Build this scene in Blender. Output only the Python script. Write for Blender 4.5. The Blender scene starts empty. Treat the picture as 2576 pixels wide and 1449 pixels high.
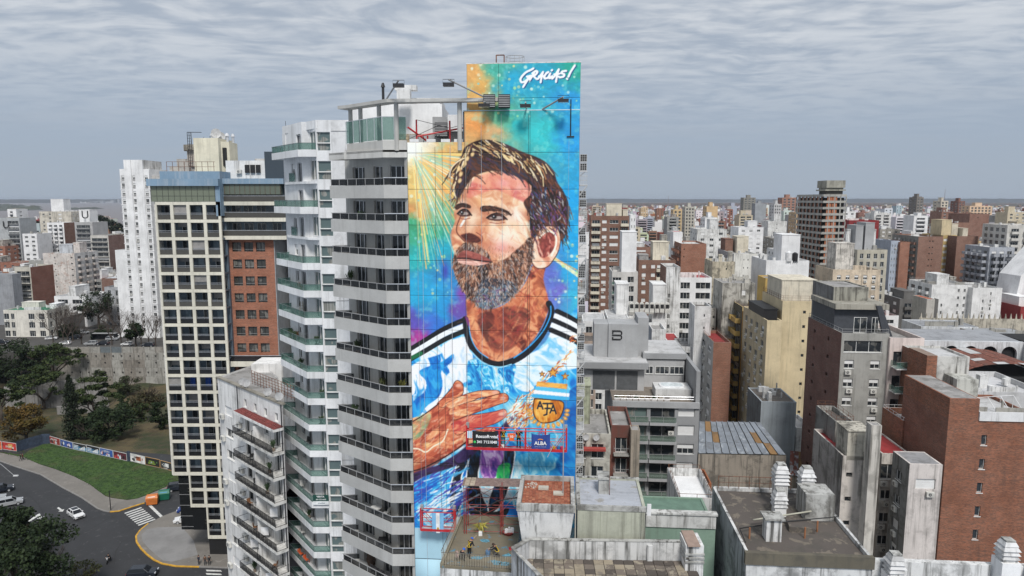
import bpy,math,random
import numpy as np
from mathutils import Vector,Matrix
R = math.radians
random.seed(7)
RND = random.Random(11)
SC = bpy.context.scene
COL = SC.collection
# ------------------------------------------------------------------ camera, sky, sun, exposure
CAMZ = 60.0
PITCH = R(7.4)
cam_d = bpy.data.cameras.new("camera")
cam = bpy.data.objects.new("camera",cam_d)
COL.objects.link(cam)
cam.location = (0,0,CAMZ)
cam.rotation_euler = (R(90) - PITCH,0,0)
cam_d.sensor_width = 36.0
cam_d.lens = 24.0
cam_d.clip_start = 0.5
cam_d.clip_end = 60000.0
SC.camera = cam
SUN_EL,SUN_AZ = R(51),R(170)          # azimuth measured from +Y clockwise: behind the camera, a little to the right
SC.view_settings.view_transform = 'Standard'
SC.view_settings.look = 'None'
SC.view_settings.gamma = 1.0
SC.view_settings.use_curve_mapping = False
SC.view_settings.exposure = -0.12
world = bpy.data.worlds.new("World")
SC.world = world
world.use_nodes = True
def NN(nt,kind,ins=None,**props):
 n = nt.nodes.new(kind)
 for k,v in props.items():
  setattr(n,k,v)
 for k,v in (ins or {}).items():
  s = n.inputs[k]
  if isinstance(v,bpy.types.NodeSocket):
   nt.links.new(v,s)
  else:
   s.default_value = v
 return n
def mth(nt,op,a,b=None,clamp=False,c=None):
 ins = {0: a}
 if b is not None:
  ins[1] = b
 if c is not None:
  ins[2] = c
 return NN(nt,'ShaderNodeMath',ins,operation=op,use_clamp=clamp).outputs[0]
def ramp(nt,x,a,b,va=0.0,vb=1.0,smooth=True):
 n = NN(nt,'ShaderNodeMapRange',{'Value': x,'From Min': a,'From Max': b,'To Min': va,'To Max': vb})
 n.interpolation_type = 'SMOOTHSTEP' if smooth else 'LINEAR'
 return n.outputs['Result']
def mixc(nt,f,a,b,mode='MIX'):
 n = nt.nodes.new('ShaderNodeMix')
 n.data_type = 'RGBA'
 n.blend_type = mode
 n.clamp_factor = True
 for i,v in ((0,f),(6,a),(7,b)):
  s = n.inputs[i]
  if isinstance(v,bpy.types.NodeSocket):
   nt.links.new(v,s)
  elif i == 0:
   s.default_value = v
  else:
   s.default_value = (*v[:3],1.0)
 return n.outputs[2]
def noise(nt,vec,scale,detail=4.0,rough=0.55,dist=0.0,out=0):
 n = NN(nt,'ShaderNodeTexNoise',{'Scale': scale,'Detail': detail,'Roughness': rough,'Distortion': dist})
 nt.links.new(vec,n.inputs['Vector'])
 return n.outputs[out]
def vscale(nt,vec,s):
 return NN(nt,'ShaderNodeVectorMath',{0: vec,1: s},operation='MULTIPLY').outputs[0]
def vadd(nt,a,b):
 return NN(nt,'ShaderNodeVectorMath',{0: a,1: b},operation='ADD').outputs[0]
def build_world():
 nt = world.node_tree
 nt.nodes.clear()
 out = nt.nodes.new('ShaderNodeOutputWorld')
 bg = NN(nt,'ShaderNodeBackground',{'Strength': 0.1})
 sky = nt.nodes.new('ShaderNodeTexSky')
 sky.sky_type = 'NISHITA'
 sky.sun_disc = False
 sky.sun_elevation = SUN_EL
 sky.sun_rotation = SUN_AZ
 sky.air_density = 1.0
 sky.dust_density = 1.5
 tc = nt.nodes.new('ShaderNodeTexCoord')
 sep = NN(nt,'ShaderNodeSeparateXYZ',{0: tc.outputs['Generated']})
 z = mth(nt,'MAXIMUM',sep.outputs[2],0.0)
 zz = mth(nt,'ADD',z,0.05)
 px = mth(nt,'DIVIDE',sep.outputs[0],zz)
 py = mth(nt,'DIVIDE',sep.outputs[1],zz)
 pv = NN(nt,'ShaderNodeCombineXYZ',{0: px,1: py,2: 0.0}).outputs[0]
 warp = noise(nt,pv,0.6,3.0,out=1)
 pw = vadd(nt,pv,vscale(nt,warp,(0.9,0.9,0.0)))
 # billow rows of the altocumulus deck: cells drawn out across the view
 big = noise(nt,vscale(nt,pw,(0.5,0.6,1.0)),1.0,3.0,0.5)
 cells = noise(nt,vscale(nt,pw,(3.0,4.6,1.0)),1.0,5.0,0.5,0.3)
 fine = noise(nt,vscale(nt,pw,(7.0,11.0,1.0)),1.0,3.0,0.55)
 t = mth(nt,'ADD',mth(nt,'MULTIPLY',cells,0.62),mth(nt,'MULTIPLY',fine,0.28))
 t = mth(nt,'ADD',t,mth(nt,'MULTIPLY',big,0.40))
 cl = ramp(nt,t,0.49,0.80)
 dark,lite = (4.3,4.95,5.9),(7.4,7.75,8.2)
 deck = mixc(nt,cl,dark,lite)
 # thin gaps with blue showing
 gap = ramp(nt,noise(nt,vscale(nt,pw,(0.5,1.2,1.0)),1.0,4.0),0.66,0.74)
 gap = mth(nt,'MULTIPLY',gap,ramp(nt,cells,0.56,0.44))
 deck = mixc(nt,mth(nt,'MULTIPLY',gap,0.35),deck,(3.2,4.6,6.4))
 low = mixc(nt,ramp(nt,z,0.0,0.10),(4.1,4.8,5.75),(3.9,4.7,5.85))
 # long faint streaks where the deck thins to the horizon
 st = ramp(nt,noise(nt,vscale(nt,pw,(0.18,1.1,1.0)),1.0,4.0),0.45,0.7)
 low = mixc(nt,mth(nt,'MULTIPLY',st,0.22),low,(4.3,4.8,5.6))
 col = mixc(nt,ramp(nt,z,0.05,0.26),low,deck)
 col = mixc(nt,0.06,col,sky.outputs[0])
 nt.links.new(col,bg.inputs['Color'])
 nt.links.new(bg.outputs[0],out.inputs['Surface'])
build_world()
sun_d = bpy.data.lights.new("sun",'SUN')
sun = bpy.data.objects.new("sun",sun_d)
COL.objects.link(sun)
sun_d.energy = 3.4
sun_d.angle = R(12)
sun_d.color = (1.0,0.97,0.93)
sdir = Vector((math.sin(SUN_AZ) * math.cos(SUN_EL),math.cos(SUN_AZ) * math.cos(SUN_EL),math.sin(SUN_EL)))
sun.rotation_euler = sdir.to_track_quat('Z','Y').to_euler()
SC.render.engine = 'CYCLES'
SC.cycles.max_bounces = 6
SC.cycles.diffuse_bounces = 2
SC.cycles.glossy_bounces = 3
SC.cycles.transmission_bounces = 4
SC.cycles.transparent_max_bounces = 12
SC.cycles.volume_bounces = 0
SC.cycles.use_denoising = True
SC.cycles.sample_clamp_indirect = 4.0
# ------------------------------------------------------------------ measuring: a sighting at a known distance gives a place in the world
FP,CP,SP = 1717.3,math.cos(PITCH),math.sin(PITCH)
def ray(u,v):
 r,t = (u - 1288) / FP,(724.5 - v) / FP
 return r,CP + t * SP,-SP + t * CP
def W(u,v,Y):
 a,b,c = ray(u,v)
 k = Y / b
 return Vector((a * k,Y,CAMZ + c * k))
def G(u,v,z=0.0):
 a,b,c = ray(u,v)
 k = (z - CAMZ) / c
 return Vector((a * k,b * k,z))
def ZV(v,Y):
 return W(1288,v,Y).z
def XU(u,Y,z):
 return (u - 1288) / FP * (Y * CP - (z - CAMZ) * SP)
# ------------------------------------------------------------------ materials (all procedural)
MATS = {}
def newmat(key):
 m = bpy.data.materials.new(key)
 m.use_nodes = True
 nt = m.node_tree
 nt.nodes.clear()
 out = nt.nodes.new('ShaderNodeOutputMaterial')
 b = nt.nodes.new('ShaderNodeBsdfPrincipled')
 nt.links.new(b.outputs[0],out.inputs['Surface'])
 return m,nt,b,out
def objvec(nt,rnd=True):
 tc = nt.nodes.new('ShaderNodeTexCoord')
 v = tc.outputs['Object']
 if rnd:
  oi = nt.nodes.new('ShaderNodeObjectInfo')
  r = mth(nt,'MULTIPLY',oi.outputs['Random'],91.0)
  v = vadd(nt,v,NN(nt,'ShaderNodeCombineXYZ',{0: r,1: r,2: r}).outputs[0])
 return v
def plaster(col,dirt=0.35,streak=0.35,dark=(0.07,0.065,0.055),rough=0.88,patch=0.0,pcol=(0.3,0.29,0.27),joints=0.0):
 """Painted render with mottling, rain streaks, grime blotches and (patch) places where the paint has come off."""
 key = ('plaster',tuple(col),dirt,streak,dark,patch,pcol,joints)
 if key in MATS:
  return MATS[key]
 m,nt,b,out = newmat('plaster')
 v = objvec(nt)
 base = mixc(nt,ramp(nt,noise(nt,v,0.22,5.0),0.3,0.7),[c * 0.86 for c in col],[min(1,c * 1.08) for c in col])
 fine = noise(nt,v,5.0,6.0,0.6)
 base = mixc(nt,mth(nt,'MULTIPLY',ramp(nt,fine,0.35,0.75),0.16),base,[c * 0.6 for c in col])
 if patch > 0:
  p1 = noise(nt,v,0.9,8.0,0.65,0.4)
  base = mixc(nt,ramp(nt,p1,0.62 - 0.22 * patch,0.66 - 0.2 * patch),base,pcol)
 if streak > 0:
  s = noise(nt,vscale(nt,v,(2.4,2.4,0.10)),1.0,6.0,0.65)
  s2 = noise(nt,vscale(nt,v,(0.35,0.35,0.12)),1.0,4.0,0.6)
  f = mth(nt,'MULTIPLY',ramp(nt,s,0.46,0.66),ramp(nt,s2,0.38,0.56))
  base = mixc(nt,mth(nt,'MULTIPLY',f,min(1.0,streak * 1.5)),base,dark)
 if dirt > 0:
  d = noise(nt,v,0.5,9.0,0.68,0.25)
  base = mixc(nt,mth(nt,'MULTIPLY',ramp(nt,d,0.47,0.64),dirt),base,dark)
 nt.links.new(base,b.inputs['Base Color'])
 b.inputs['Roughness'].default_value = rough
 bp = NN(nt,'ShaderNodeBump',{'Strength': 0.35,'Distance': 0.02,'Height': fine})
 nt.links.new(bp.outputs[0],b.inputs['Normal'])
 MATS[key] = m
 return m
def brickm(col=(0.30,0.12,0.07),var=0.35,dirt=0.2,mortar=(0.30,0.26,0.22),w=0.26,h=0.075):
 key = ('brick',tuple(col),var,dirt,w,h,mortar)
 if key in MATS:
  return MATS[key]
 m,nt,b,out = newmat('brickwork')
 v = objvec(nt,False)
 s = NN(nt,'ShaderNodeSeparateXYZ',{0: v})
 bv = NN(nt,'ShaderNodeCombineXYZ',{0: mth(nt,'ADD',s.outputs[0],s.outputs[1]),1: s.outputs[2],2: 0.0}).outputs[0]
 br = NN(nt,'ShaderNodeTexBrick',{'Vector': bv,'Color1': (*[c * (1 - var * 1.2) for c in col],1),'Color2': (*[min(1,c * (1 + var)) for c in col],1),'Mortar': (*mortar,1),
         'Scale': 1.0,'Brick Width': w,'Row Height': h,'Mortar Size': 0.008,'Mortar Smooth': 0.3,'Bias': 0.0})
 base = br.outputs['Color']
 n1 = noise(nt,v,0.35,6.0,0.6)
 base = mixc(nt,ramp(nt,n1,0.35,0.7),base,mixc(nt,0.5,base,[c * 0.6 for c in col]))
 s2 = noise(nt,vscale(nt,v,(0.5,0.5,4.0)),1.0,7.0,0.75)
 base = mixc(nt,mth(nt,'MULTIPLY',ramp(nt,s2,0.48,0.7),0.5),base,[min(1,c * 1.8 + 0.03) for c in col])
 d = noise(nt,vscale(nt,v,(1.2,1.2,0.2)),1.0,7.0,0.65)
 base = mixc(nt,mth(nt,'MULTIPLY',ramp(nt,d,0.52,0.72),dirt),base,(0.05,0.045,0.04))
 nt.links.new(base,b.inputs['Base Color'])
 b.inputs['Roughness'].default_value = 0.9
 bp = NN(nt,'ShaderNodeBump',{'Strength': 0.3,'Distance': 0.01,'Height': br.outputs['Fac']})
 bp.invert = True
 nt.links.new(bp.outputs[0],b.inputs['Normal'])
 MATS[key] = m
 return m
def simple(col,rough=0.6,metal=0.0,spec=0.5,mott=0.15,scale=1.5,key=None):
 key = ('simple',tuple(col),rough,metal,spec,mott,scale)
 if key in MATS:
  return MATS[key]
 m,nt,b,out = newmat('paint')
 v = objvec(nt)
 n = noise(nt,v,scale,5.0,0.6)
 base = mixc(nt,ramp(nt,n,0.3,0.7),[c * (1 - mott) for c in col],[min(1,c * (1 + mott)) for c in col])
 nt.links.new(base,b.inputs['Base Color'])
 b.inputs['Roughness'].default_value = rough
 b.inputs['Metallic'].default_value = metal
 b.inputs['Specular IOR Level'].default_value = spec
 MATS[key] = m
 return m
def tinted(col,alpha=0.5,rough=0.05):
 """Balcony glass: a tint laid over what lies behind, with a clean reflection."""
 key = ('tint',tuple(col),alpha)
 if key in MATS:
  return MATS[key]
 m,nt,b,out = newmat('glass')
 v = objvec(nt)
 n = noise(nt,v,0.8,3.0)
 base = mixc(nt,n,[c * 0.8 for c in col],col)
 nt.links.new(base,b.inputs['Base Color'])
 b.inputs['Roughness'].default_value = rough
 tr = NN(nt,'ShaderNodeBsdfTransparent',{'Color': (*[min(1,0.55 + c) for c in col],1)})
 mx = NN(nt,'ShaderNodeMixShader',{0: 1 - alpha,1: b.outputs[0],2: tr.outputs[0]})
 nt.links.new(mx.outputs[0],out.inputs['Surface'])
 MATS[key] = m
 return m
def darkglass(col=(0.025,0.03,0.035),rough=0.08,curtain=0.35):
 """Window glass: dark room behind, here and there a pale curtain."""
 key = ('dglass',tuple(col),curtain)
 if key in MATS:
  return MATS[key]
 m,nt,b,out = newmat('window_glass')
 oi = nt.nodes.new('ShaderNodeObjectInfo')
 v = objvec(nt)
 w = noise(nt,vscale(nt,v,(9.0,9.0,0.2)),1.0,2.0)
 cur = mixc(nt,ramp(nt,w,0.35,0.65),(0.16,0.15,0.13),(0.34,0.33,0.30))
 s = noise(nt,vscale(nt,v,(0.8,0.8,0.8)),1.0,1.0)
 f = mth(nt,'MULTIPLY',ramp(nt,s,0.56,0.60),curtain)
 base = mixc(nt,f,col,cur)
 nt.links.new(base,b.inputs['Base Color'])
 b.inputs['Roughness'].default_value = rough
 b.inputs['Specular IOR Level'].default_value = 0.5
 MATS[key] = m
 return m
def vcolm(rough=0.85,dirt=0.18,name='painted'):
 key = ('vcol',rough,dirt,name)
 if key in MATS:
  return MATS[key]
 m,nt,b,out = newmat(name)
 a = NN(nt,'ShaderNodeAttribute',attribute_name='paint')
 v = objvec(nt,False)
 n = noise(nt,v,3.0,6.0,0.6)
 base = mixc(nt,mth(nt,'MULTIPLY',ramp(nt,n,0.45,0.8),dirt),a.outputs['Color'],(0.25,0.24,0.22))
 nt.links.new(base,b.inputs['Base Color'])
 b.inputs['Roughness'].default_value = rough
 MATS[key] = m
 return m
WHITE = plaster((0.78,0.78,0.77),0.22,0.3)
CLEANWHITE = plaster((0.80,0.80,0.80),0.08,0.10)
FRAME = simple((0.72,0.72,0.70),0.5)
GREYFRAME = simple((0.30,0.30,0.30),0.5)
DARKMETAL = simple((0.03,0.03,0.033),0.5,0.3)
RUST = simple((0.16,0.07,0.04),0.8,0.1,mott=0.5,scale=4)
ALU = simple((0.62,0.63,0.65),0.35,0.5)
SHUTTER = simple((0.74,0.74,0.73),0.6,mott=0.05)
GLASS = darkglass()
ROOFC = plaster((0.30,0.29,0.28),0.5,0.0,patch=0.2,pcol=(0.42,0.41,0.40))
ROOFW = plaster((0.50,0.50,0.50),0.35,0.0)
ROOFD = plaster((0.11,0.095,0.085),0.5,0.0,patch=0.25,pcol=(0.2,0.18,0.15))
ACW = simple((0.58,0.57,0.53),0.5,mott=0.2)
BLACK = simple((0.012,0.012,0.013),0.6)
RED = simple((0.48,0.02,0.025),0.45,mott=0.12)
STAINW = plaster((.70,.70,.69),.4,.5)
CONCR = plaster((.36,.35,.32),.4,.4)
SKIN = simple((0.42,0.24,0.16),0.6,mott=0.05)
# ------------------------------------------------------------------ mesh helpers
DATA = {}
class MB:
 def __init__(s):
  s.v,s.f,s.mi = [],[],[]
  s.cur = 0
 def quad(s,a,b,c,d):
  n = len(s.v)
  s.v += [tuple(a),tuple(b),tuple(c),tuple(d)]
  s.f.append((n,n + 1,n + 2,n + 3))
  s.mi.append(s.cur)
  return s
 def poly(s,pts):
  n = len(s.v)
  s.v += [tuple(p) for p in pts]
  s.f.append(tuple(range(n,n + len(pts))))
  s.mi.append(s.cur)
  return s
 def box(s,x0,x1,y0,y1,z0,z1):
  return s.prism([(x0,y0),(x1,y0),(x1,y1),(x0,y1)],z0,z1)
 def prism(s,pts,z0,z1,top=None):
  """Upright prism over a plan outline given counter-clockwise; TOP = another outline for the upper face."""
  a = sum(pts[i][0] * pts[(i + 1) % len(pts)][1] - pts[(i + 1) % len(pts)][0] * pts[i][1] for i in range(len(pts)))
  if a < 0:
   pts = pts[::-1]
   top = top[::-1] if top else None
  t = top or pts
  n,k = len(s.v),len(pts)
  s.v += [(p[0],p[1],z0) for p in pts] + [(p[0],p[1],z1) for p in t]
  s.f.append(tuple(range(n + k - 1,n - 1,-1)))
  s.f.append(tuple(range(n + k,n + 2 * k)))
  for i in range(k):
   j = (i + 1) % k
   s.f.append((n + i,n + j,n + k + j,n + k + i))
  s.mi += [s.cur] * (k + 2)
  return s
 def cyl(s,x,y,z0,z1,r,r1=None,n=10):
  r1 = r if r1 is None else r1
  o = [(math.cos(2 * math.pi * i / n),math.sin(2 * math.pi * i / n)) for i in range(n)]
  return s.prism([(x + r * a,y + r * b) for a,b in o],z0,z1,[(x + r1 * a,y + r1 * b) for a,b in o])
 def tube(s,pts,r,n=6):
  pts = [Vector(p) for p in pts]
  rings = []
  for i,p in enumerate(pts):
   d = (pts[min(i + 1,len(pts) - 1)] - pts[max(i - 1,0)]).normalized()
   a = d.orthogonal().normalized() if abs(d.z) > 0.9 else d.cross(Vector((0,0,1))).normalized()
   bb = d.cross(a)
   rr = r[i] if isinstance(r,(list,tuple)) else r
   k = len(s.v)
   s.v += [tuple(p + (a * math.cos(2 * math.pi * j / n) + bb * math.sin(2 * math.pi * j / n)) * rr) for j in range(n)]
   rings.append(k)
  for i in range(len(rings) - 1):
   for j in range(n):
    q = (j + 1) % n
    s.f.append((rings[i] + j,rings[i] + q,rings[i + 1] + q,rings[i + 1] + j))
    s.mi.append(s.cur)
  s.f.append(tuple(rings[0] + j for j in range(n)))
  s.f.append(tuple(rings[-1] + j for j in range(n - 1,-1,-1)))
  s.mi += [s.cur] * 2
  return s
 def mesh(s,name,mats):
  me = bpy.data.meshes.new(name)
  me.from_pydata(s.v,[],s.f)
  for m in (mats if isinstance(mats,(list,tuple)) else [mats]):
   me.materials.append(m)
  if any(s.mi):
   me.polygons.foreach_set('material_index',s.mi)
  me.update()
  return me
 def build(s,name,mats,parent=None,**kw):
  return put(name,s.mesh(name,mats),parent,**kw)
def put(name,me,parent=None,loc=None,rz=None,**props):
 o = bpy.data.objects.new(name,me)
 COL.objects.link(o)
 if parent is not None:
  o.parent = parent
 if loc is not None:
  o.location = loc
 if rz is not None:
  o.rotation_euler = (0,0,rz)
 for k,v in props.items():
  o[k] = v
 return o
def thing(name,label,cat,loc=(0,0,0),rz=0.0,group=None):
 o = put(name,None,None,loc,rz)
 o['label'] = label
 o['category'] = cat
 if group:
  o['group'] = group
 return o
def tag(o,label,cat,group=None):
 o['label'] = label
 o['category'] = cat
 if group:
  o['group'] = group
 return o
def copy_tree(o,parent=None):
 c = o.copy()
 COL.objects.link(c)
 c.parent = parent
 for ch in list(o.children):
  copy_tree(ch,c)
 return c
def cached(key,fn):
 if key not in DATA:
  DATA[key] = fn()
 return DATA[key]
def holes(mb,w,h,rects,fr,reveal=0.25):
 """A wall sheet w x h with real openings. FR maps (x, z, depth) to a point; openings get reveals."""
 xs = sorted({0.0,w} | {round(c,3) for r in rects for c in (r[0],r[1])})
 zs = sorted({0.0,h} | {round(c,3) for r in rects for c in (r[2],r[3])})
 xs = [x for x in xs if -1e-6 <= x <= w + 1e-6]
 zs = [z for z in zs if -1e-6 <= z <= h + 1e-6]
 R_ = [(round(a,3),round(b,3),round(c,3),round(d,3)) for a,b,c,d in rects]
 for j in range(len(zs) - 1):
  z0,z1 = zs[j],zs[j + 1]
  zc = (z0 + z1) / 2
  act = [r for r in R_ if r[2] < zc < r[3]]
  run = None
  for i in range(len(xs) - 1):
   xc = (xs[i] + xs[i + 1]) / 2
   if any(r[0] < xc < r[1] for r in act):
    if run is not None:
     mb.quad(fr(run,z0,0),fr(xs[i],z0,0),fr(xs[i],z1,0),fr(run,z1,0))
     run = None
   elif run is None:
    run = xs[i]
  if run is not None:
   mb.quad(fr(run,z0,0),fr(xs[-1],z0,0),fr(xs[-1],z1,0),fr(run,z1,0))
 for a,b,c,d in R_:
  e = reveal
  mb.quad(fr(a,c,0),fr(a,c,e),fr(a,d,e),fr(a,d,0))
  mb.quad(fr(b,c,0),fr(b,d,0),fr(b,d,e),fr(b,c,e))
  mb.quad(fr(a,c,0),fr(b,c,0),fr(b,c,e),fr(a,c,e))
  mb.quad(fr(a,d,0),fr(a,d,e),fr(b,d,e),fr(b,d,0))
 return mb
# ------------------------------------------------------------------ the painted wall: brush work laid out on the wall, stored as colour per point
MS = 3.0                       # one canvas cell = 3 sighting units
MX0,MY0,MX1,MY1 = 30,-500,1430,3500
CW,CH = int((MX1 - MX0) / MS),int((MY1 - MY0) / MS)
class Canvas:
 def __init__(s):
  s.rs = np.random.RandomState(5)
  yy,xx = np.mgrid[0:CH,0:CW]
  s.X = (xx * MS + MX0).astype(np.float32)
  s.Y = (yy * MS + MY0).astype(np.float32)
  s.C = np.zeros((CH,CW,3),np.float32)
  s.tab = s.rs.rand(256,256).astype(np.float32)
 def vn(s,x,y):
  xi,yi = np.floor(x).astype(int),np.floor(y).astype(int)
  fx,fy = x - xi,y - yi
  fx,fy = fx * fx * (3 - 2 * fx),fy * fy * (3 - 2 * fy)
  t = s.tab
  a,b = t[yi & 255,xi & 255],t[yi & 255,(xi + 1) & 255]
  c,d = t[(yi + 1) & 255,xi & 255],t[(yi + 1) & 255,(xi + 1) & 255]
  return (a * (1 - fx) + b * fx) * (1 - fy) + (c * (1 - fx) + d * fx) * fy
 def fbm(s,x,y,o=4):
  r,a,t = 0,1.0,0
  for i in range(o):
   r = r + s.vn(x * 2 ** i + 17 * i,y * 2 ** i + 31 * i) * a
   t += a
   a *= 0.55
  return r / t
 def swirl(s,X,Y,sc,ang=0.0,stretch=2.0,warp=1.2,seed=0):
  ca,sa = math.cos(ang),math.sin(ang)
  x,y = (X * ca + Y * sa) / (sc * stretch) + seed * 7.3,(-X * sa + Y * ca) / sc + seed * 3.1
  wx,wy = s.fbm(x * .7 + 5,y * .7,3),s.fbm(x * .7,y * .7 + 9,3)
  n = s.fbm(x + wx * warp * 3,y + wy * warp * 3,4)
  return np.clip((n - 0.28) / 0.44,0,1)
 @staticmethod
 def ramp(n,cols):
  k = len(cols) - 1
  c = np.array(cols,np.float32)
  f = np.clip(n * k,0,k - 1e-4)
  i = f.astype(int)
  t = (f - i)[...,None]
  return c[i] * (1 - t) + c[i + 1] * t
 @staticmethod
 def smooth(pts,n=6,closed=True):
  P = [np.array(p,float) for p in pts]
  out,k = [],len(P)
  rng = range(k) if closed else range(k - 1)
  for i in rng:
   if closed:
    a,b,c,d = P[i - 1],P[i],P[(i + 1) % k],P[(i + 2) % k]
   else:
    a,b,c,d = P[max(i - 1,0)],P[i],P[i + 1],P[min(i + 2,k - 1)]
   for j in range(n):
    t = j / n
    out.append(0.5 * (2 * b + (c - a) * t + (2 * a - 5 * b + 4 * c - d) * t * t + (3 * b - a - 3 * c + d) * t ** 3))
  if not closed:
   out.append(P[-1])
  return np.array(out)
 def win(s,x0,y0,x1,y1):
  a,b = max(0,int((x0 - MX0) / MS) - 1),min(CW,int((x1 - MX0) / MS) + 2)
  c,d = max(0,int((y0 - MY0) / MS) - 1),min(CH,int((y1 - MY0) / MS) + 2)
  return (slice(c,d),slice(a,b)) if a < b and c < d else None
 def mask(s,pts,smooth=True,soft=1):
  P = s.smooth(pts) if smooth else np.array(pts,float)
  w = s.win(P[:,0].min() - 12 * soft,P[:,1].min() - 12 * soft,P[:,0].max() + 12 * soft,P[:,1].max() + 12 * soft)
  if w is None:
   return None,None
  X,Y = s.X[w],s.Y[w]
  m = np.zeros(X.shape,bool)
  for i in range(len(P)):
   (xa,ya),(xb,yb) = P[i - 1],P[i]
   if ya == yb:
    continue
   m ^= ((ya > Y) != (yb > Y)) & (X < (xb - xa) * (Y - ya) / (yb - ya) + xa)
  m = m.astype(np.float32)
  for _ in range(soft):
   q = np.pad(m,1,mode='edge')
   m = (q[:-2,1:-1] + q[2:,1:-1] + q[1:-1,:-2] + q[1:-1,2:] + 2 * m) / 6
  return w,m
 def put(s,w,m,c):
  c = np.asarray(c,np.float32)
  s.C[w] = s.C[w] * (1 - m[...,None]) + c * m[...,None]
 def fill(s,pts,cols,sc=60,ang=0.0,stretch=2.0,warp=1.2,alpha=1.0,soft=1,smooth=True,seed=0):
  w,m = s.mask(pts,smooth,soft)
  if w is None:
   return
  if len(cols) == 1:
   s.put(w,m * alpha,cols[0])
  else:
   s.put(w,m * alpha,s.ramp(s.swirl(s.X[w],s.Y[w],sc,ang,stretch,warp,seed),cols))
 def blob(s,x,y,rx,ry,col,alpha=1.0,ang=0.0,p=2.0):
  r = max(rx,ry) * 2
  w = s.win(x - r,y - r,x + r,y + r)
  if w is None:
   return
  X,Y = s.X[w] - x,s.Y[w] - y
  ca,sa = math.cos(ang),math.sin(ang)
  d = ((X * ca + Y * sa) / rx) ** 2 + ((-X * sa + Y * ca) / ry) ** 2
  s.put(w,np.exp(-d ** (p / 2) * 1.2) * alpha,col)
 def line(s,pts,width,col,alpha=1.0,taper=False,smooth=True):
  P = s.smooth(pts,5,False) if smooth and len(pts) > 2 else np.array(pts,float)
  k = len(P)
  for i in range(k - 1):
   a,b = P[i],P[i + 1]
   t = (i + 0.5) / (k - 1)
   wd = width * (math.sin(math.pi * min(1,t * 0.9 + 0.1)) if taper else 1.0) + 0.1
   r = wd + 3
   w = s.win(min(a[0],b[0]) - r,min(a[1],b[1]) - r,max(a[0],b[0]) + r,max(a[1],b[1]) + r)
   if w is None:
    continue
   X,Y = s.X[w],s.Y[w]
   dx,dy = b - a
   L = dx * dx + dy * dy + 1e-6
   q = np.clip(((X - a[0]) * dx + (Y - a[1]) * dy) / L,0,1)
   d = np.hypot(X - a[0] - q * dx,Y - a[1] - q * dy)
   s.put(w,np.clip((wd / 2 + MS * 0.6 - d) / (MS * 0.8),0,1) * alpha,col)
 def strokes(s,pts,n,length,ang,cols,width=5,jitter=0.4,alpha=0.8,curve=0.3):
  P = s.smooth(pts)
  x0,y0,x1,y1 = P[:,0].min(),P[:,1].min(),P[:,0].max(),P[:,1].max()
  w,m = s.mask(pts)
  if w is None:
   return
  done = 0
  while done < n:
   x,y = s.rs.uniform(x0,x1),s.rs.uniform(y0,y1)
   i,j = int((y - MY0) / MS) - w[0].start,int((x - MX0) / MS) - w[1].start
   done += 0.25
   if not (0 <= i < m.shape[0] and 0 <= j < m.shape[1]) or m[i,j] < 0.6:
    continue
   done += 0.75
   a = (ang(x,y) if callable(ang) else ang) + s.rs.normal() * jitter
   L = length * s.rs.uniform(0.5,1.3)
   a2 = a + s.rs.normal() * curve
   p1 = (x + math.cos(a) * L / 2,y + math.sin(a) * L / 2)
   p2 = (p1[0] + math.cos(a2) * L / 2,p1[1] + math.sin(a2) * L / 2)
   s.line([(x,y),p1,p2],width * s.rs.uniform(0.6,1.3),cols[s.rs.randint(len(cols))],alpha,True,False)
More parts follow.
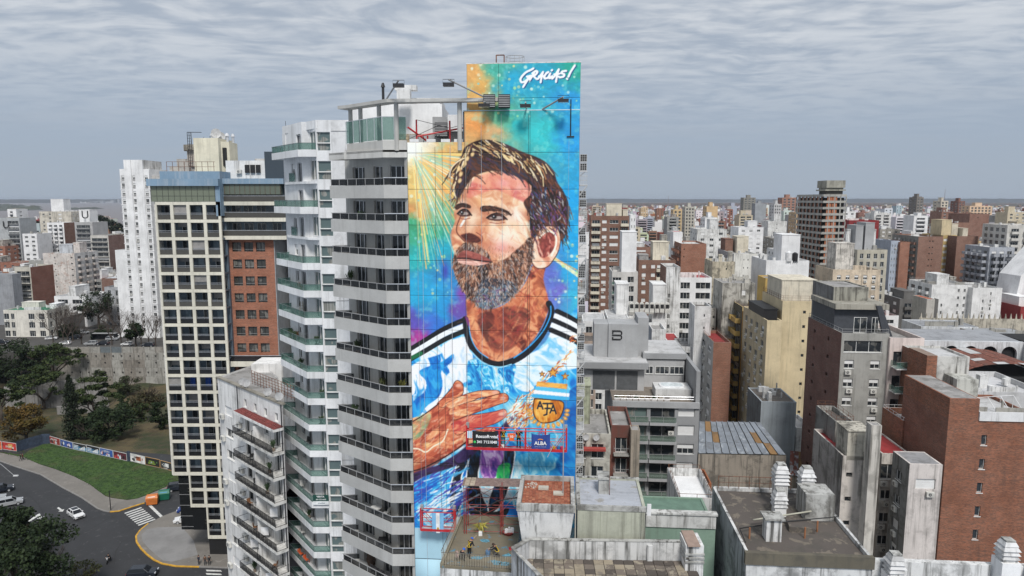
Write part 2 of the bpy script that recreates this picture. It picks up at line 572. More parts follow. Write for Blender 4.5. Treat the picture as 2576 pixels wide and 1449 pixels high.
def paint_mural():
 c = Canvas()
 ctl = [(560,-400,222,168,100),(650,-250,214,165,92),(560,-120,226,175,110),(760,-420,70,168,150),(860,-300,32,158,196),(1080,-350,28,155,190),(1380,-430,30,160,140),
  (1300,-200,38,148,205),(600,20,226,152,84),(700,60,214,170,120),(770,-60,84,172,140),(900,10,40,172,176),(1100,60,52,186,188),(1340,100,34,150,210),
  (1330,600,28,158,214),(1350,900,28,160,214),(80,150,238,236,226),(200,330,236,204,132),(350,300,228,176,104),(350,470,224,166,100),(110,520,232,196,120),
  (110,680,208,150,92),(100,780,58,158,112),(250,830,38,164,130),(330,640,120,172,130),(150,1000,38,170,172),(350,950,42,164,186),(120,1300,40,164,204),
  (250,1300,44,160,208),(350,1150,50,130,190),(330,1420,40,150,205),(480,1420,110,80,165),(120,1560,92,84,176),(110,1680,172,60,142),(290,1560,54,116,200),
  (1160,1150,96,110,190),(1340,1150,46,165,212),(1230,1300,112,108,190),(1350,1330,56,176,206),(100,2750,70,66,160),(300,2950,60,110,200),(250,3120,52,120,176),
  (600,3100,66,150,190),(800,3060,96,184,214),(1000,2950,110,190,214),(1250,2800,36,132,200),(1300,2600,30,120,196),(1000,2650,130,196,222)]
 acc = np.zeros_like(c.C)
 ws = np.zeros(c.X.shape,np.float32)
 wx = c.X + (c.fbm(c.X / 90,c.Y / 90,4) - 0.5) * 160
 wy = c.Y + (c.fbm(c.X / 90 + 40,c.Y / 90 + 9,4) - 0.5) * 160
 for x,y,r,g,b in ctl:
  k = 1.0 / ((wx - x) ** 2 + (wy - y) ** 2 + 900) ** 1.6
  acc += k[...,None] * np.array((r,g,b),np.float32)
  ws += k
 c.C[:] = acc / ws[...,None]
 n = c.swirl(c.X,c.Y,34,0.3,1.6,1.5)
 c.C *= (0.94 + 0.12 * n)[...,None]
 t = np.clip((c.fbm(c.X / 40 + 3,c.Y / 46,5) - 0.58) * 6,0,1) * 0.35
 c.C[:] = c.C * (1 - t[...,None]) + np.array((150,220,205)) * t[...,None]
 # light fanning out from the upper left
 rs = c.rs
 for i in range(150):
  a = rs.uniform(0.02,1.5)
  L = rs.uniform(250,980) * (0.55 + 0.45 * math.sin(a))
  s0 = rs.uniform(30,200)
  col = [(255,250,225),(250,225,140),(245,190,110),(120,200,190),(240,170,90)][rs.randint(5)]
  c.line([(95 + math.cos(a) * s0,215 + math.sin(a) * s0),(95 + math.cos(a) * L,215 + math.sin(a) * L)],rs.uniform(2,9),col,rs.uniform(0.35,0.8),True,False)
 c.blob(100,190,120,90,(252,248,236),0.9)
 c.line([(1120,980),(1220,1050),(1400,1180)],26,(236,232,190),0.8)
 c.line([(1150,1010),(1250,1060),(1400,1140)],10,(240,170,90),0.6)
 for i in range(150):
  x,y = (rs.uniform(520,1390),rs.uniform(-470,-60)) if i < 80 else (rs.uniform(80,420),rs.uniform(200,1350)) if i < 120 else (rs.uniform(1180,1400),rs.uniform(900,1400))
  r = rs.uniform(5,15)
  col = [(225,240,220),(190,225,150),(130,200,200),(240,220,150)][rs.randint(4)]
  c.blob(x,y,r,r,col,rs.uniform(0.35,0.9),0,6)
 c.blob(350,1130,26,70,(74,40,150),0.6)
 c.blob(470,1300,40,60,(160,50,150),0.55)
 c.blob(230,1500,60,40,(70,120,210),0.6)
 # ---- shirt
 shirt = [(60,1830),(200,1740),(340,1640),(500,1560),(560,1540),(700,1700),(900,1800),(1100,1700),(1180,1560),(1230,1440),(1300,1470),(1430,1530),(1430,3060),(900,3120),(60,3160)]
 BL = [(24,110,190),(36,150,215),(70,180,225),(150,212,234),(238,242,246)]
 c.fill(shirt,BL,120,0.9,1.8,1.6,soft=2)
 c.fill([(60,1900),(330,1760),(460,1640),(560,1700),(620,1900),(560,2000),(430,2010),(380,2180),(250,2260),(60,2330)],[(20,105,190),(40,150,215),(235,240,246),(246,248,250)],100,1.3,2.2,1.8,soft=3,seed=2)
 c.fill([(330,1700),(500,1640),(560,1760),(540,1950),(480,2000),(400,2050),(330,1980),(400,1880),(340,1800)],[(190,215,235),(240,244,248),(250,250,252)],60,1.4,2.5,soft=4,seed=3)
 c.fill([(150,1900),(320,1830),(410,1770),(400,1830),(320,1900),(330,2000),(300,2100),(200,2180),(110,2300),(95,2150),(190,2060),(200,1980)],[(16,96,180),(30,140,210),(60,170,222)],50,1.4,2,soft=2,seed=4)
 c.fill([(880,1830),(1100,1720),(1210,1640),(1360,1700),(1390,1860),(1250,1900),(1100,1950),(1000,2060),(890,2020),(880,1900)],[(130,200,232),(225,238,246),(244,247,250)],70,0.5,2,soft=4,seed=5)
 c.fill([(530,1820),(700,1830),(880,1840),(880,1950),(830,2080),(640,2060),(530,2100),(520,2000)],[(20,90,160),(36,140,205),(80,190,225),(210,235,245)],44,1.1,2.2,2.0,soft=2,seed=6)
 c.fill([(1250,2150),(1400,2000),(1430,2200),(1430,3000),(1250,2950),(1150,2700),(1260,2500)],[(14,84,160),(24,120,190),(40,150,210)],80,0.8,2,soft=5,seed=7)
 c.fill([(900,2560),(1150,2520),(1200,2650),(1050,2700),(1000,2850),(880,2950),(880,2700)],[(60,160,205),(150,214,230),(242,248,250)],60,1.2,2,soft=4,seed=8)
 # shoulder stripes
 for p,col in (([(60,1745),(200,1660),(350,1570),(510,1500)],(14,16,22)),([(60,1785),(200,1700),(350,1612),(515,1545)],(236,240,244)),([(60,1822),(200,1742),(350,1655),(500,1590)],(16,24,26))):
  c.line(p,36,col)
 c.line([(60,1815),(160,1765)],30,(20,120,70),0.8)
 for i,col in enumerate(((14,16,22),(238,241,245),(14,16,22),(238,241,245),(14,16,22))):
  c.line([(1215 - i * 12,1440 + i * 36),(1320 - i * 4,1492 + i * 38),(1430,1560 + i * 38)],38,col)
 # three dark bands of the sleeve
 for p in ([(470,2560),(520,2600),(470,2720),(480,2850),(440,3030),(395,3010),(385,2850),(420,2700)],
   [(560,2510),(640,2540),(600,2700),(640,2880),(700,3000),(620,2990),(510,2900),(520,2700)],
   [(800,2500),(880,2510),(860,2700),(800,2900),(700,3000),(690,2900),(760,2700)]):
  c.line(p + [p[0]],18,(240,246,248))
  c.fill(p,[(10,10,14),(14,20,30),(20,70,110)],40,1.4,2,seed=9)
 c.fill([(520,2960),(720,2990),(840,2960),(800,3040),(690,3070),(580,3040)],[(10,10,14),(20,24,30)],40,soft=1)
 c.fill([(640,2500),(800,2500),(770,2660),(690,2760),(620,2680)],[(70,50,130),(150,90,170),(214,190,224)],40,1.2,2,soft=3,seed=10)
 c.fill([(760,2640),(850,2620),(830,2760),(750,2780)],[(20,120,90),(60,200,90)],30,1.2,2,soft=3)
 # water-like brush work under the shirt on the left
 for i in range(170):
  x,y = rs.uniform(80,480),rs.uniform(2640,3070)
  L = rs.uniform(40,150)
  a = -0.55 + rs.normal() * 0.15
  col = [(240,246,250),(90,180,225),(40,110,200),(80,60,160),(30,80,170)][rs.randint(5)]
  c.line([(x,y),(x + L * math.cos(a),y + L * math.sin(a))],rs.uniform(4,16),col,0.7,True,False)
 # ---- neck, collar
 neck = [(515,1330),(640,1420),(800,1390),(960,1230),(1030,1080),(1120,1090),(1110,1200),(1150,1370),(1130,1480),(1060,1620),(960,1740),(860,1800),(740,1830),(640,1780),(560,1680),(530,1560)]
 SK = [(92,40,32),(150,72,52),(196,112,78),(224,160,118),(240,204,168)]
 c.fill(neck,SK[:4],70,0.8,2.2,1.6,seed=11)
 c.fill([(600,1480),(760,1420),(900,1400),(1010,1450),(960,1620),(860,1730),(740,1760),(660,1660)],[(58,26,26),(110,46,40),(160,76,56)],60,0.7,2,alpha=0.75,soft=8,seed=12)
 c.blob(560,1500,26,110,(232,170,120),0.7)
 c.blob(1080,1350,46,150,(226,150,100),0.7)
 c.strokes(neck,160,80,lambda x,y: 2.2,[(206,120,80),(120,50,40),(236,176,130),(170,60,60)],14,0.4,0.28)
 coll = [(505,1500),(520,1620),(570,1740),(660,1820),(760,1850),(880,1820),(1000,1740),(1110,1600),(1170,1450),(1150,1380)]
 c.line(coll,46,(16,18,26))
 c.line([(530,1520),(548,1640),(600,1740),(680,1800)],6,(90,180,235))
 c.line([(1165,1400),(1160,1480),(1100,1600),(990,1720),(880,1800)],8,(50,160,225))
 c.line([(540,1740),(640,1835),(760,1872),(860,1850)],9,(150,214,240))
 c.fill([(500,1480),(530,1560),(530,1500)],[(120,40,110)])
 # ---- face: a generic bearded man looking up to the left
 face = [(470,560),(500,470),(570,400),(680,360),(790,352),(900,385),(1010,440),(1040,560),(1020,700),(1040,860),(1040,1000),(1000,1120),(960,1220),(880,1320),(780,1390),(660,1425),(560,1370),
   (480,1270),(430,1170),(408,1080),(424,1010),(404,940),(388,860),(404,800),(424,740),(418,670)]
 c.fill(face,[(196,124,92),(222,166,128),(238,200,164),(248,226,200)],110,0.9,1.6,1.4,seed=13)
 c.fill([(560,430),(680,372),(800,366),(930,410),(1005,470),(1000,600),(880,560),(740,500),(600,540),(520,560)],[(190,76,78),(214,110,100),(232,156,130)],70,0.4,2,alpha=0.7,soft=9,seed=14)
 c.blob(800,450,60,36,(236,176,176),0.6)
 c.blob(930,480,46,40,(238,186,176),0.6)
 c.blob(620,600,60,50,(232,178,120),0.5)
 c.blob(900,700,60,60,(250,240,226),0.85)
 c.blob(820,850,80,50,(248,232,214),0.8)
 c.blob(950,800,40,60,(244,222,200),0.7)
 c.blob(780,950,90,60,(222,150,146),0.75)
 c.blob(700,900,40,80,(196,120,92),0.5)
 c.blob(900,1000,60,80,(206,132,112),0.6)
 c.blob(480,620,40,40,(250,238,226),0.8)
 c.blob(560,730,50,100,(244,226,200),0.75,0.2)
 c.blob(600,820,22,60,(206,136,96),0.7)
 c.strokes(face,260,50,lambda x,y: 1.0 + (x - 700) / 600,[(240,208,178),(206,128,100),(250,236,220),(190,96,80),(226,150,130)],9,0.7,0.2)
 # nose
 c.line([(470,700),(440,780),(440,830),(470,870),(500,900)],7,(96,44,36),0.8)
 c.fill([(470,850),(540,835),(600,860),(625,895),(590,912),(520,905),(500,890)],[(60,26,24),(120,60,46)],30,soft=2)
 c.line([(590,830),(635,865),(630,905),(600,918)],8,(150,84,62),0.8)
 c.line([(470,780),(500,730),(520,700)],16,(252,246,238),0.7)
 # eyes and brows
 c.blob(745,690,110,60,(150,84,66),0.5)
 c.blob(490,668,60,46,(140,80,64),0.5)
 for (x,y,sx) in ((492,684,0.8),(740,716,1.15)):
  c.fill([(x - 60 * sx,y + 4),(x - 20 * sx,y - 28),(x + 30 * sx,y - 28),(x + 68 * sx,y + 12),(x + 20 * sx,y + 24),(x - 30 * sx,y + 20)],[(70,36,30)],soft=2)
  c.fill([(x - 44 * sx,y + 4),(x - 10 * sx,y - 11),(x + 28 * sx,y - 11),(x + 46 * sx,y + 6),(x + 10 * sx,y + 13)],[(176,160,152)],soft=1)
  c.blob(x - 12,y - 6,18 * sx,17,(26,18,16),1.0,0,6)
  c.blob(x - 16,y - 11,5,5,(240,244,250),1.0,0,4)
  c.line([(x - 62 * sx,y + 2),(x - 20 * sx,y - 28),(x + 34 * sx,y - 28),(x + 76 * sx,y + 14)],9,(22,14,14))
  c.line([(x - 40 * sx,y + 36),(x + 10 * sx,y + 44),(x + 60 * sx,y + 36)],6,(150,80,66),0.7)
 c.fill([(424,636),(450,608),(500,604),(545,622),(540,646),(480,636),(440,656)],[(30,18,16),(70,40,30)],20)
 c.fill([(620,640),(660,622),(760,636),(840,668),(862,706),(800,672),(700,664),(640,672)],[(26,16,14),(84,50,36)],20)
 c.strokes([(620,640),(700,622),(860,700),(700,672)],60,30,0.2,[(40,24,20),(110,66,46)],4)
 # ear
 ear = [(1040,880),(1090,800),(1160,780),(1215,800),(1240,870),(1225,970),(1180,1050),(1130,1100),(1060,1106),(1020,1060),(1016,980)]
 c.fill(ear,[(206,130,104),(232,186,156),(248,226,204)],50,1.2,2,seed=15)
 c.line(ear + [ear[0]],6,(80,40,34),0.8)
 c.fill([(1060,900),(1130,830),(1190,850),(1190,950),(1130,1020),(1080,1010)],[(90,36,34),(170,84,74),(232,190,168)],36,1.3,2,soft=2,seed=16)
 c.line([(1080,870),(1140,820),(1200,850),(1205,930),(1170,1010)],12,(250,236,220))
 # beard
 beard = [(424,985),(470,930),(520,905),(600,920),(680,990),(720,1060),(820,1030),(880,980),(940,930),(1000,870),(1030,900),(1020,1050),(960,1200),(880,1320),(780,1385),(660,1425),(560,1370),(480,1270),(430,1170),(406,1080)]
 c.fill(beard,[(34,24,22),(84,52,40),(140,92,70),(196,150,120)],30,1.4,2.5,1.6,seed=17,soft=3)
 c.fill([(640,1200),(760,1190),(900,1230),(880,1320),(780,1385),(660,1425),(580,1370)],[(36,44,60),(60,84,110),(110,150,170),(96,66,120)],50,0.4,2,alpha=0.8,soft=5,seed=18)
 fl = lambda x,y: 1.57 - (x - 640) / 620 * 0.9
 c.strokes(beard,1900,24,fl,[(30,22,22),(64,44,38),(160,116,92),(222,198,178),(106,76,62),(130,130,138),(176,170,166)],4,0.35,0.75)
 c.strokes([(600,930),(720,1000),(760,1060),(900,960),(1000,860),(960,900),(820,940),(700,930)],160,22,fl,[(206,140,116),(150,100,84),(236,196,170)],4,0.4,0.5)
 # jaw light and cheek shade
 c.blob(980,1060,30,110,(226,168,140),0.35)
 c.blob(560,980,60,16,(60,36,30),0.4)
 # lips
 c.fill([(440,1020),(490,972),(560,980),(640,1010),(710,1056),(600,1050),(520,1036),(450,1034)],[(120,60,54),(186,108,96)],30,0.2,2)
 c.fill([(450,1038),(560,1044),(690,1062),(620,1084),(520,1080),(460,1064)],[(196,130,116),(236,196,180)],30,0.2,2)
 c.line([(440,1030),(520,1030),(620,1050),(712,1060)],8,(40,20,20))
 # hair
 hair = [(376,380),(410,310),(470,250),(496,180),(560,135),(650,112),(760,128),(860,165),(940,205),(1050,245),(1130,290),(1190,360),(1215,440),(1262,510),(1300,600),(1308,700),(1284,830),(1250,900),
   (1236,850),(1200,785),(1110,790),(1050,850),(1020,880),(1004,800),(1000,700),(955,600),(1005,540),(1008,460),(900,400),(780,358),(680,358),(570,400),(505,480),(470,545),(440,560),(425,500),(412,440),(425,380),(400,370)]
 c.fill(hair,[(20,14,14),(52,30,24),(96,56,40),(60,50,60)],40,0.6,3,1.2,seed=19)
 def hang(x,y):
  return 0.25 + (x - 450) / 900 * 1.15 if x > 560 else 1.9
 c.strokes(hair,800,90,hang,[(18,12,12),(84,50,36),(120,72,50),(52,30,26),(44,52,72),(70,50,80)],8,0.14,0.7)
 top = [(430,330),(496,200),(560,140),(660,116),(780,134),(940,210),(1080,270),(1150,330),(1080,340),(980,330),(900,290),(800,230),(640,190),(520,240),(440,420)]
 c.strokes(top,240,120,hang,[(244,222,170),(226,190,130),(180,130,84),(250,238,206),(40,26,22),(60,36,28)],9,0.10,0.9)
 c.strokes([(1000,540),(1100,480),(1240,520),(1290,680),(1250,840),(1100,780),(1010,820)],200,40,1.2,[(60,90,130),(110,70,130),(150,80,66),(190,190,190),(30,20,24),(30,20,24)],7,0.3,0.75)
 for (x,y) in ((455,340),(470,380),(462,430),(520,260),(560,225),(500,300)):
  c.blob(x,y,15,22,(238,206,150),0.95,0.4,5)
 c.line([(378,400),(400,330),(450,280),(500,255)],9,(232,212,176))
 c.line([(430,560),(416,500),(430,440)],7,(232,212,176))
 # ---- hand laid on the chest (drawn after the shirt)
 y8 = 1352.4
 def H8(pts):
  return [(x,y + y8) for x,y in pts]
 palm = H8([(60,960),(180,890),(300,800),(370,780),(480,740),(560,900),(560,1000),(510,1090),(470,1140),(400,1180),(330,1230),(200,1280),(100,1330),(50,1340)])
 c.fill(H8([(60,1230),(240,1290),(420,1200),(560,1100),(760,1040),(860,960),(880,880),(700,1060),(500,1250),(200,1360),(60,1420)]),[(30,22,50),(60,40,90),(24,16,24)],60,-0.4,2,soft=5)
 HS = [(150,64,46),(196,104,74),(226,156,112),(240,196,150)]
 c.fill(palm,HS,80,-0.6,2.4,1.6,seed=20)
 c.fill(H8([(60,970),(180,880),(240,900),(180,1030),(110,1080),(60,1060)]),[(80,180,140),(130,200,150),(226,180,130)],50,-0.6,2,alpha=0.6,soft=8)
 c.fill(H8([(60,1180),(200,1240),(330,1190),(300,1260),(150,1320),(60,1340)]),[(110,44,34),(160,80,54)],50,-0.3,2,alpha=0.8,soft=6)
 fingers = [([(290,800),(350,740),(400,680),(425,635),(450,625),(482,650),(488,700),(470,740),(400,780),(330,830)],(452,660)),
   ([(360,800),(480,740),(600,706),(700,698),(760,704),(764,724),(700,742),(600,760),(500,810),(400,840)],(735,712)),
   ([(380,850),(500,800),(620,770),(740,735),(800,722),(834,744),(826,782),(760,806),(640,850),(520,890),(420,920)],(795,760)),
   ([(400,960),(520,900),(640,880),(740,862),(800,846),(822,864),(816,900),(740,950),(640,980),(540,1000),(440,1040)],(785,880)),
   ([(500,1040),(600,1010),(680,986),(730,990),(736,1010),(700,1040),(600,1090),(500,1110)],(706,1002))]
 for k,(f,(nx,ny)) in enumerate(fingers):
  c.line(H8(f + [f[0]]),9,(70,26,24),0.9)
  c.fill(H8(f),HS if k != 3 else [(176,60,60),(210,100,84),(232,160,124)],44,-0.3,3,1.2,seed=21 + k)
  c.blob(nx,ny + y8,26,15,(232,176,152),0.95,-0.15,5)
 c.strokes(palm,200,60,-0.5,[(244,214,170),(170,84,60),(232,170,120),(206,110,90),(250,236,214)],13,0.3,0.26)
 c.line(H8([(70,1150),(140,1150),(200,1175),(260,1130),(330,1090),(370,1000)]),9,(250,232,206),0.9)
 c.blob(210,1120 + y8,30,26,(244,216,150),0.8)
 c.line(H8([(60,960),(180,890),(300,800)]),8,(70,28,26))
 c.line(H8([(60,1330),(200,1290),(400,1180),(520,1090)]),9,(50,20,20))
 # ---- sparks off the fingertips and the gilt crest
 c.blob(900,850 + y8,130,60,(250,240,214),0.75,-0.5)
 fire = H8([(820,900),(900,780),(1040,660),(1180,520),(1280,420),(1310,290),(1330,330),(1290,460),(1200,560),(1060,700),(1030,860),(1000,960),(860,1000)])
 c.strokes(fire,520,46,-0.75,[(250,244,220),(240,190,110),(226,120,40),(180,70,30),(252,250,240)],8,0.35,0.8)
 shield = H8([(1040,760),(1150,770),(1260,790),(1250,880),(1210,930),(1100,950),(1040,900),(1030,830)])
 c.fill(shield,[(176,96,30),(214,140,50),(240,196,104)],36,1.5,3,seed=30)
 c.line(shield + [shield[0]],7,(60,34,20))
 c.fill(H8([(1060,630),(1296,650),(1290,690),(1050,665)]),[(200,120,40),(236,180,90)],30,0.1,3,smooth=False)
 for i,col in enumerate(((90,190,226),(244,246,248),(70,175,220))):
  y = 668 + i * 28
  c.fill(H8([(1050 - 12 * i,y),(1312,y + 26),(1306,y + 54),(1040 - 12 * i,y + 28)]),[col],smooth=False)
 rs2 = [(1060,830,1085,780,1110,835)]
 blk = (12,30,48)
 for L in ([(1062,838),(1082,786),(1104,842)],[(1070,820),(1098,822)],[(1106,800),(1180,800)],[(1140,800),(1134,884),(1112,890)],[(1122,838),(1160,838)],[(1160,872),(1184,812),(1206,878)],[(1168,854),(1198,856)]):
  c.line(H8(L),11,blk,1.0,False,False)
 for a in range(13):
  t = a / 12
  th = math.pi * (1.02 - 1.04 * t)
  x,y = 1146 + 146 * math.cos(th),862 + 112 * math.sin(th)
  c.blob(x,y + y8,22,15,(226,150,60),1.0,th,5)
  c.blob(x,y + y8,9,6,(246,206,120),1.0,th,4)
 for (x,y,r) in ((1098,572,22),(1182,562,40),(1276,590,30)):
  st = [(x + (r if k % 2 == 0 else r * .42) * math.sin(k * math.pi / 5),y - (r if k % 2 == 0 else r * .42) * math.cos(k * math.pi / 5)) for k in range(10)]
  c.fill(H8(st),[(222,160,70)],smooth=False)
  c.line(H8(st + [st[0]]),4,(110,66,30),0.9,False,False)
 # plain pale base below the painting
 w = c.win(MX0,3118,MX1,MY1)
 c.C[w] = np.array((168,202,216)) * (0.97 + 0.06 * c.fbm(c.X[w] / 80,c.Y[w] / 80,3))[...,None]
 # soften the figure: paint is blended, not scratched
 w = c.win(380,100,1320,1850)
 q = c.C[w]
 b_ = np.pad(q,((1,1),(1,1),(0,0)),mode='edge')
 b_ = (b_[:-2,1:-1] + b_[2:,1:-1] + b_[1:-1,:-2] + b_[1:-1,2:] + 2 * q) / 6
 c.C[w] = q * .35 + b_ * .65
 # ---- lettering: GRACIAS!  (brushed capitals with a dark blue drop shade)
 def L3(zx,zy):                      # measured on the wall's upper right corner
  return ((1288 + zx / 4 - 1006.3) / .3255,(125.8 + zy / 4 - 314.5) / .3255)
 G_ = [[(215,185),(190,200),(140,225),(100,265),(85,300),(100,325),(140,310),(170,275)],[(150,268),(190,258)],[(185,262),(150,310),(112,372)],
  [(222,232),(180,300)],[(205,235),(240,212),(255,222),(235,250),(205,262)],[(215,262),(240,285)],
  [(312,222),(265,285),(245,290)],[(312,222),(300,260),(288,325)],[(270,265),(318,262)],
  [(365,222),(345,235),(325,268),(330,285),(360,280),(380,262)],[(385,235),(368,275),(385,283),(405,262)],[(398,205),(404,202)],
  [(470,195),(430,260),(405,288)],[(470,195),(455,250),(442,320)],[(425,245),(480,238)],
  [(545,210),(510,215),(498,232),(525,245),(520,265),(485,275),(470,268)],
  [(632,155),(590,220),(568,268)],[(552,288),(556,292)]]
 for dx,col,wd in ((7,(14,60,120),15),(0,(246,248,250),14)):
  for g in G_:
   c.line([L3(x + dx * 1.3,y + dx) for x,y in g],wd,col,1.0,False,len(g) > 2)
 m = c.C.mean(2,keepdims=True)
 return np.clip(((c.C - m) * 1.06 + m) * 1.03 / 255.0,0,.97)
def to_lin(a):
 return np.where(a <= 0.04045,a / 12.92,((a + 0.055) / 1.055) ** 2.4)
MURAL = to_lin(paint_mural()).astype(np.float32)
def mural_colour(P):
 """P: world points (n,3) on the wall -> linear colour, bilinear from the canvas."""
 x,y,z = P[:,0],P[:,1],P[:,2] - CAMZ
 d = y * CP - z * SP
 u,v = 1288 + FP * x / d,724.5 - FP * (y * SP + z * CP) / d
 cx = np.clip(((u - 1006.3) / .3255 - MX0) / MS,0,CW - 1.001)
 cy = np.clip(((v - 314.5) / .3255 - MY0) / MS,0,CH - 1.001)
 i,j = cy.astype(int),cx.astype(int)
 fy,fx = (cy - i)[:,None],(cx - j)[:,None]
 return (MURAL[i,j] * (1 - fx) + MURAL[i,j + 1] * fx) * (1 - fy) + (MURAL[i + 1,j] * (1 - fx) + MURAL[i + 1,j + 1] * fx) * fy
def grid_panel(name,xs,zs,y,mw,mat,parent,colour):
 """A painted panel as a fine grid with colour per point, 2 cm thick."""
 nx,nz = len(xs),len(zs)
 gx,gz = np.meshgrid(xs,zs)
 L = np.stack([gx.ravel(),np.full(gx.size,y),gz.ravel()],1)
 M = np.array(mw)
 Pw = L @ M[:3,:3].T + M[:3,3]
 cols = colour(Pw)
 e = 0.035
 rim = []
 idx = [i for i in range(nx)] + [nx - 1 + nx * j for j in range(1,nz)] + [nx * (nz - 1) + i for i in range(nx - 2,-1,-1)] + [nx * j for j in range(nz - 2,0,-1)]
 k0 = len(L)
 L2 = L[idx].copy()
 L2[:,1] += e
 V = np.vstack([L,L2])
 C2 = np.vstack([cols,cols[idx]])
 q = []
 a = np.arange(nx * nz).reshape(nz,nx)
 F4 = np.stack([a[:-1,:-1].ravel(),a[:-1,1:].ravel(),a[1:,1:].ravel(),a[1:,:-1].ravel()],1)
 n = len(idx)
 S4 = np.array([[idx[(i + 1) % n],idx[i],k0 + i,k0 + (i + 1) % n] for i in range(n)])
 F4 = np.vstack([F4,S4])
 me = bpy.data.meshes.new(name)
 me.vertices.add(len(V))
 me.vertices.foreach_set('co',V.astype(np.float32).ravel())
 me.loops.add(F4.size)
 me.loops.foreach_set('vertex_index',F4.astype(np.int32).ravel())
 me.polygons.add(len(F4))
 me.polygons.foreach_set('loop_start',np.arange(0,F4.size,4,dtype=np.int32))
 me.update(calc_edges=True)
 ca = me.color_attributes.new('paint','FLOAT_COLOR','POINT')
 ca.data.foreach_set('color',np.hstack([C2,np.ones((len(C2),1))]).astype(np.float32).ravel())
 me.materials.append(mat)
 return put(name,me,parent)
# ------------------------------------------------------------------ generic building pieces
FOOT = []
def window_mesh(w,h,kind,e=0.22):
 """Frame, mullion, glass or roller shutter; local x across, y inwards, z up."""
 def make():
  mb = MB()
  t = 0.06
  f = e - 0.03
  if kind == 'l':
   mb.cur = 1
   mb.quad((0,e,0),(w,e,0),(w,e,h),(0,e,h))
   return mb.mesh('window',[FRAME,GLASS])
  if kind == 's':
   mb.cur = 2
   n = max(2,int(h / 0.25))
   for i in range(n):
    mb.box(t,w - t,f - 0.05,f - 0.01,h * i / n + 0.012,h * (i + 1) / n)
  else:
   mb.cur = 1
   mb.quad((0,e,0),(w,e,0),(w,e,h),(0,e,h))
   if kind == 'h':
    mb.cur = 2
    mb.box(t,w - t,f - 0.06,f - 0.02,h * 0.52,h - t)
  mb.cur = 0
  mb.box(0,t,f - 0.03,e - 0.002,0,h).box(w - t,w,f - 0.03,e - 0.002,0,h)
  mb.box(t,w - t,f - 0.03,e - 0.002,0,t).box(t,w - t,f - 0.03,e - 0.002,h - t,h)
  if kind != 's' and w > 0.7:
   k = 2 if w < 2.2 else 3
   for i in range(1,k):
    mb.box(w * i / k - 0.03,w * i / k + 0.03,f - 0.02,e - 0.002,t,h - t)
  if kind != 's':
   mb.box(-0.08,w + 0.08,-0.06,0.02,-0.09,-0.003)
  return mb.mesh('window',[FRAME,GLASS,SHUTTER])
 return cached(('win',round(w,2),round(h,2),kind,e),make)
def ac_mesh():
 def make():
  mb = MB()
  mb.box(0,0.85,-0.36,-0.04,0,0.6)
  mb.box(0.1,0.16,-0.3,0.0,-0.06,-0.005).box(0.7,0.76,-0.3,0.0,-0.06,-0.005)
  mb.cur = 1
  o = [(0.36 + 0.2 * math.cos(i * math.pi / 6),0.3 + 0.2 * math.sin(i * math.pi / 6)) for i in range(12)]
  mb.poly([(x,-0.364,z) for x,z in o])
  mb.cur = 0
  o = [(0.36 + 0.06 * math.cos(i * math.pi / 4),0.3 + 0.06 * math.sin(i * math.pi / 4)) for i in range(8)]
  mb.poly([(x,-0.368,z) for x,z in o])
  return mb.mesh('air_conditioner',[ACW,simple((.12,.12,.12),.6)])
 return cached('ac',make)
def balcony_mesh(w,d,kind,mat,bh=0.95):
 def make():
  mb = MB()
  mb.box(0,w,-d,0.0,-0.16,0)
  if kind == 'B':
   mb.box(0,w,-d,-d + 0.1,0.003,bh)
   mb.box(0,0.1,-d + 0.103,0,0.003,bh).box(w - 0.1,w,-d + 0.103,0,0.003,bh)
  elif kind == 'G':
   mb.cur = 2
   mb.quad((0,-d,0.05),(w,-d,0.05),(w,-d,bh),(0,-d,bh))
   mb.quad((0,0,0.05),(0,-d,0.05),(0,-d,bh),(0,0,bh))
   mb.quad((w,-d,0.05),(w,0,0.05),(w,0,bh),(w,-d,bh))
   mb.cur = 1
   mb.box(0,w,-d - 0.02,-d + 0.03,bh,bh + 0.05)
  else:
   mb.cur = 1
   n = max(3,int(w / 0.3))
   for i in range(n + 1):
    x = w * i / n
    mb.box(x - 0.012,x + 0.012,-d + 0.01,-d + 0.035,0.003,bh)
   mb.box(-0.02,w + 0.02,-d,-d + 0.045,bh,bh + 0.05)
   mb.box(0,0.03,-d + 0.05,0,bh,bh + 0.05).box(w - 0.03,w,-d + 0.05,0,bh,bh + 0.05)
  return mb.mesh('balcony',[mat,GREYFRAME,tinted((0.10,0.2,0.17),0.55)])
 return cached(('bal',round(w,2),round(d,2),kind,mat.name,bh),make)
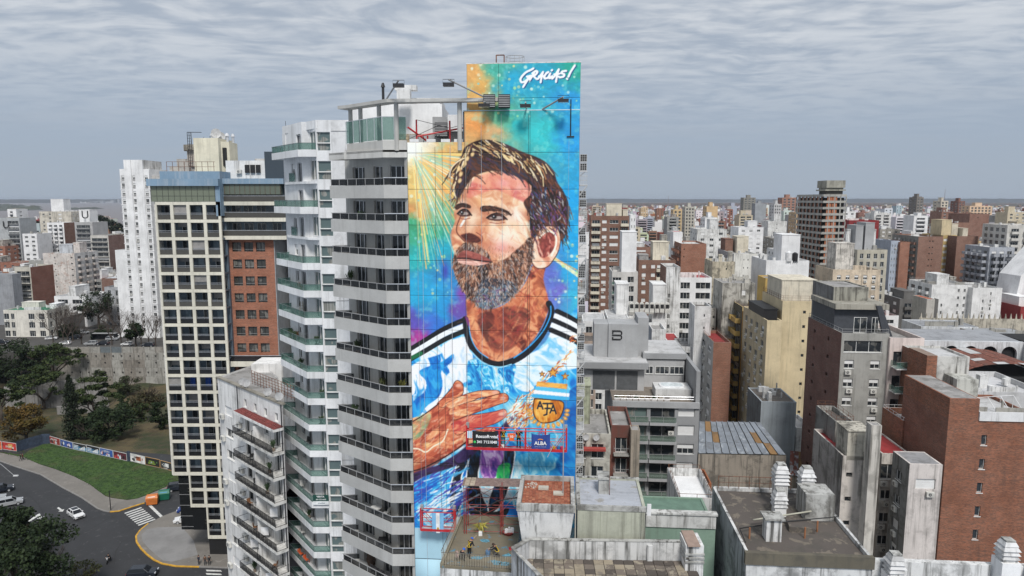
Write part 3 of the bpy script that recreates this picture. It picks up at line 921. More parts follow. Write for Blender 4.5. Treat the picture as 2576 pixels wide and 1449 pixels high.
def add_face(root,mb,w,h,fh,cols,fr,o,rz,rnd,off,n,parts,zmin=0.0,bmat=None,acp=0.0,bd=1.1):
 """Openings of one facade. O = function (s) -> local origin (x, y) for a piece that starts s along the face."""
 rects,todo = [],[]
 nf = int((h - off - zmin) / fh)
 nf = min(nf,n) if n else nf
 for k in range(nf):
  zf = h - off - fh * (k + 1)
  if zf < zmin - 0.01:
   break
  for c in cols:
   a,b,kind = c[0] * w,c[1] * w,c[2]
   if len(c) > 3 and (k < c[3][0] or k >= c[3][1]):
    continue
   if rnd.random() < 0.02 and kind in 'wm':
    continue
   if kind in 'BRG':
    z0,z1,e = zf + 0.02,zf + min(2.15,fh - 0.35),0.3
    todo.append((a - 0.25,zf,'bal',kind,b - a + 0.5,0))
    wk = 'w' if rnd.random() < 0.8 else 'h'
   elif kind == 'l':
    z0,z1,e,wk = zf + 1.3,zf + 1.9,0.22,'l'
   elif kind in 'WP':
    z0,z1,e,wk = zf + (0.6 if kind == 'W' else 0.05),zf + fh - 0.5,0.22,'w'
   else:
    z0,z1,e = zf + 0.95,zf + 2.2,0.22
    wk = kind if kind in 'wsh' else rnd.choice('wwhs')
   rects.append((a,b,z0,z1))
   todo.append((a,z0,'win',wk,b - a,z1 - z0))
   if acp and rnd.random() < acp and kind not in 'BRGl':
    todo.append((a + rnd.uniform(-0.2,max(0.0,b - a - 0.8)),z0 - 0.85,'ac','',0,0))
 holes(mb,w,h,rects,fr,0.26)
 for s,z,what,kind,ww,hh in todo:
  x,y = o(s)
  if what == 'win':
   parts.append(('window',window_mesh(ww,hh,kind),(x,y,z),rz))
  elif what == 'ac':
   parts.append(('air_conditioner',ac_mesh(),(x,y,z),rz))
  else:
   parts.append(('balcony',balcony_mesh(ww,bd,kind,bmat),(x,y,z),rz))
def gbw(label,X,Y,w,D,h,wall,rot=4.5,fh=2.9,cols=(),side=(),roof=None,parapet=0.7,name='apartment_building',cat='building',n=None,off=0.9,group=None,
  z0=0.0,acp=0.1,bmat=None,right=None,seed=None,sidewall=None,zmin=0.0,extras=(),bd=1.1,joined=False,foot=True):
 """A block: X, Y is the near left corner of the facade; ROT turns it clockwise."""
 a = R(rot)
 rnd = random.Random(seed if seed is not None else hash((round(X),round(Y),round(w * 10))) & 0xffff)
 root = thing(name,label,cat,(X,Y,z0),-a,group)
 parts = []
 mb = MB()
 bm = bmat or wall
 add_face(root,mb,w,h,fh,cols,lambda x,z,e: (x,e,z),lambda s: (s,0),0,rnd,off,n,parts,zmin,bm,acp,bd)
 cx = X + w / 2
 if right is None:
  right = cx < 0
 ms = MB()
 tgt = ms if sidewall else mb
 if right:
  add_face(root,tgt,D,h,fh,side,lambda s,z,e: (w - e,s,z),lambda s: (w,s),R(90),rnd,off,n,parts,zmin,bm,acp,bd)
  mb.quad((0,D,0),(0,0,0),(0,0,h),(0,D,h))
 else:
  add_face(root,tgt,D,h,fh,side,lambda s,z,e: (e,D - s,z),lambda s: (0,D - s),R(-90),rnd,off,n,parts,zmin,bm,acp,bd)
  mb.quad((w,0,0),(w,D,0),(w,D,h),(w,0,h))
 mb.quad((w,D,0),(0,D,0),(0,D,h),(w,D,h))
 t = min(0.22,w * 0.1)
 hr = h - parapet
 for (x0,x1,y0,y1) in ((0,w,0,t),(0,w,D - t,D),(0,t,t,D - t),(w - t,w,t,D - t)):
  mb.quad((x0,y0,h),(x1,y0,h),(x1,y1,h),(x0,y1,h))
 mb.quad((t,D - t,hr),(w - t,D - t,hr),(w - t,D - t,h),(t,D - t,h))
 mb.quad((t,t,hr),(t,D - t,hr),(t,D - t,h),(t,t,h))
 mb.quad((w - t,t,hr),(w - t,t,h),(w - t,D - t,h),(w - t,D - t,hr))
 mb.quad((t,t,hr),(t,t,h),(w - t,t,h),(w - t,t,hr))
 mb.build('wall',wall,root)
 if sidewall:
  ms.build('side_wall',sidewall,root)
 MB().quad((t,t,hr),(w - t,t,hr),(w - t,D - t,hr),(t,D - t,hr)).build('roof',roof or ROOFC,root)
 if joined:
  join_parts(root,parts)
 else:
  for nm,me,loc,rz in parts:
   put(nm,me,root,loc,rz)
 for ex in extras:
  roofpiece(root,ex,w,D,hr,wall)
 if w > 6 and D > 6 and parapet < 1.5 and Y > 60:
  cm = MB()
  for i in range(rnd.randint(4,9)):
   x,y,q = rnd.uniform(.06,.85) * w,rnd.uniform(.06,.8) * D,rnd.random()
   if q < .35:
    cm.box(x,x + rnd.uniform(.5,1.4),y,y + rnd.uniform(.5,1.4),hr,hr + rnd.uniform(.5,2.2))
   elif q < .6:
    cm.cyl(x,y,hr,hr + rnd.uniform(.6,1.8),rnd.uniform(.08,.2),n=6)
   elif q < .8:
    cm.box(x,min(w - .3,x + rnd.uniform(2,w * .5)),y,y + .12,hr,hr + rnd.uniform(.8,1.6))
   elif q < .9:
    cm.cyl(x,y,hr + .3,hr + 1.4,.55,n=10)
   else:
    cm.tube([(x,y,hr),(x,y,hr + rnd.uniform(1.5,3.5))],.03,3)
  cm.build('roof_clutter',rnd.choice([wall if not sidewall else CONCR,STAINW,CONCR,STAINW]),root,kind='stuff')
 if foot:
  c,s_ = math.cos(a),math.sin(a)
  P = [(X + x * c + y * s_,Y - x * s_ + y * c) for x,y in ((0,0),(w,0),(w,D),(0,D))]
  FOOT.append((min(p[0] for p in P),max(p[0] for p in P),min(p[1] for p in P),max(p[1] for p in P)))
 root['h'] = h
 return root
def join_parts(root,parts):
 by = {}
 for nm,me,loc,rz in parts:
  by.setdefault(nm,[]).append((me,loc,rz))
 for nm,L in by.items():
  V,F,MI,mats = [],[],[],[]
  for me,loc,rz in L:
   mp = []
   for m in me.materials:
    if m not in mats:
     mats.append(m)
    mp.append(mats.index(m))
   k = len(V)
   c,s = math.cos(rz),math.sin(rz)
   V += [(v.co.x * c - v.co.y * s + loc[0],v.co.x * s + v.co.y * c + loc[1],v.co.z + loc[2]) for v in me.vertices]
   for p in me.polygons:
    F.append([i + k for i in p.vertices])
    MI.append(mp[p.material_index])
  me = bpy.data.meshes.new(nm)
  me.from_pydata(V,[],F)
  for m in mats:
   me.materials.append(m)
  me.polygons.foreach_set('material_index',MI)
  put({'window': 'window_rows','balcony': 'balcony_rows'}.get(nm,nm),me,root,kind='stuff')
TANKS = {}
def roofpiece(root,ex,w,D,hr,wall):
 k = ex[0]
 if k == 'box':            # ('box', x0, x1, y0, y1, height, mat, name)
  _,x0,x1,y0,y1,hh,mat,nm = ex
  mb = MB().box(w * x0,w * x1,D * y0,D * y1,hr - 0.02,hr + hh)
  mb.box(w * x0 - 0.12,w * x1 + 0.12,D * y0 - 0.12,D * y1 + 0.12,hr + hh + 0.002,hr + hh + 0.16)
  return mb.build(nm,mat or wall,root)
 if k == 'tank':           # ('tank', x, y, r, h, mat)
  _,x,y,r,hh,mat = ex
  mb = MB()
  for a,b in ((-.7,-.7),(.7,-.7),(.7,.7),(-.7,.7)):
   mb.box(w * x + a * r - .06,w * x + a * r + .06,D * y + b * r - .06,D * y + b * r + .06,hr,hr + 0.5)
  mb.cyl(w * x,D * y,hr + 0.5,hr + 0.5 + hh * 0.85,r,r,14)
  mb.cyl(w * x,D * y,hr + 0.5 + hh * 0.85,hr + 0.5 + hh,r,r * 0.3,14)
  return mb.build('water_tank',mat,root)
 if k == 'chimney':        # ('chimney', x, y, s, h, mat)
  _,x,y,s,hh,mat = ex
  mb = MB().box(w * x - s,w * x + s,D * y - s,D * y + s,hr,hr + hh)
  for i in range(3):
   mb.box(w * x - s - .1,w * x + s + .1,D * y - s - .1,D * y + s + .1,hr + hh + 0.08 + i * .22,hr + hh + 0.2 + i * .22)
   mb.box(w * x - s * .8,w * x + s * .8,D * y - s * .8,D * y + s * .8,hr + hh + i * .22 + 0.002,hr + hh + .078 + i * .22)
  return mb.build('chimney',mat,root)
 if k == 'mast':
  _,x,y,hh = ex
  mb = MB().tube([(w * x,D * y,hr),(w * x,D * y,hr + hh)],0.05)
  for i in range(3):
   mb.tube([(w * x - .5 + .1 * i,D * y,hr + hh * (.7 + .1 * i)),(w * x + .5 - .1 * i,D * y,hr + hh * (.7 + .1 * i))],0.025,4)
  return mb.build('antenna',DARKMETAL,root)
 if k == 'rail':           # railing round the roof
  mb = MB()
  z = hr + 0.9
  loop = [(0.1,0.1),(w - .1,.1),(w - .1,D - .1),(.1,D - .1),(.1,.1)]
  for zz in (z - .45,z,z + .4):
   mb.tube([(x,y,zz) for x,y in loop],0.025,4)
  for i in range(4):
   (xa,ya),(xb,yb) = loop[i],loop[i + 1]
   m = max(2,int(math.hypot(xb - xa,yb - ya) / 1.4))
   for j in range(m):
    x,y = xa + (xb - xa) * j / m,ya + (yb - ya) * j / m
    mb.box(x - .02,x + .02,y - .02,y + .02,hr,z + .4)
  return mb.build('roof_railing',ex[1],root)
def place(u0,u1,v,Y,rot=4.5):
 """Near left top corner seen at (u0, v) at distance Y, right corner at u1 -> X, Y, width, height."""
 P = W(u0,v,Y)
 ca,sa = math.cos(R(rot)),math.sin(R(rot))
 r1 = (u1 - 1288) / FP
 s = (r1 * (P.y * CP - (P.z - CAMZ) * SP) - P.x) / (ca + r1 * sa * CP)
 return P.x,P.y,s,P.z
def gb(label,u0,u1,v,Y,D,wall,rot=4.5,h0=0.0,**kw):
 X,Yy,w,z = place(u0,u1,v,Y,rot)
 return gbw(label,X,Yy,w,D,z - h0,wall,rot=rot,z0=h0,**kw)
def evenly(n,frac=0.5,kind='m',a=0.04,b=0.96):
 p = (b - a) / n
 return [(a + p * (i + 0.5 - frac / 2),a + p * (i + 0.5 + frac / 2),kind) for i in range(n)]
# ------------------------------------------------------------------ plan outlines followed by thin walls, rails, panes
def offs(pts,t):
 """Open plan polyline moved sideways by t (to the right of travel), mitred."""
 P = [Vector(p[:2]) for p in pts]
 out = []
 for i,p in enumerate(P):
  d0 = (P[i] - P[i - 1]).normalized() if i > 0 else None
  d1 = (P[i + 1] - P[i]).normalized() if i < len(P) - 1 else None
  n0 = Vector((d0.y,-d0.x)) if d0 else None
  n1 = Vector((d1.y,-d1.x)) if d1 else None
  if n0 is None or n1 is None:
   nn = n0 or n1
   out.append(p + nn * t)
  else:
   m = (n0 + n1).normalized()
   out.append(p + m * (t / max(0.3,m.dot(n0))))
 return [tuple(o) for o in out]
def ribbon(mb,pts,t,z0,z1):
 q = offs(pts,t)
 for i in range(len(pts) - 1):
  mb.prism([pts[i][:2],pts[i + 1][:2],q[i + 1],q[i]],z0,z1)
 return mb
class WB(MB):
 """Mesh builder in world places; build() shifts to the root (roots used with it are not turned)."""
 def build(s,name,mats,parent=None,**kw):
  if parent is not None:
   p,l = parent,Vector((0,0,0))
   while p is not None:
    l += p.location
    p = p.parent
   s.v = [(x - l.x,y - l.y,z - l.z) for x,y,z in s.v]
  return put(name,s.mesh(name,mats),parent,**kw)
def along(p,q,s,off=0.0):
 d = Vector((q[0] - p[0],q[1] - p[1]))
 L = d.length
 d /= L
 return Vector((p[0] + d.x * s + d.y * off,p[1] + d.y * s - d.x * off))
def glass_run(parent,outline,z0,z1,step,gmat,fmat,seglist=None,rail=0.05,postn='post'):
 """Glass railing: each pane an object, each post too; handrail on top."""
 hb = WB()
 ribbon(hb,offs(outline,-0.02),0.07,z1,z1 + rail)
 hb.build('handrail',fmat,parent)
 for i in range(len(outline) - 1):
  p,q = outline[i],outline[i + 1]
  L = math.hypot(q[0] - p[0],q[1] - p[1])
  n = max(1,round(L / step))
  for j in range(n):
   a,b = along(p,q,L * j / n + 0.03,0.02),along(p,q,L * (j + 1) / n - 0.03,0.02)
   c,d = along(p,q,L * j / n + 0.03,0.035),along(p,q,L * (j + 1) / n - 0.03,0.035)
   WB().prism([a,b,d,c],z0,z1 - 0.004).build('glass_pane',gmat,parent)
   e = along(p,q,L * (j if j else 0.015),0)
   if j or i:
    m = along(p,q,L * j / n,0.03)
    WB().box(m.x - .022,m.x + .022,m.y - .022,m.y + .022,z0 - .05,z1 - .002).build(postn,fmat,parent)
def wall_openings(root,p,q,z0,z1,rects,mat,reveal=0.3,name='wall'):
 """Wall sheet from plan point p to q with openings (s0, s1, za, zb); outward side is to the right of p->q ... seen from the camera p is left."""
 d = Vector((q[0] - p[0],q[1] - p[1]))
 L = d.length
 d /= L
 nrm = Vector((-d.y,d.x))           # inwards
 mb = WB()
 holes(mb,L,z1 - z0,[(a,b,c - z0,e - z0) for a,b,c,e in rects],lambda x,z,e: (p[0] + d.x * x + nrm.x * e,p[1] + d.y * x + nrm.y * e,z + z0),reveal)
 mb.build(name,mat,root)
 return d,nrm
def set_window(root,p,d,s,z,w,h,kind='w',e=0.22,name='window',mesh=None):
 l = Vector((0,0,0))
 r = root
 while r is not None:
  l += r.location
  r = r.parent
 me = mesh or window_mesh(w,h,kind,e)
 return put(name,me,root,(p[0] + d.x * s - l.x,p[1] + d.y * s - l.y,z - l.z),math.atan2(d.y,d.x))
def door_mesh(w,h,n=2,e=0.3,frame=None,glass=None,key=None):
 def make():
  mb = MB()
  mb.cur = 1
  mb.quad((0,e,0),(w,e,0),(w,e,h),(0,e,h))
  mb.cur = 0
  t = 0.05
  mb.box(0,t,e - .08,e - .003,0,h).box(w - t,w,e - .08,e - .003,0,h).box(t,w - t,e - .08,e - .003,h - t,h)
  for i in range(1,n):
   mb.box(w * i / n - .035,w * i / n + .035,e - .07,e - .003,0,h - t)
  return mb.mesh('balcony_door',[frame or ALU,glass or GLASS])
 return cached(('door',round(w,2),round(h,2),n,e,key),make)
def text_mesh(txt,size,ext,mat,bold=0.0):
 cu = bpy.data.curves.new('lettering','FONT')
 cu.body = txt
 cu.size = size
 cu.extrude = ext
 cu.offset = bold
 cu.align_x = 'CENTER'
 cu.align_y = 'CENTER'
 t = bpy.data.objects.new('tmp',cu)
 COL.objects.link(t)
 me = bpy.data.meshes.new_from_object(t.evaluated_get(bpy.context.evaluated_depsgraph_get()))
 bpy.data.objects.remove(t)
 bpy.data.curves.remove(cu)
 me.materials.clear()
 me.materials.append(mat)
 me.name = 'lettering'
 return me
# ------------------------------------------------------------------ the tower with the painted wall, and its balconies
FH = 2.98
BEIGE = plaster((0.50,0.49,0.46),0.10,0.12)
BEIGE2 = plaster((0.56,0.55,0.52),0.10,0.10)
SMOKE = tinted((0.03,0.033,0.036),0.42)
GREENG = tinted((0.14,0.25,0.22),0.38)
MROT = R(4.5)
MO = Vector((-8.70,57.70,0.0))
mural_tower = thing('apartment_tower','tall apartment tower whose end wall carries the huge painted portrait','apartment tower',MO,-MROT)
mw = Matrix.Translation(MO) @ Matrix.Rotation(-MROT,4,'Z')
PAINT = vcolm(0.7,0.04,name='wall_paint')
JOINT = simple((0.05,0.06,0.07),0.9)
# body of the tower (behind the painted skin)
body = MB()
body.box(0.0,4.68,0.05,18,0,64.62).box(4.683,14.24,0.05,18,0,67.12).box(4.95,14.27,0.42,14,67.125,70.92)
body.build('wall',plaster((0.55,0.56,0.56),0.25,0.25),mural_tower)
MB().box(0.0,14.24,0.004,0.048,26.0,64.6).box(4.7,14.24,0.004,0.048,64.62,67.1).box(4.98,14.26,0.385,0.418,67.2,70.9).build('joint_backing',JOINT,mural_tower)
xj = [0.0,2.92,4.80,10.20,14.24]
zj = [63.8 - FH * k for k in range(13)]
RES = 0.043
def axis(a,b,g=0.012,res=RES):
 n = max(2,int((b - a) / res))
 return np.linspace(a + g,b - g,n)
def panel(x0,x1,z0,z1,y=0.0,res=RES):
 return grid_panel('mural_panel',axis(x0,x1,res=res),axis(z0,z1,res=res),y - 0.03,mw,PAINT,mural_tower,mural_colour)
for i in range(4):
 panel(xj[i],xj[i + 1] if i != 1 else 4.80,63.8,64.68 if i < 2 else 67.15)
 for k in range(12):
  panel(xj[i],xj[i + 1],zj[k + 1],zj[k])
for i,(a,b) in enumerate(((4.98,7.6),(7.6,14.27))):
 panel(a,b,67.17,68.2,0.385)
 panel(a,b,68.2,70.95,0.385)
for i in range(4):
 for z in range(0,28,4):
  panel(xj[i],xj[i + 1],z,min(z + 4,zj[12]),res=1.3)
MB().box(4.70,14.24,-0.02,0.38,67.165,67.23).build('ledge_cap',simple((0.55,0.7,0.75),0.7),mural_tower)
MB().box(4.94,14.29,0.36,14.05,70.96,71.03).build('coping',WHITE,mural_tower)
# ladder hoop on the roof
lad = MB()
for x in (7.35,8.0):
 lad.tube([(x,1.0,70.9),(x,1.0,71.75)],0.05)
lad.tube([(7.35,1.0,71.75),(8.0,1.0,71.75)],0.05)
lad.build('roof_ladder',RUST,mural_tower)
hoop = MB()
for zz in (71.1,71.6):
 hoop.tube([(8.9 + .75 * math.cos(t),1.0 + .6 * math.sin(t),zz) for t in [math.pi * k / 8 for k in range(17)]],0.025,4)
for k in range(7):
 t = math.pi * k / 6
 hoop.tube([(8.9 + .75 * math.cos(t),1.0 - .6 * math.sin(t),70.95),(8.9 + .75 * math.cos(t),1.0 - .6 * math.sin(t),71.6)],0.02,4)
hoop.build('roof_ladder',GREYFRAME,mural_tower,label='pale round ladder hoop on the tower roof')
def floodlight(x,y,z,dx,dy,dz):
 """Flood lamp on a raking arm: foot at x,y,z; head at the arm's end."""
 mb = MB()
 mb.tube([(x,y,z),(x + dx,y + dy,z + dz)],0.07)
 o = mb.build('lamp_arm',GREYFRAME,mural_tower)
 hx,hy,hz = x + dx,y + dy,z + dz
 m = MB().box(hx - .42,hx + .42,hy - .28,hy + .28,hz - .42,hz - .16)
 m.cur = 1
 m.quad((hx - .4,hy - .26,hz - .424),(hx - .4,hy + .26,hz - .424),(hx + .4,hy + .26,hz - .424),(hx + .4,hy - .26,hz - .424))
 m.build('floodlight',[DARKMETAL,simple((0.5,0.5,0.45),0.2)],o)
 MB().tube([(hx - .45,hy,hz - .2),(hx - .45,hy,hz + .12),(hx + .45,hy,hz + .12),(hx + .45,hy,hz - .2)],0.02,4).build('bracket',DARKMETAL,o)
floodlight(6.9,0.0,67.5,-0.2,-2.2,0.1)
floodlight(9.9,0.0,67.3,0.0,-1.2,0.35)
floodlight(11.2,0.0,67.25,1.7,-1.4,0.75)
MB().tube([(13.5,-.05,65.0),(13.5,-.05,68.0)],0.05).box(13.2,13.8,-.12,0,65.0,65.1).build('drain_pipe',BLACK,mural_tower)
# cages and air conditioners down the right flank
fm_ = MB().box(0,.56,-.36,-.04,0,.6)
fm_.cur = 1
for i in range(3):
 for j in range(3):
  fm_.quad((.04 + i * .17,-.364,.05 + j * .18),(.18 + i * .17,-.364,.05 + j * .18),(.18 + i * .17,-.364,.2 + j * .18),(.04 + i * .17,-.364,.2 + j * .18))
ACF = fm_.mesh('air_conditioner',[simple((.42,.42,.41),.6,mott=.2),BLACK])
for k in range(10):
 zb = 61.2 - FH * k
 cage = MB()
 cage.box(14.3,14.95,0.25,2.2,zb - .08,zb)
 for zz in (zb + .35,zb + .7,zb + 1.05):
  cage.tube([(14.32,.28,zz),(14.92,.28,zz),(14.92,2.1,zz)],0.02,4)
 for x in [14.35 + .13 * i for i in range(5)]:
  cage.box(x - .01,x + .01,.27,.29,zb,zb + 1.05)
 cage.tube([(14.3,.3,zb - .9),(14.9,.3,zb - .1)],0.05,4)
 cage.build('service_cage',simple((0.5,0.5,0.49),0.6),mural_tower)
 for j,(dx,dz) in enumerate(((0.02,1.25),(0.0,2.0))):
  dx += RND.uniform(0,.06)
  dz += RND.uniform(-.15,.1)
  put('air_conditioner',ACF,mural_tower,(14.26 + dx,0.7,zb + dz - 0.1),0)
  MB().tube([(14.3,.5,zb + dz - .55),(14.8,.5,zb + dz - .12)],0.03,4).box(14.28,14.88,.35,.75,zb + dz - .17,zb + dz - .11).build('bracket',ALU,mural_tower)
# ------ balconies (world places; a child empty carries them unturned)
deck = thing('balcony_wing','grey balcony wing of the painted tower with smoked glass railings, thirteen decks above one another','apartment wing',MO)
A_,B_,C_,D_ = (-8.72,57.66),(-10.72,57.66),(-16.4,62.2),(-14.75,62.25)
OUT = [D_,C_,B_,A_]                       # travelling left to right as seen: outward is on the right hand
R0,R1,R2 = (-8.75,59.3),(-10.6,59.4),(-15.3,63.4)
L12 = math.hypot(R1[0] - R2[0],R1[1] - R2[1])
zr0 = 61.79
diag,front = [],[]
for k in range(21):
 zr = zr0 - FH * k
 zf = zr - 1.05
 diag += [(L12 * (1 - .818),L12 * (1 - .535),zf + .03,zf + 2.12),(L12 * (1 - .335),L12 * (1 - .13),zf + .03,zf + 2.12)]
 front += [(0.15,1.55,zf + .03,zf + 2.12)]
d1,_ = wall_openings(deck,R2,R1,0,64.0,diag,BEIGE)
d2,_ = wall_openings(deck,R1,R0,0,64.0,front,BEIGE)
WB().prism([(-8.72,57.72),(-8.72,59.35),(-9.0,59.35),(-9.0,57.95)],0,64.0).build('side_wall',BEIGE,deck)
WB().prism([R2,(-14.6,64.2),(-13.0,72.0),(-15.6,72.0)],0,64.5).build('flank',CLEANWHITE,deck)
BAND = plaster((0.47,0.465,0.445),0.06,0.10)
def make_balcony(zr,first):
 zf = zr - 1.05
 mb = WB()
 mb.prism([A_,B_,C_,D_,(-15.3,63.38),(-10.6,59.38),(-8.75,59.28)],zf - .2,zf)
 ribbon(mb,offs(OUT,-0.14),0.14,zr - 1.7,zf - .203)
 ribbon(mb,offs(OUT,-0.14),0.14,zf + .003,zr - .6)
 b = WB.build(mb,'balcony',BAND,deck)
 # outer face strip closing slab edge and parapets into one smooth band
 s = WB()
 ribbon(s,offs(OUT,0.012),-0.012,zr - 1.7,zr - .6)
 s.build('band_facing',BAND,b)
 glass_run(b,offs(OUT,-0.05),zr - .56,zr - .05,1.18,SMOKE,GREYFRAME)
 if True:
  m = WB()
  ribbon(m,offs([B_,A_],0.0),0.05,zr - .02,zr + .045)
  m.build('front_rail',ALU,b)
 return b
b0 = make_balcony(zr0,True)
BALC = [b0]
for k in range(1,16):
 c = copy_tree(b0,deck)
 c.location = b0.location + Vector((0,0,-FH * k))
 BALC.append(c)
for k in range(16,20):
 z = zr0 - FH * k
 WB().prism([A_,B_,C_,D_,(-15.3,63.38),(-10.6,59.38),(-8.75,59.28)],z - 1.7,z - .6).build('lower_band',BAND,deck)
dm1,dm2,dm3 = door_mesh(L12 * (.818 - .535),2.09,3),door_mesh(L12 * .205,2.09,2),door_mesh(1.4,2.09,3)
for k in range(16):
 zf = zr0 - FH * k - 1.02
 for p,d,s,me in ((R2,d1,L12 * (1 - .818),dm1),(R2,d1,L12 * (1 - .335),dm2),(R1,d2,0.15,dm3)):
  set_window(deck,p,d,s,zf,0,0,name='balcony_door',mesh=me)
# roof terrace
rt = WB()
OUT2 = [(-15.2,62.9),(-14.9,61.6),(-10.72,57.9),(-8.72,57.9)]
ribbon(rt,offs([D_,C_,B_,A_],0.0),-1.6,63.46,64.07)
rt.prism([A_,B_,C_,D_,(-14,70),(-8.75,70)],63.9,64.1)
rt.build('roof_slab',BEIGE2,deck)
q = WB()
ribbon(q,[(-14.6,61.5),B_,A_],-0.2,64.1,64.85)
q.build('parapet',BEIGE,deck)
glass_run(deck,[(-14.9,62.6),(-14.6,61.6),(-10.75,57.75),(-8.75,57.75)],64.9,66.75,1.05,GREENG,ALU)
# pergola
pg = WB()
pg.prism([(-15.3,61.4),(-14.5,60.9),(-10.2,57.1),(-0.5,56.4),(-0.5,57.0),(-9.9,58.3),(-14.6,62.4)],67.85,68.12)
pg.build('pergola_beam',BEIGE,deck)
for x,y in ((-14.3,61.9),(-13.2,60.9),(-11.2,58.9),(-9.55,57.7),(-4.3,57.35)):
 WB().cyl(x,y,64.0,67.85,0.19,n=12).build('column',BEIGE,deck)
ph = WB().box(-15.3,-6.6,66.0,73.0,64.1,68.9)
ph.build('penthouse',CLEANWHITE,deck)
WB().box(-11.0,-6.9,67.0,72.5,68.9,69.6).build('penthouse',CLEANWHITE,deck,label='upper white block of the penthouse')
WB().box(-9.6,-7.0,65.2,65.9,64.1,66.0).build('grey_panel',simple((0.35,0.35,0.35)),deck)
sw = WB()
for i in range(9):
 for j in range(7):
  x,z = -11.1 + i * .42 + (j % 2) * .2,64.15 + j * .28
  sw.box(x,x + .38,65.3 + RND.uniform(-.03,.03),65.6,z,z + .25)
sw.build('stone_wall',plaster((0.42,0.33,0.22),0.4,0.0,patch=.4,pcol=(0.55,0.48,0.38)),deck,kind='stuff')
WB().box(-10.5,-9.3,63.9,64.9,68.9,70.0).cyl(-10.0,66.5,68.9,70.2,.45).box(-11.0,-9.0,66.0,67.0,70.2,70.65).build('chimney',WHITE,deck)
WB().cyl(-12.3,67,68.9,70.6,.13).cyl(-12.3,67,70.6,71.0,.22,.1).build('flue',DARKMETAL,deck)
lv = WB()
lv.box(-6.7,-5.6,60.5,61.5,65.4,66.6)
lv.build('louvre_box',DARKMETAL,deck)
lv2 = WB()
for i in range(8):
 lv2.box(-6.68,-5.62,60.44,60.49,65.45 + i * .14,65.53 + i * .14)
lv2.build('louvre',GREYFRAME,deck)
for x0 in (-2.3,-1.1):
 WB().box(x0,x0 + .95,56.2,56.75,67.3,68.35).build('louvre_box',DARKMETAL,deck)
 l3 = WB()
 for i in range(7):
  l3.box(x0 + .03,x0 + .92,56.14,56.19,67.36 + i * .14,67.43 + i * .14)
 l3.build('louvre',GREYFRAME,deck)
WB().box(-7.0,-4.2,61.5,66,64.1,67.2).build('stair_head',simple((0.33,0.33,0.33),0.8),deck)
WB().box(-5.6,-4.1,60.8,64,65.9,67.3).build('awning',CLEANWHITE,deck)
pw = WB()
for x0 in (-8.5,-7.1,-5.9,-4.8):
 pw.box(x0,x0 + .75,57.75,57.98,64.72,64.96)
pw.build('parapet_block',CLEANWHITE,deck)
# red rigging posts that carry the suspended platforms
rig = thing('suspension_rig','red steel rigging frame with cables standing on the roof terrace under the pergola','rigging',(-6.5,59,64.1))
for pts in ([(-8.0,58.4,64.1),(-8.0,58.4,66.6)],[(-5.2,58.3,64.1),(-5.2,58.3,66.5)],[(-7.9,58.0,65.2),(-4.0,58.9,66.0)],[(-8.6,57.6,65.9),(-7.2,59.0,64.9)],[(-7.1,58.6,64.1),(-7.1,58.6,65.3)]):
 WB().tube(pts,0.075).build('steel_post',RED,rig)
for pts in ([(-8.0,58.4,66.6),(-5.2,58.3,65.9),(-3.9,58.8,66.3)],[(-8.5,57.8,65.0),(-6.0,58.4,66.2)]):
 WB().tube(pts,0.02,4).build('cable',BLACK,rig)
for x in (-7.6,-6.2):
 WB().tube([(x + .25 * math.cos(t),58.1,64.9 + .45 * math.sin(t)) for t in [math.pi * k / 8 for k in range(17)]],0.035,5).build('cable_coil',BLACK,rig)
# lamps over the pergola
for x,y,dx,dy in ((-10.3,57.4,1.3,-1.6),(-2.0,56.8,-3.0,-1.4)):
 p = WB().tube([(x,y,68.1),(x + dx,y + dy,69.35)],0.07).build('lamp_arm',GREYFRAME,deck)
 hx,hy,hz = x + dx,y + dy,69.25
 WB().box(hx - .42,hx + .42,hy - .28,hy + .28,hz - .42,hz - .16).build('floodlight',DARKMETAL,p)
 WB().tube([(hx - .45,hy,hz - .2),(hx - .45,hy,hz + .12),(hx + .45,hy,hz + .12),(hx + .45,hy,hz - .2)],0.02,4).build('bracket',DARKMETAL,p)
# ------------------------------------------------------------------ white tower with green glass balconies
wt = thing('apartment_tower','white apartment tower with angled green glass balconies left of the grey balcony wing','apartment tower',(-20.5,72.7,0))
WA,WBk,WC,WD = (-20.5,72.68),(-22.4,72.68),(-27.3,78.9),(-25.8,79.0)
WOUT = [WD,WC,WBk,WA]
P0,P1,P2,P3,P4 = (-18.9,72.75),(-20.5,72.75),(-21.7,74.5),(-22.5,74.5),(-26.2,79.5)
LP = math.hypot(P4[0] - P3[0],P4[1] - P3[1])
L21 = math.hypot(P1[0] - P2[0],P1[1] - P2[1])
WF = plaster((0.76,0.765,0.77),0.10,0.14)
zw0 = 42.04 + FH * 8
ra,rb,rc = [],[],[]
for k in range(22):
 zr = zw0 - FH * k
 if zr < 6:
  break
 ra.append((0.1,1.5,zr - .8,zr + 1.1))
 rb.append((0.12,L21 - .1,zr - .8,zr + 1.2))
 rc.append((LP - 1.75,LP - .35,zr - 1.05,zr + 1.1))
 if k % 2 == 1 or k > 3:
  rc.append((LP - 3.6,LP - 2.6,zr - .2,zr + 1.0))
da,_ = wall_openings(wt,P1,P0,0,68.2,ra,WF)
db,_ = wall_openings(wt,P2,P1,0,68.2,rb,WF)
dc,_ = wall_openings(wt,P4,P3,0,68.2,rc,WF)
WB().quad((*P3,0),(*P2,0),(*P2,68.2),(*P3,68.2)).build('wall',WF,wt)
WB().box(-18.9,-14.2,72.75,73.2,0,68.2).build('wall',plaster((0.72,0.725,0.73),0.25,0.28),wt)
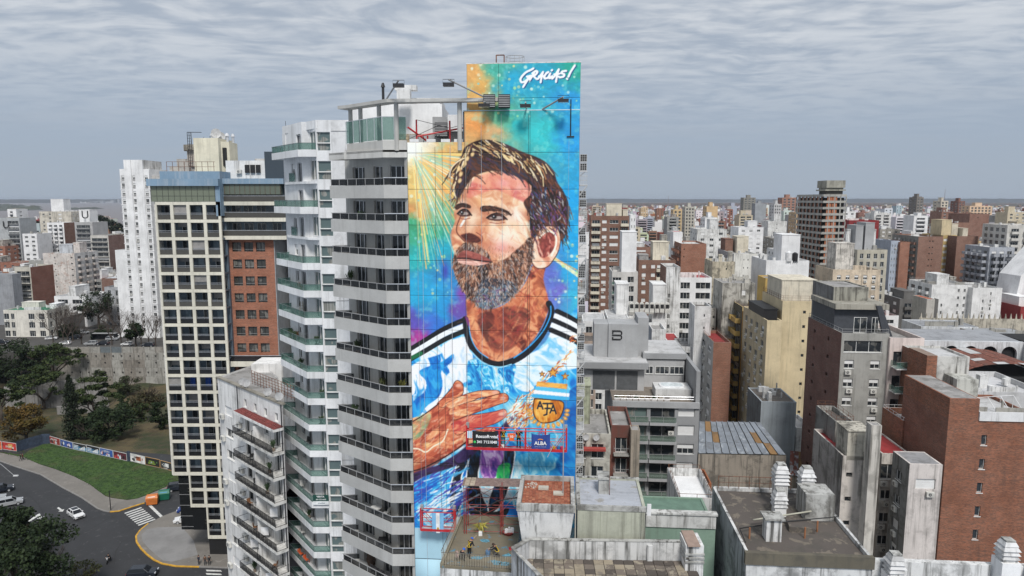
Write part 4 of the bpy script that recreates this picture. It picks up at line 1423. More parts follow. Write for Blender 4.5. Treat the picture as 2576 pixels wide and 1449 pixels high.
WB().prism([(-14.2,73.25),(-18.9,73.25),(-20.5,73.25),(-22.0,75.2),(-25.6,80.2),(-25.6,88),(-14.2,88)],67.2,67.7).build('roof',ROOFW,wt)
WB().box(-18.9,-14.2,73.2,73.4,67.2,68.2).box(-14.4,-14.2,73.4,88,60,68.2).build('parapet',WF,wt)
cd = WB()
for k in range(10):
 cd.box(-18.88,-16.2,72.70,72.748,zw0 + 1.2 - FH * 2 * k - .03,zw0 + 1.2 - FH * 2 * k + .03)
cd.build('joint',simple((0.4,0.4,0.4),0.9),wt)
def white_balcony(zr):
 zf = zr - 1.05
 mb = WB()
 mb.prism([WA,WBk,WC,WD,P4,P3,P2,P1],zf - .2,zf)
 ribbon(mb,offs(WOUT,-0.12),0.12,zr - 1.45,zf - .203)
 ribbon(mb,offs(WOUT,-0.12),0.12,zf + .003,zr - .72)
 b = mb.build('balcony',WF,wt)
 s = WB()
 ribbon(s,offs(WOUT,0.012),-0.012,zr - 1.45,zr - .72)
 s.build('band_facing',WF,b)
 glass_run(b,offs(WOUT,-0.05),zr - .7,zr - .05,1.3,GREENG,simple((0.12,0.15,0.15),0.4))
 return b
w0 = white_balcony(zw0)
for k in [2] + list(range(4,18)):
 c = copy_tree(w0,wt)
 c.location = w0.location + Vector((0,0,-FH * k))
for k in (1,3):
 zr = zw0 - FH * k
 o2 = [(-25.2,78.2),(-24.9,77.4),(-24.0,76.3)]
 mb = WB()
 ribbon(mb,o2,-0.05,zr - .05,zr)
 b = mb.build('juliet_balcony',simple((0.12,0.15,0.15),0.4),wt)
 glass_run(b,o2,zr - .9,zr - .05,1.3,GREENG,simple((0.12,0.15,0.15),0.4))
 WB().prism([P1,(-21.9,73.4),(-25.6,78.0),P4,P3,P2],zr - 1.25,zr - 1.0).build('floor_slab',WF,wt)
WG = darkglass((.10,.14,.14),.08,.75)
win1,win2,wd3 = door_mesh(1.4,1.9,1,.2,FRAME,WG,key='a'),door_mesh(L21 - .22,2.0,2,.15,FRAME,WG,key='b'),door_mesh(1.4,2.1,2,.2,ALU,key='c')
sill = None
for k in range(17):
 zr = zw0 - FH * k
 set_window(wt,P1,da,0.1,zr - .8,0,0,mesh=win1,name='window')
 m = WB().box(P1[0] + .12,P1[0] + 1.48,72.75,72.93,zr - .08,zr + .02).build('window_rail',FRAME,wt)
 set_window(wt,P2,db,0.12,zr - .8,0,0,mesh=win2,name='window')
 set_window(wt,P4,dc,LP - 1.75,zr - 1.05,0,0,mesh=wd3,name='balcony_door')
 if k % 2 == 1 or k > 3:
  set_window(wt,P4,dc,LP - 3.6,zr - .2,1.0,1.2,RND.choice('wh'),name='window')
# portal over the top balcony
pt = WB()
ribbon(pt,[(-26.0,79.0),(-20.4,72.7)],-0.35,67.35,68.2)
pt.prism([(-26.1,79.1),(-25.6,78.5),(-25.3,78.8),(-25.8,79.5)],64.6,67.35)
pt.prism([(-26.0,79.2),(-20.4,72.9),(-18.9,72.9),(-18.9,80),(-25.5,84)],67.3,67.6)
pt.build('roof_portal',WF,wt)
# ------------------------------------------------------------------ old white block with black balcony railings
OWP = plaster((0.77,0.76,0.74),0.22,0.3)
ow = thing('apartment_building','old white apartment block with black balcony railings and a red tiled eave, wired roof terrace','apartment block',(-25.6,73.8,0))
Pr,Pl = Vector((-25.6,73.8)),Vector((-37.9,85.6))
wv = (Pl - Pr).normalized()
nv = Vector((-wv.y,wv.x))            # outward
OL = (Pl - Pr).length
ZT = 37.3
rects = []
floors = [31.9 - 2.9 * k for k in range(11)]
for zf in floors:
 rects += [(OL - 2.3,OL - .9,zf + .03,zf + 2.1),(OL - 4.7,OL - 3.6,zf + .9,zf + 2.0),(OL - 7.4,OL - 5.7,zf + .03,zf + 2.1),(OL - 9.6,OL - 8.4,zf + .03,zf + 2.1),(OL - 15.3,OL - 13.2,zf + .9,zf + 2.1)]
for k in range(4):
 rects.append((OL - 1.9 - 2.6 * k,OL - 1.2 - 2.6 * k,ZT - 2.3,ZT - 1.3))
do_,_ = wall_openings(ow,Pl,Pr,0,ZT,rects,OWP)
for (a,b,c,e) in rects:
 if e - c > 1.9:
  set_window(ow,Pl,do_,a,c,0,0,mesh=door_mesh(b - a,e - c,2,.25,RND.choice([FRAME,FRAME,DARKMETAL]),key=RND.randint(0,1)),name='balcony_door')
 else:
  set_window(ow,Pl,do_,a,c,b - a,e - c,'w' if b - a < 1 else RND.choice('wwsh'))
Pb,Pc = Pr + Vector((-4.6,12)),Pl + Vector((2.5,8))
WB().quad((*Pr,0),(*Pb,0),(*Pb,ZT),(*Pr,ZT)).quad((*Pc,0),(*Pl,0),(*Pl,ZT),(*Pc,ZT)).quad((*Pb,0),(*Pc,0),(*Pc,ZT),(*Pb,ZT)).build('wall',OWP,ow)
WB().quad((*Pl,ZT - .25),(*Pr,ZT - .25),(*Pb,ZT - .25),(*Pc,ZT - .25)).build('roof',ROOFC,ow)
cp = WB()
ribbon(cp,[tuple(Pl),tuple(Pr)],0.15,ZT - .05,ZT + .12)
ribbon(cp,[tuple(Pl),tuple(Pr)],-0.35,ZT - .05,ZT + .12)
cp.build('coping',plaster((0.28,0.26,0.22),.5,0),ow)
def pt_on(a,o):
 p = Pr + wv * a + nv * o
 return (p.x,p.y)
# wire fence on the roof, in squares
fn = WB()
for s in range(0,15):
 a = 1.0 + s * .75
 p = pt_on(a,-2.0)
 fn.tube([(*p,ZT - .2),(*p,ZT + 1.5)],.035,4)
for z in [ZT + .1 + .35 * i for i in range(5)]:
 fn.tube([(*pt_on(1.0,-2.0),z),(*pt_on(11.5,-2.0),z)],.03,4)
fn.build('roof_fence',RUST,ow)
def dish(parent,x,y,z,r=.45,rz=0.0):
 def make():
  mb = MB()
  n = 12
  rings = [(0,.10),(.5,.06),(1,0)]
  pts = [[(rr * math.cos(2 * math.pi * i / n),-dep,rr * math.sin(2 * math.pi * i / n)) for i in range(n)] for rr,dep in ((.33,-.10),(.7,-.05),(1.0,.03))]
  for a in range(2):
   for i in range(n):
    j = (i + 1) % n
    mb.quad(pts[a][i],pts[a][j],pts[a + 1][j],pts[a + 1][i])
  mb.poly(pts[0])
  mb.tube([(0,-.9,-.1),(0,.1,-.9)],.03,4)
  mb.tube([(0,.15,-1.3),(0,.1,0)],.06,5)
  return mb.mesh('satellite_dish',simple((0.5,0.5,0.5),0.5))
 o = put('satellite_dish',cached('dish',make),parent,(x,y,z),rz)
 o.scale = (r,r,r)
 return o
for a in (10.0,9.0,3.6,.9):
 p = pt_on(a,-.1)
 dish(ow,p[0] - ow.location.x,p[1] - ow.location.y,ZT + .75,.48,.6)
dp = WB()
dp.tube([(*pt_on(.15,.12),0),(*pt_on(.15,.12),ZT)],.07,5).tube([(*pt_on(11.2,.12),ZT - 3.4),(*pt_on(11.2,.12),ZT)],.06,5)
dp.build('drain_pipe',DARKMETAL,ow)
# eave with red tiles
ev = WB()
ev.prism([pt_on(0.0,0),pt_on(10.1,0),pt_on(10.1,1.2),pt_on(0.0,1.2)],34.35,34.65)
ev.build('eave',OWP,ow)
for i in range(20):
 a0,a1 = 10.1 * i / 20 + .01,10.1 * (i + 1) / 20 - .01
 t = WB()
 p,q_,r_,s_ = pt_on(a0,0.0),pt_on(a1,0.0),pt_on(a1,1.15),pt_on(a0,1.15)
 t.quad((*p,34.8),(*s_,34.67),(*r_,34.67),(*q_,34.8)).quad((*s_,34.67),(*s_,34.655),(*r_,34.655),(*r_,34.67))
 t.build('tile',simple((0.16,0.035,0.03),0.85,mott=.35),ow)
BLK = tinted((0.02,0.02,0.022),0.22)
def old_balcony(zf):
 mb = WB()
 mb.prism([pt_on(0.0,.01),pt_on(10.1,.01),pt_on(10.1,1.45),pt_on(0.0,1.45)],zf - .3,zf)
 b = mb.build('balcony',plaster((0.66,0.65,0.62),.35,.3),ow)
 outl = [pt_on(10.05,.05),pt_on(10.05,1.4),pt_on(0.05,1.4),pt_on(0.05,.05)]
 r = WB()
 for z in (zf + .12,zf + .95):
  for i in range(3):
   r.tube([(*outl[i],z),(*outl[i + 1],z)],.03,4)
 for a in [10.05 - .99 * i for i in range(11)]:
  p = pt_on(a,1.4)
  r.tube([(*p,zf),(*p,zf + .97)],.028,4)
 for o in (0.1,1.4):
  p = pt_on(5.0,o)
  r.tube([(*p,zf),(*p,zf + 1.5)],.03,4)
 r.tube([(*pt_on(5.0,.1),zf + 1.5),(*pt_on(5.0,1.4),zf + 1.5)],.03,4)
 r.build('railing',BLACK,b)
 for i in range(10):
  p,q_ = pt_on(10.0 - .99 * i,1.38),pt_on(9.1 - .99 * i,1.38)
  WB().prism([p,q_,(q_[0] + .012,q_[1] + .012),(p[0] + .012,p[1] + .012)],zf + .14,zf + .93).build('mesh_panel',BLK,b)
 WB().prism([pt_on(4.93,.02),pt_on(5.07,.02),pt_on(5.07,1.2),pt_on(4.93,1.2)],zf + .003,zf + 2.0).build('divider',OWP,b)
 return b
o0 = old_balcony(31.9)
for k in range(1,10):
 c = copy_tree(o0,ow)
 c.location = o0.location + Vector((0,0,-2.9 * k))
for k in range(8):
 for a in (11.4,16.3):
  if (k + int(a)) % 3:
   p = pt_on(a,.02)
   put('air_conditioner',ac_mesh(),ow,(p[0] - ow.location.x,p[1] - ow.location.y,31.5 - 2.9 * k + .6),math.atan2(-wv.y,-wv.x))
# white service volume behind the roof terrace
WB().box(-34.8,-30.6,89,93,25,38.2).build('roof_house',OWP,ow)
# ------------------------------------------------------------------ cream grid block with dark balconies
CREAM = plaster((0.70,0.67,0.57),0.10,0.12)
BLUEG = simple((0.10,0.135,0.17),0.5,mott=.2)
gt = thing('apartment_tower','slim tower with a cream grid facade of dark balconies and a blue metal roof edge','apartment tower',(-56.6,109,0))
GB0 = 59.36
GH = 2.8
gw,gx = 10.35,[0.0,2.6,5.2,7.78,10.35]
def grid_rects(c0,c1,r0,r1):
 return [(gx[c] + .25,gx[c + 1] - (.25 if c < 3 else .4),GB0 - GH * (r + 1) + .24,GB0 - GH * r - .24) for c in range(c0,c1) for r in range(r0,r1)]
def frame_block(c0,c1,r0,r1):
 mb = MB()
 x0,x1 = gx[c0],gx[c1]
 z0,z1 = GB0 - GH * r1 - .28,GB0 - GH * r0 + (.28 if r0 == 0 else -.283)
 rs = [(a - x0,b - x0,c - z0,d - z0) for a,b,c,d in grid_rects(c0,c1,r0,r1)]
 holes(mb,x1 - x0,z1 - z0,rs,lambda x,z,e: (x + x0,e,z + z0),.32)
 mb.quad((x0,0,z0),(x0,0,z1),(x0,.32,z1),(x0,.32,z0)).quad((x1,0,z0),(x1,.32,z0),(x1,.32,z1),(x1,0,z1))
 mb.quad((x0,0,z0),(x0,.32,z0),(x1,.32,z0),(x1,0,z0))
 jm = MB()
 mb.build('grid_frame',CREAM,gt)
frame_block(0,4,0,16)
frame_block(2,4,18,20)
frame_block(1,4,16,18)
jm = MB()
for r in range(1,20):
 for c in range(5):
  if (c == 0 and r > 15) or (c == 1 and r > 17):
   continue
  for dz in (-.27,.27):
   a,b = gx[c] - .28 if c else 0.0,gx[c] + .28 if c < 4 else gx[4]
   jm.box(a,b,-.004,0.01,GB0 - GH * r + dz - .012,GB0 - GH * r + dz + .012)
jm.build('panel_joints',simple((0.32,0.3,0.25),.9),gt,kind='stuff')
MB().box(0.0,gw,1.9,16,GB0 - GH * 16,GB0).box(gx[2],gw,1.9,16,0,GB0 - GH * 16 - .01).build('wall',BLUEG,gt)
MB().box(gx[2],gw,.35,1.897,0,GB0 - GH * 20).build('ground_floor',BLACK,gt)
fm = MB()
for r in range(1,20):
 fm.box(.02 if r < 16 else gx[1] + .12 if r < 18 else gx[2] + .02,gw - .02,.34,1.895,GB0 - GH * r - .12,GB0 - GH * r + .12)
fm.build('floor_slab',BLUEG,gt)
MB().box(-.3,0.0,.3,16,GB0 - GH * 16 - .3,GB0 + 3).build('side_wall',simple((0.62,0.6,0.55),.8),gt)
RAILG = tinted((0.10,0.095,0.085),0.8)
RAILG2 = tinted((0.02,0.02,0.022),0.72)
def bay_rail():
 mb = MB().box(0,2.0,-.02,.02,.98,1.03).box(0,2.0,-.02,.02,.78,.81)
 return mb.mesh('handrail',ALU)
def bay_glass():
 return MB().box(0.01,1.99,-.008,.008,0,.74).mesh('glass_pane',RAILG)
brm,bgm,bgm2 = bay_rail(),bay_glass(),MB().box(0.01,1.99,-.008,.008,0,.74).mesh('glass_pane',RAILG2)
BLUEW = simple((0.02,0.09,0.42),.6)
PALEB = simple((0.20,0.26,0.30),.6,mott=.3)
cl_blue,cl_pale = MB().box(0,.9,0,.03,0,2.2).mesh('wall_panel',BLUEW),MB().box(0,.9,0,.03,0,2.2).mesh('wall_panel',PALEB)
bdoor = [door_mesh(1.7,2.2,2,.05,GREYFRAME,key='g0'),door_mesh(1.1,2.2,1,.05,FRAME,key='g1')]
for r in range(20):
 for c in range(4):
  if (c == 0 and r > 15) or (c == 1 and r > 17):
   continue
  zb = GB0 - GH * (r + 1) + .24
  x = gx[c] + .25
  b = put('balcony_rail',brm,gt,(x,.2,zb + .02))
  put('glass_pane',bgm if r < 6 else bgm2,b,(0,0,0))
  s = (gx[c + 1] - (.25 if c < 3 else .4) - x) / 2.0
  b.scale = (s,1,1)
  put('balcony_door',bdoor[0 if RND.random() < .7 else 1],gt,(x + RND.uniform(.1,.5),1.83,zb - .05))
  if RND.random() < .3:
   hb_ = RND.choice([.6,1.0,1.5])
   put('blind',cached(('bl',hb_),lambda: MB().box(0,2.0,0,.02,2.2 - hb_,2.3).mesh('blind',simple((.26,.25,.24),.8))),gt,(x,RND.choice([.3,1.3]),zb))
  blue = r == 10 and c > 0
  if blue or RND.random() < .75:
   put('wall_panel',cl_blue if blue else cl_pale,gt,(x + RND.choice([.1,1.1]),1.80,zb - .03))
# dark glazed base
bm_ = MB()
bm_.box(0.6,gx[1] + .1,.5,14,4.5,GB0 - GH * 16 - .3).box(gx[1] + .103,gx[2] - .01,.4,14,4.5,GB0 - GH * 16 - .3)
bm_.build('glass_base',darkglass((0.012,0.013,0.014),.05,0.0),gt)
bt = MB()
for i in range(6):
 z = 5.0 + i * 1.9
 bt.box(0.58,gx[1] + .62,.46,.49,z,z + .06)
bt.build('glazing_bar',GREYFRAME,gt)
# glass crown
cg = MB()
cg.box(-.5,9.6,-.05,12,GB0 + .3,62.1)
cg.build('glass_crown',darkglass((0.17,0.19,0.14),.12,0.0),gt)
cb = MB()
for i in range(12):
 cb.box(-.5 + i * .918,-.46 + i * .918,-.09,-.055,GB0 + .3,62.1)
for z in (GB0 + 1.15,GB0 + 2.1):
 cb.box(-.5,9.6,-.085,-.053,z,z + .04)
cb.build('glazing_bar',simple((0.04,0.045,0.04),.5),gt)
BLUER = plaster((0.20,0.30,0.40),.25,.35,dark=(.35,.4,.45))
MB().box(-.9,10.4,-.5,13,62.1,63.2).build('roof_edge',BLUER,gt)
MB().box(0.9,10.4,.3,12.5,63.2,64.4).build('roof_edge',BLUER,gt,label='upper blue metal roof edge, set back')
MB().box(9.65,10.4,0.0,2,GB0 - 2,62.1).build('roof_edge',BLUER,gt)
rr = MB()
for i in range(9):
 rr.tube([(1.0 + i * .95,2.5,64.4),(1.0 + i * .95,2.5,66.0)],.04,4)
for z in (65.2,66.0):
 rr.tube([(1.0,2.5,z),(8.8,2.5,z)],.03,4)
rr.build('roof_railing',RUST,gt)
TC = plaster((0.74,0.69,0.54),.10,.12)
th_ = MB()
th_.box(3.7,7.8,6.5,13,60,70.1).prism([(7.8,7.5),(8.8,8.5),(8.8,12),(7.8,13)],60,69.6)
th_.build('water_tower',TC,gt)
MB().box(8.0,8.5,7.6,8.9,65.6,68.6).build('louvre',BLACK,gt)
for x,y,s in ((5.8,9,.3),(7.9,10,.35),(8.5,11,.3)):
 MB().cyl(x,y,69.6,70.7,s * .8).cyl(x,y,70.7,71.2,s * 1.3,s * .6).build('roof_vent',ALU,gt)
for x,y,z,r in ((6.9,8,71.0,.8),(7.3,9,70.6,.7),(8.2,8,65.0,.8),(8.9,7.5,63.9,.9),(9.8,7.0,64.0,.9),(9.6,7.6,65.1,.8)):
 dish(gt,x,y,z,r,.5)
ld = MB()
for x in (2.9,3.2,3.5):
 ld.tube([(x,6.2,64.4),(x,6.2,71.0)],.05,4)
ld.tube([(2.9,6.2,71),(5.2,6.4,71)],.05,4)
for i in range(14):
 ld.tube([(2.9,6.2,64.6 + i * .45),(3.5,6.2,64.6 + i * .45)],.025,4)
ld.build('ladder',DARKMETAL,gt)
# ------------------------------------------------------------------ brick wing beside it
BR = brickm((0.33,0.115,0.06),.25,.08)
bw = thing('apartment_building','red brick wing with three columns of square windows and cream balcony slabs above','apartment block',(-46.3,111.5,0))
bwW = 7.4
mb = MB()
rects = []
for k in range(8):
 z = 48.7 + 2.8 - 2.8 * k
 for x0 in (.55,2.5,4.45):
  rects.append((x0,x0 + 1.5,z,z + 1.55))
holes(mb,bwW,54.0 - 28,[(a,b,c - 28,d - 28) for a,b,c,d in rects],lambda x,z,e: (x,e,z + 28),.3)
mb.quad((bwW,0,0),(bwW,14,0),(bwW,14,54),(bwW,0,54)).box(0,bwW,.0,14,0,27.99)
mb.build('wall',BR,bw)
MB().box(bwW,bwW + .12,-.05,14,10,54).build('edge_trim',simple((.3,.32,.33)),bw)
wmesh = door_mesh(1.5,1.55,2,.26,DARKMETAL,darkglass((.05,.05,.045),.08,.5),key='bw')
for (a,b,c,d) in rects:
 o = put('window',wmesh,bw,(a,0,c))
 MB().box(0.03,1.47,.1,.13,.35,.4).build('guard_bar',GREYFRAME,o)
MB().box(-1.0,-.02,.3,10,20,62).build('pipe_shaft',simple((.14,.18,.21),.5,.3,mott=.3),bw)
for x in (-.8,-.5,-.25):
 MB().tube([(x,.22,20),(x,.22,62)],.07,6).build('drain_pipe',simple((.3,.36,.38),.5,.3),bw)
for z in (42.3,41.5,38.6,36.4):
 put('air_conditioner',ac_mesh(),bw,(-.95,.2,z))
MB().box(0.0,bwW + 2.5,.6,14,54.0,62.5).build('upper_wall',BLUEG,bw)
for i,z in enumerate((54.0,56.9,59.5)):
 b = MB().box(-.6,bwW + 2.5,-1.2,.6,z - .45,z + .15).build('balcony',CREAM,bw)
 MB().box(-.6,bwW + 2.5,-1.18,-1.15,z + .2,z + 1.0).build('glass_pane',RAILG,b)
 MB().box(-.6,bwW + 2.5,-1.2,-1.13,z + 1.02,z + 1.08).build('handrail',ALU,b)
 for x in (.6,2.6,4.7,7.2):
  put('balcony_door',door_mesh(1.4,2.0,2,.05,GREYFRAME,key='g2'),bw,(x,.53,z + .16))
g2 = MB().box(-.6,9.2,-1.0,.55,60.8,62.4)
g2.build('glass_crown',darkglass((.12,.14,.11),.1,0),bw)
gb2 = MB()
for i in range(13):
 gb2.box(-.6 + i * .81,-.52 + i * .81,-1.04,-1.003,60.8,62.4)
gb2.build('glazing_bar',simple((.1,.07,.05),.6),bw)
MB().box(-1.0,9.8,-1.3,13,62.45,63.3).build('roof_edge',BLUER,bw)
MB().box(-.6,6.0,2,9,63.3,66.3).build('penthouse',WHITE,bw)
MB().box(6.5,10.2,0,6,58,67.6).build('glass_stair',darkglass((.05,.065,.08),.08,0),bw)
put('air_conditioner',ac_mesh(),bw,(1.2,1.9,64.2))
for x in (2.6,3.5,4.4):
 MB().box(x,x + .7,1.7,1.99,64.3,65.6).build('solar_heater',BLACK,bw)
# terrace deck at the foot of the bricks
b = MB().box(-.9,bwW + 1.6,-1.4,-.02,32.6,33.5).build('balcony',CREAM,bw)
MB().box(-.9,bwW + 1.6,-1.4,-1.36,33.5,34.4).build('glass_pane',RAILG2,b)
MB().box(-.9,bwW + 1.6,-1.42,-1.34,34.42,34.5).build('handrail',ALU,b)
# second brick wing behind with its own balconies
b2 = thing('apartment_building','narrow brick wing with dark balconies behind the white tower','apartment block',(-37.6,117,0))
MB().box(0,9,0,12,0,60).build('wall',BR,b2)
MB().box(-1.6,-.02,1.2,12,0,56).build('side_wall',plaster((.16,.17,.15),.4,.3),b2)
for k in range(11):
 z = 56.5 - 2.9 * k
 b = MB().box(.4,8,-1.3,-.01,z - .35,z).build('balcony',CREAM,b2)
 MB().box(.4,8,-1.3,-1.26,z + .01,z + .95).build('glass_pane',RAILG2,b)
 put('balcony_door',door_mesh(1.4,2.0,2,.01,GREYFRAME,key='g3'),b2,(1.3,-.06,z))
# ------------------------------------------------------------------ white slab tower farther back
gw_ = thing('apartment_tower','tall white slab tower with three columns of small windows and a stained parapet','apartment tower',(-148.6,262,0))
rects = []
nF = 21
for k in range(nF):
 z = 66.9 - 2.93 * k
 rects += [(.5,1.6,z,z + 2.0),(4.7,5.7,z,z + 2.0),(9.3,10.5,z,z + 2.0)]
mb = MB()
holes(mb,11.1,71.4 - 5.5,[(a,b,c - 5.5,d - 5.5) for a,b,c,d in rects],lambda x,z,e: (x,e,z + 5.5),.3)
mb.box(0,11.1,.31,14,5.5,71.4)
mb.prism([(1.9,-.35),(4.5,-.35),(4.5,-.01),(1.9,-.01)],5.5,74.8).prism([(5.9,-.35),(9.0,-.35),(9.0,-.01),(5.9,-.01)],5.5,74.8)
mb.box(1.9,9.0,-.009,.3,69.8,74.8)
mb.build('wall',plaster((.80,.80,.80),.08,.12),gw_)
MB().box(1.9,9.0,.31,14,71.42,74.8).build('parapet',plaster((.62,.61,.59),.4,.75),gw_)
MB().box(11.1,16,2,14,0,69).build('rear_wing',plaster((.5,.49,.47),.3,.4),gw_)
for (a,b,c,d) in rects:
 rc_ = RND.random()
 w_ = put('window',window_mesh(b - a,1.25,'h' if rc_ < .4 else 'w',.26),gw_,(a,0,c + .72))
 put('sill_panel',cached(('sp',round(b - a,1)),lambda: MB().box(.04,b - a - .04,.1,.2,0,.62).mesh('sill_panel',simple((.36,.35,.35),.8))),gw_,(a,0,c + .02))
 if RND.random() < .12:
  put('air_conditioner',ac_mesh(),gw_,(a + .1,0,c + .1))
for k in range(nF):
 z = 66.6 - 2.93 * k
 MB().box(-.25,1.75,-.12,-.01,z,z + .22).build('ledge',CLEANWHITE,gw_)
 MB().box(9.15,11.3,-.12,-.01,z,z + .22).build('ledge',CLEANWHITE,gw_)
gp = MB()
for x in (2.4,7.6):
 gp.box(x,x + 1.9,.3,2,0,5.48)
gp.box(-2,10.8,-1.5,8,3.3,3.7)
gp.build('portico',plaster((.6,.58,.55),.3,.4),gw_)
MB().box(0,11,3,13,0,5.4).build('ground_floor',simple((.10,.03,.025)),gw_)
# rounded concrete crown of the block behind it
cr = thing('apartment_building','grey stepped roof block with an overhanging weathered slab and aerials behind the white tower','roof block',(-128,275,0))
MB().box(-8,28,0,14,0,73.0).box(-6,-1,2,8,73,76.0).box(12,24,1,9,73,75.0).build('wall',plaster((.46,.44,.41),.35,.35),cr)
MB().cyl(3,4,73,79.2,5.4,n=8).build('stair_head',plaster((.42,.37,.32),.3,.35),cr)
MB().cyl(3,4,79.2,81.4,6.6,n=8).build('roof_slab',plaster((.30,.27,.22),.7,.8),cr)
MB().box(26,34,0,8,0,76).box(36,39,0,6,0,79.5).build('wing',plaster((.62,.6,.57),.4,.4),cr)
for x,h_ in ((-.5,5),(4.5,3.4),(7,3.8),(37.5,12)):
 MB().tube([(x,4,80.5 if x < 10 else 79),(x,4,81.4 + h_ if x < 10 else 91)],.09,4).build('antenna',DARKMETAL,cr)
# ------------------------------------------------------------------ left field, hand placed
LW = plaster((0.66,0.61,0.57),.25,.3,patch=.25,pcol=(.45,.33,.28))
gb('bare stained whitewashed party wall of a ten storey block, with small dark holes',107,187,637,335,18,LW,h0=0,rot=2,cols=[(.35,.39,'l'),(.87,.93,'l')],side=evenly(3,.45,'B'),sidewall=plaster((.62,.61,.6),.3,.35),roof=ROOFW,acp=.2,
 extras=(('box',.3,.72,.3,.7,4.5,plaster((.5,.52,.55),.3,.5),'stair_head'),('box',.75,.95,.3,.6,5.5,None,'water_tank')),group=None,zmin=2)
gb('grey block with curved white balconies beside the bare party wall',188,216,632,345,16,plaster((.5,.5,.5),.3,.3),rot=-25,cols=[(.1,.5,'B'),(.6,.85,'w')],side=evenly(3,.4,'m'),acp=.3)
gb('modern white and brown block with ribbon balconies next to a rust red party wall',36,76,672,300,14,plaster((.55,.52,.45),.15,.2),rot=3,cols=[(.12,.92,'R')],side=(),sidewall=brickm((.20,.06,.035),.2,.1),bmat=plaster((.6,.57,.5),.1,.1),fh=3.1)
gb('tall stained cream tower house with a white cube on its roof',98,178,532,520,20,plaster((.62,.58,.50),.35,.4),rot=2,cols=[(.1,.16,'w'),(.3,.36,'w'),(.6,.7,'s')],extras=(('box',.22,.62,.3,.7,10,CLEANWHITE,'stair_head'),),right=True,side=evenly(4,.3,'m'))
gb('white stepped block of balconies in front of the stained cream tower',118,160,560,470,14,CLEANWHITE,rot=2,cols=evenly(3,.6,'B'),side=(),sidewall=brickm((.2,.09,.06),.2,.2))
gb('grey and black glass office block with a pale U sign tower',187,232,559,460,16,plaster((.42,.42,.42),.15,.15),rot=3,cols=[(.1,.85,'R')],fh=3.2,right=True,side=(),extras=(('box',.12,.72,.2,.7,9.0,CLEANWHITE,'sign_tower'),))
gb('block with long white balconies and brown brick flank',227,272,592,400,22,plaster((.58,.56,.52),.2,.25),rot=2,cols=[(.06,.94,'R')],right=True,side=(),sidewall=brickm((.17,.085,.07),.15,.15))
gb('plain white windowless block left of the slab tower',289,316,629,268,14,CLEANWHITE,rot=1,roof=ROOFW)
gb('low white corner house with bay windows and a flat green roof',8,118,780,264,13,plaster((.70,.67,.60),.15,.2),rot=1,cols=[(.0,.12,'W'),(.16,.24,'W'),(.56,.7,'W'),(.8,.93,'W')],fh=3.4,roof=simple((.03,.16,.09),.8),right=True,side=evenly(4,.5,'W'),parapet=.4,
 extras=(('box',.1,.5,.6,.9,2.2,None,'roof_house'),('box',.8,.97,.5,.9,1.8,CLEANWHITE,'roof_house')))
gb('dark grey two storey house behind the white corner house',118,158,800,272,14,plaster((.22,.21,.2),.3,.3),rot=1,cols=evenly(2,.5,'W'),right=True)
gb('grey striped warehouse with a pale band at the left edge of the street',-40,30,690,290,5,plaster((.30,.31,.33),.2,.2),rot=2,roof=ROOFW)
gb('white cube house with a narrow tower and stacked balconies near the river',18,40,526,520,12,CLEANWHITE,rot=2,cols=[(.3,.6,'B')],right=True,side=[(.3,.5,'l')])
gb('dark slate and white office block with a U sign panel at the left edge',-10,48,548,480,16,plaster((.40,.42,.43),.15,.15),rot=2,cols=[(.5,.95,'R')],fh=3.4)
gb('white terraced roofscape house beside the slate office block',56,92,588,450,14,CLEANWHITE,rot=2,cols=evenly(2,.5,'w'))
gb('grey concrete service block with blank walls in the left middle distance',72,108,655,380,14,plaster((.34,.34,.32),.2,.25),rot=2,roof=ROOFC)
gb('brick red low block beneath the grey terraces',0,62,660,400,12,brickm((.28,.10,.06),.2,.2),rot=2,cols=evenly(3,.3,'w'))
gb('pale blue white house block above the long balconies block',180,205,570,520,12,plaster((.55,.6,.66),.1,.1),rot=2,cols=evenly(2,.4,'w'))
gb('weathered grey house with arched windows behind the bare trees',262,305,722,290,14,plaster((.42,.43,.45),.3,.35),rot=1,cols=evenly(2,.4,'W'),fh=3.6,extras=(('box',.35,.8,.2,.6,3.0,WHITE,'roof_house'),))
gb('brown brick shed with a curved pale metal roof',255,292,700,330,14,brickm((.17,.08,.06),.2,.2),rot=1,roof=simple((.5,.53,.56),.5),parapet=.2)
for txt,P,s,lb in (('U',W(214,541,459.2),7.5,'black letter U on the roof sign tower of the grey office block'),('U',W(15,566,479.0),7.0,'black letter U on the pale panel of the slate block, far left')):
 o = put('sign_letter',text_mesh(txt,s,.08,BLACK),None,P)
 o.rotation_euler = (R(90),0,0)
 tag(o,lb,'sign')
# ------------------------------------------------------------------ right side city, hand placed from near to far
BRN = brickm((.19,.085,.055),.2,.15)
BRO = brickm((.30,.12,.07),.25,.15)
YEL = plaster((.62,.47,.23),.15,.2)
CRM = plaster((.64,.53,.34),.10,.2)
CRM2 = plaster((.68,.62,.50),.18,.25)
GRY = plaster((.36,.355,.33),.22,.22)
STW = plaster((.74,.74,.73),.35,.55)
BLKST = plaster((.50,.48,.43),.7,.95)
CONC = plaster((.40,.39,.36),.25,.3)
E = evenly
gb('brown brick apartment tower with cream balcony bands, right behind the painted wall',1486,1583,543,262,16,BRN,cols=[(.04,.24,'B'),(.3,.42,'s'),(.5,.72,'m'),(.8,.97,'B')],bmat=CRM2,acp=.25,
 extras=(('box',.42,.82,.2,.7,5.2,CRM2,'water_tank'),('box',.85,.98,.2,.5,3,CRM2,'stair_head')),side=E(3,.4,'m'),seed=3)
gb('narrow white block behind the brown brick tower, beside a grey stair head',1586,1600,540,300,14,CLEANWHITE,cols=E(2,.3,'w'))
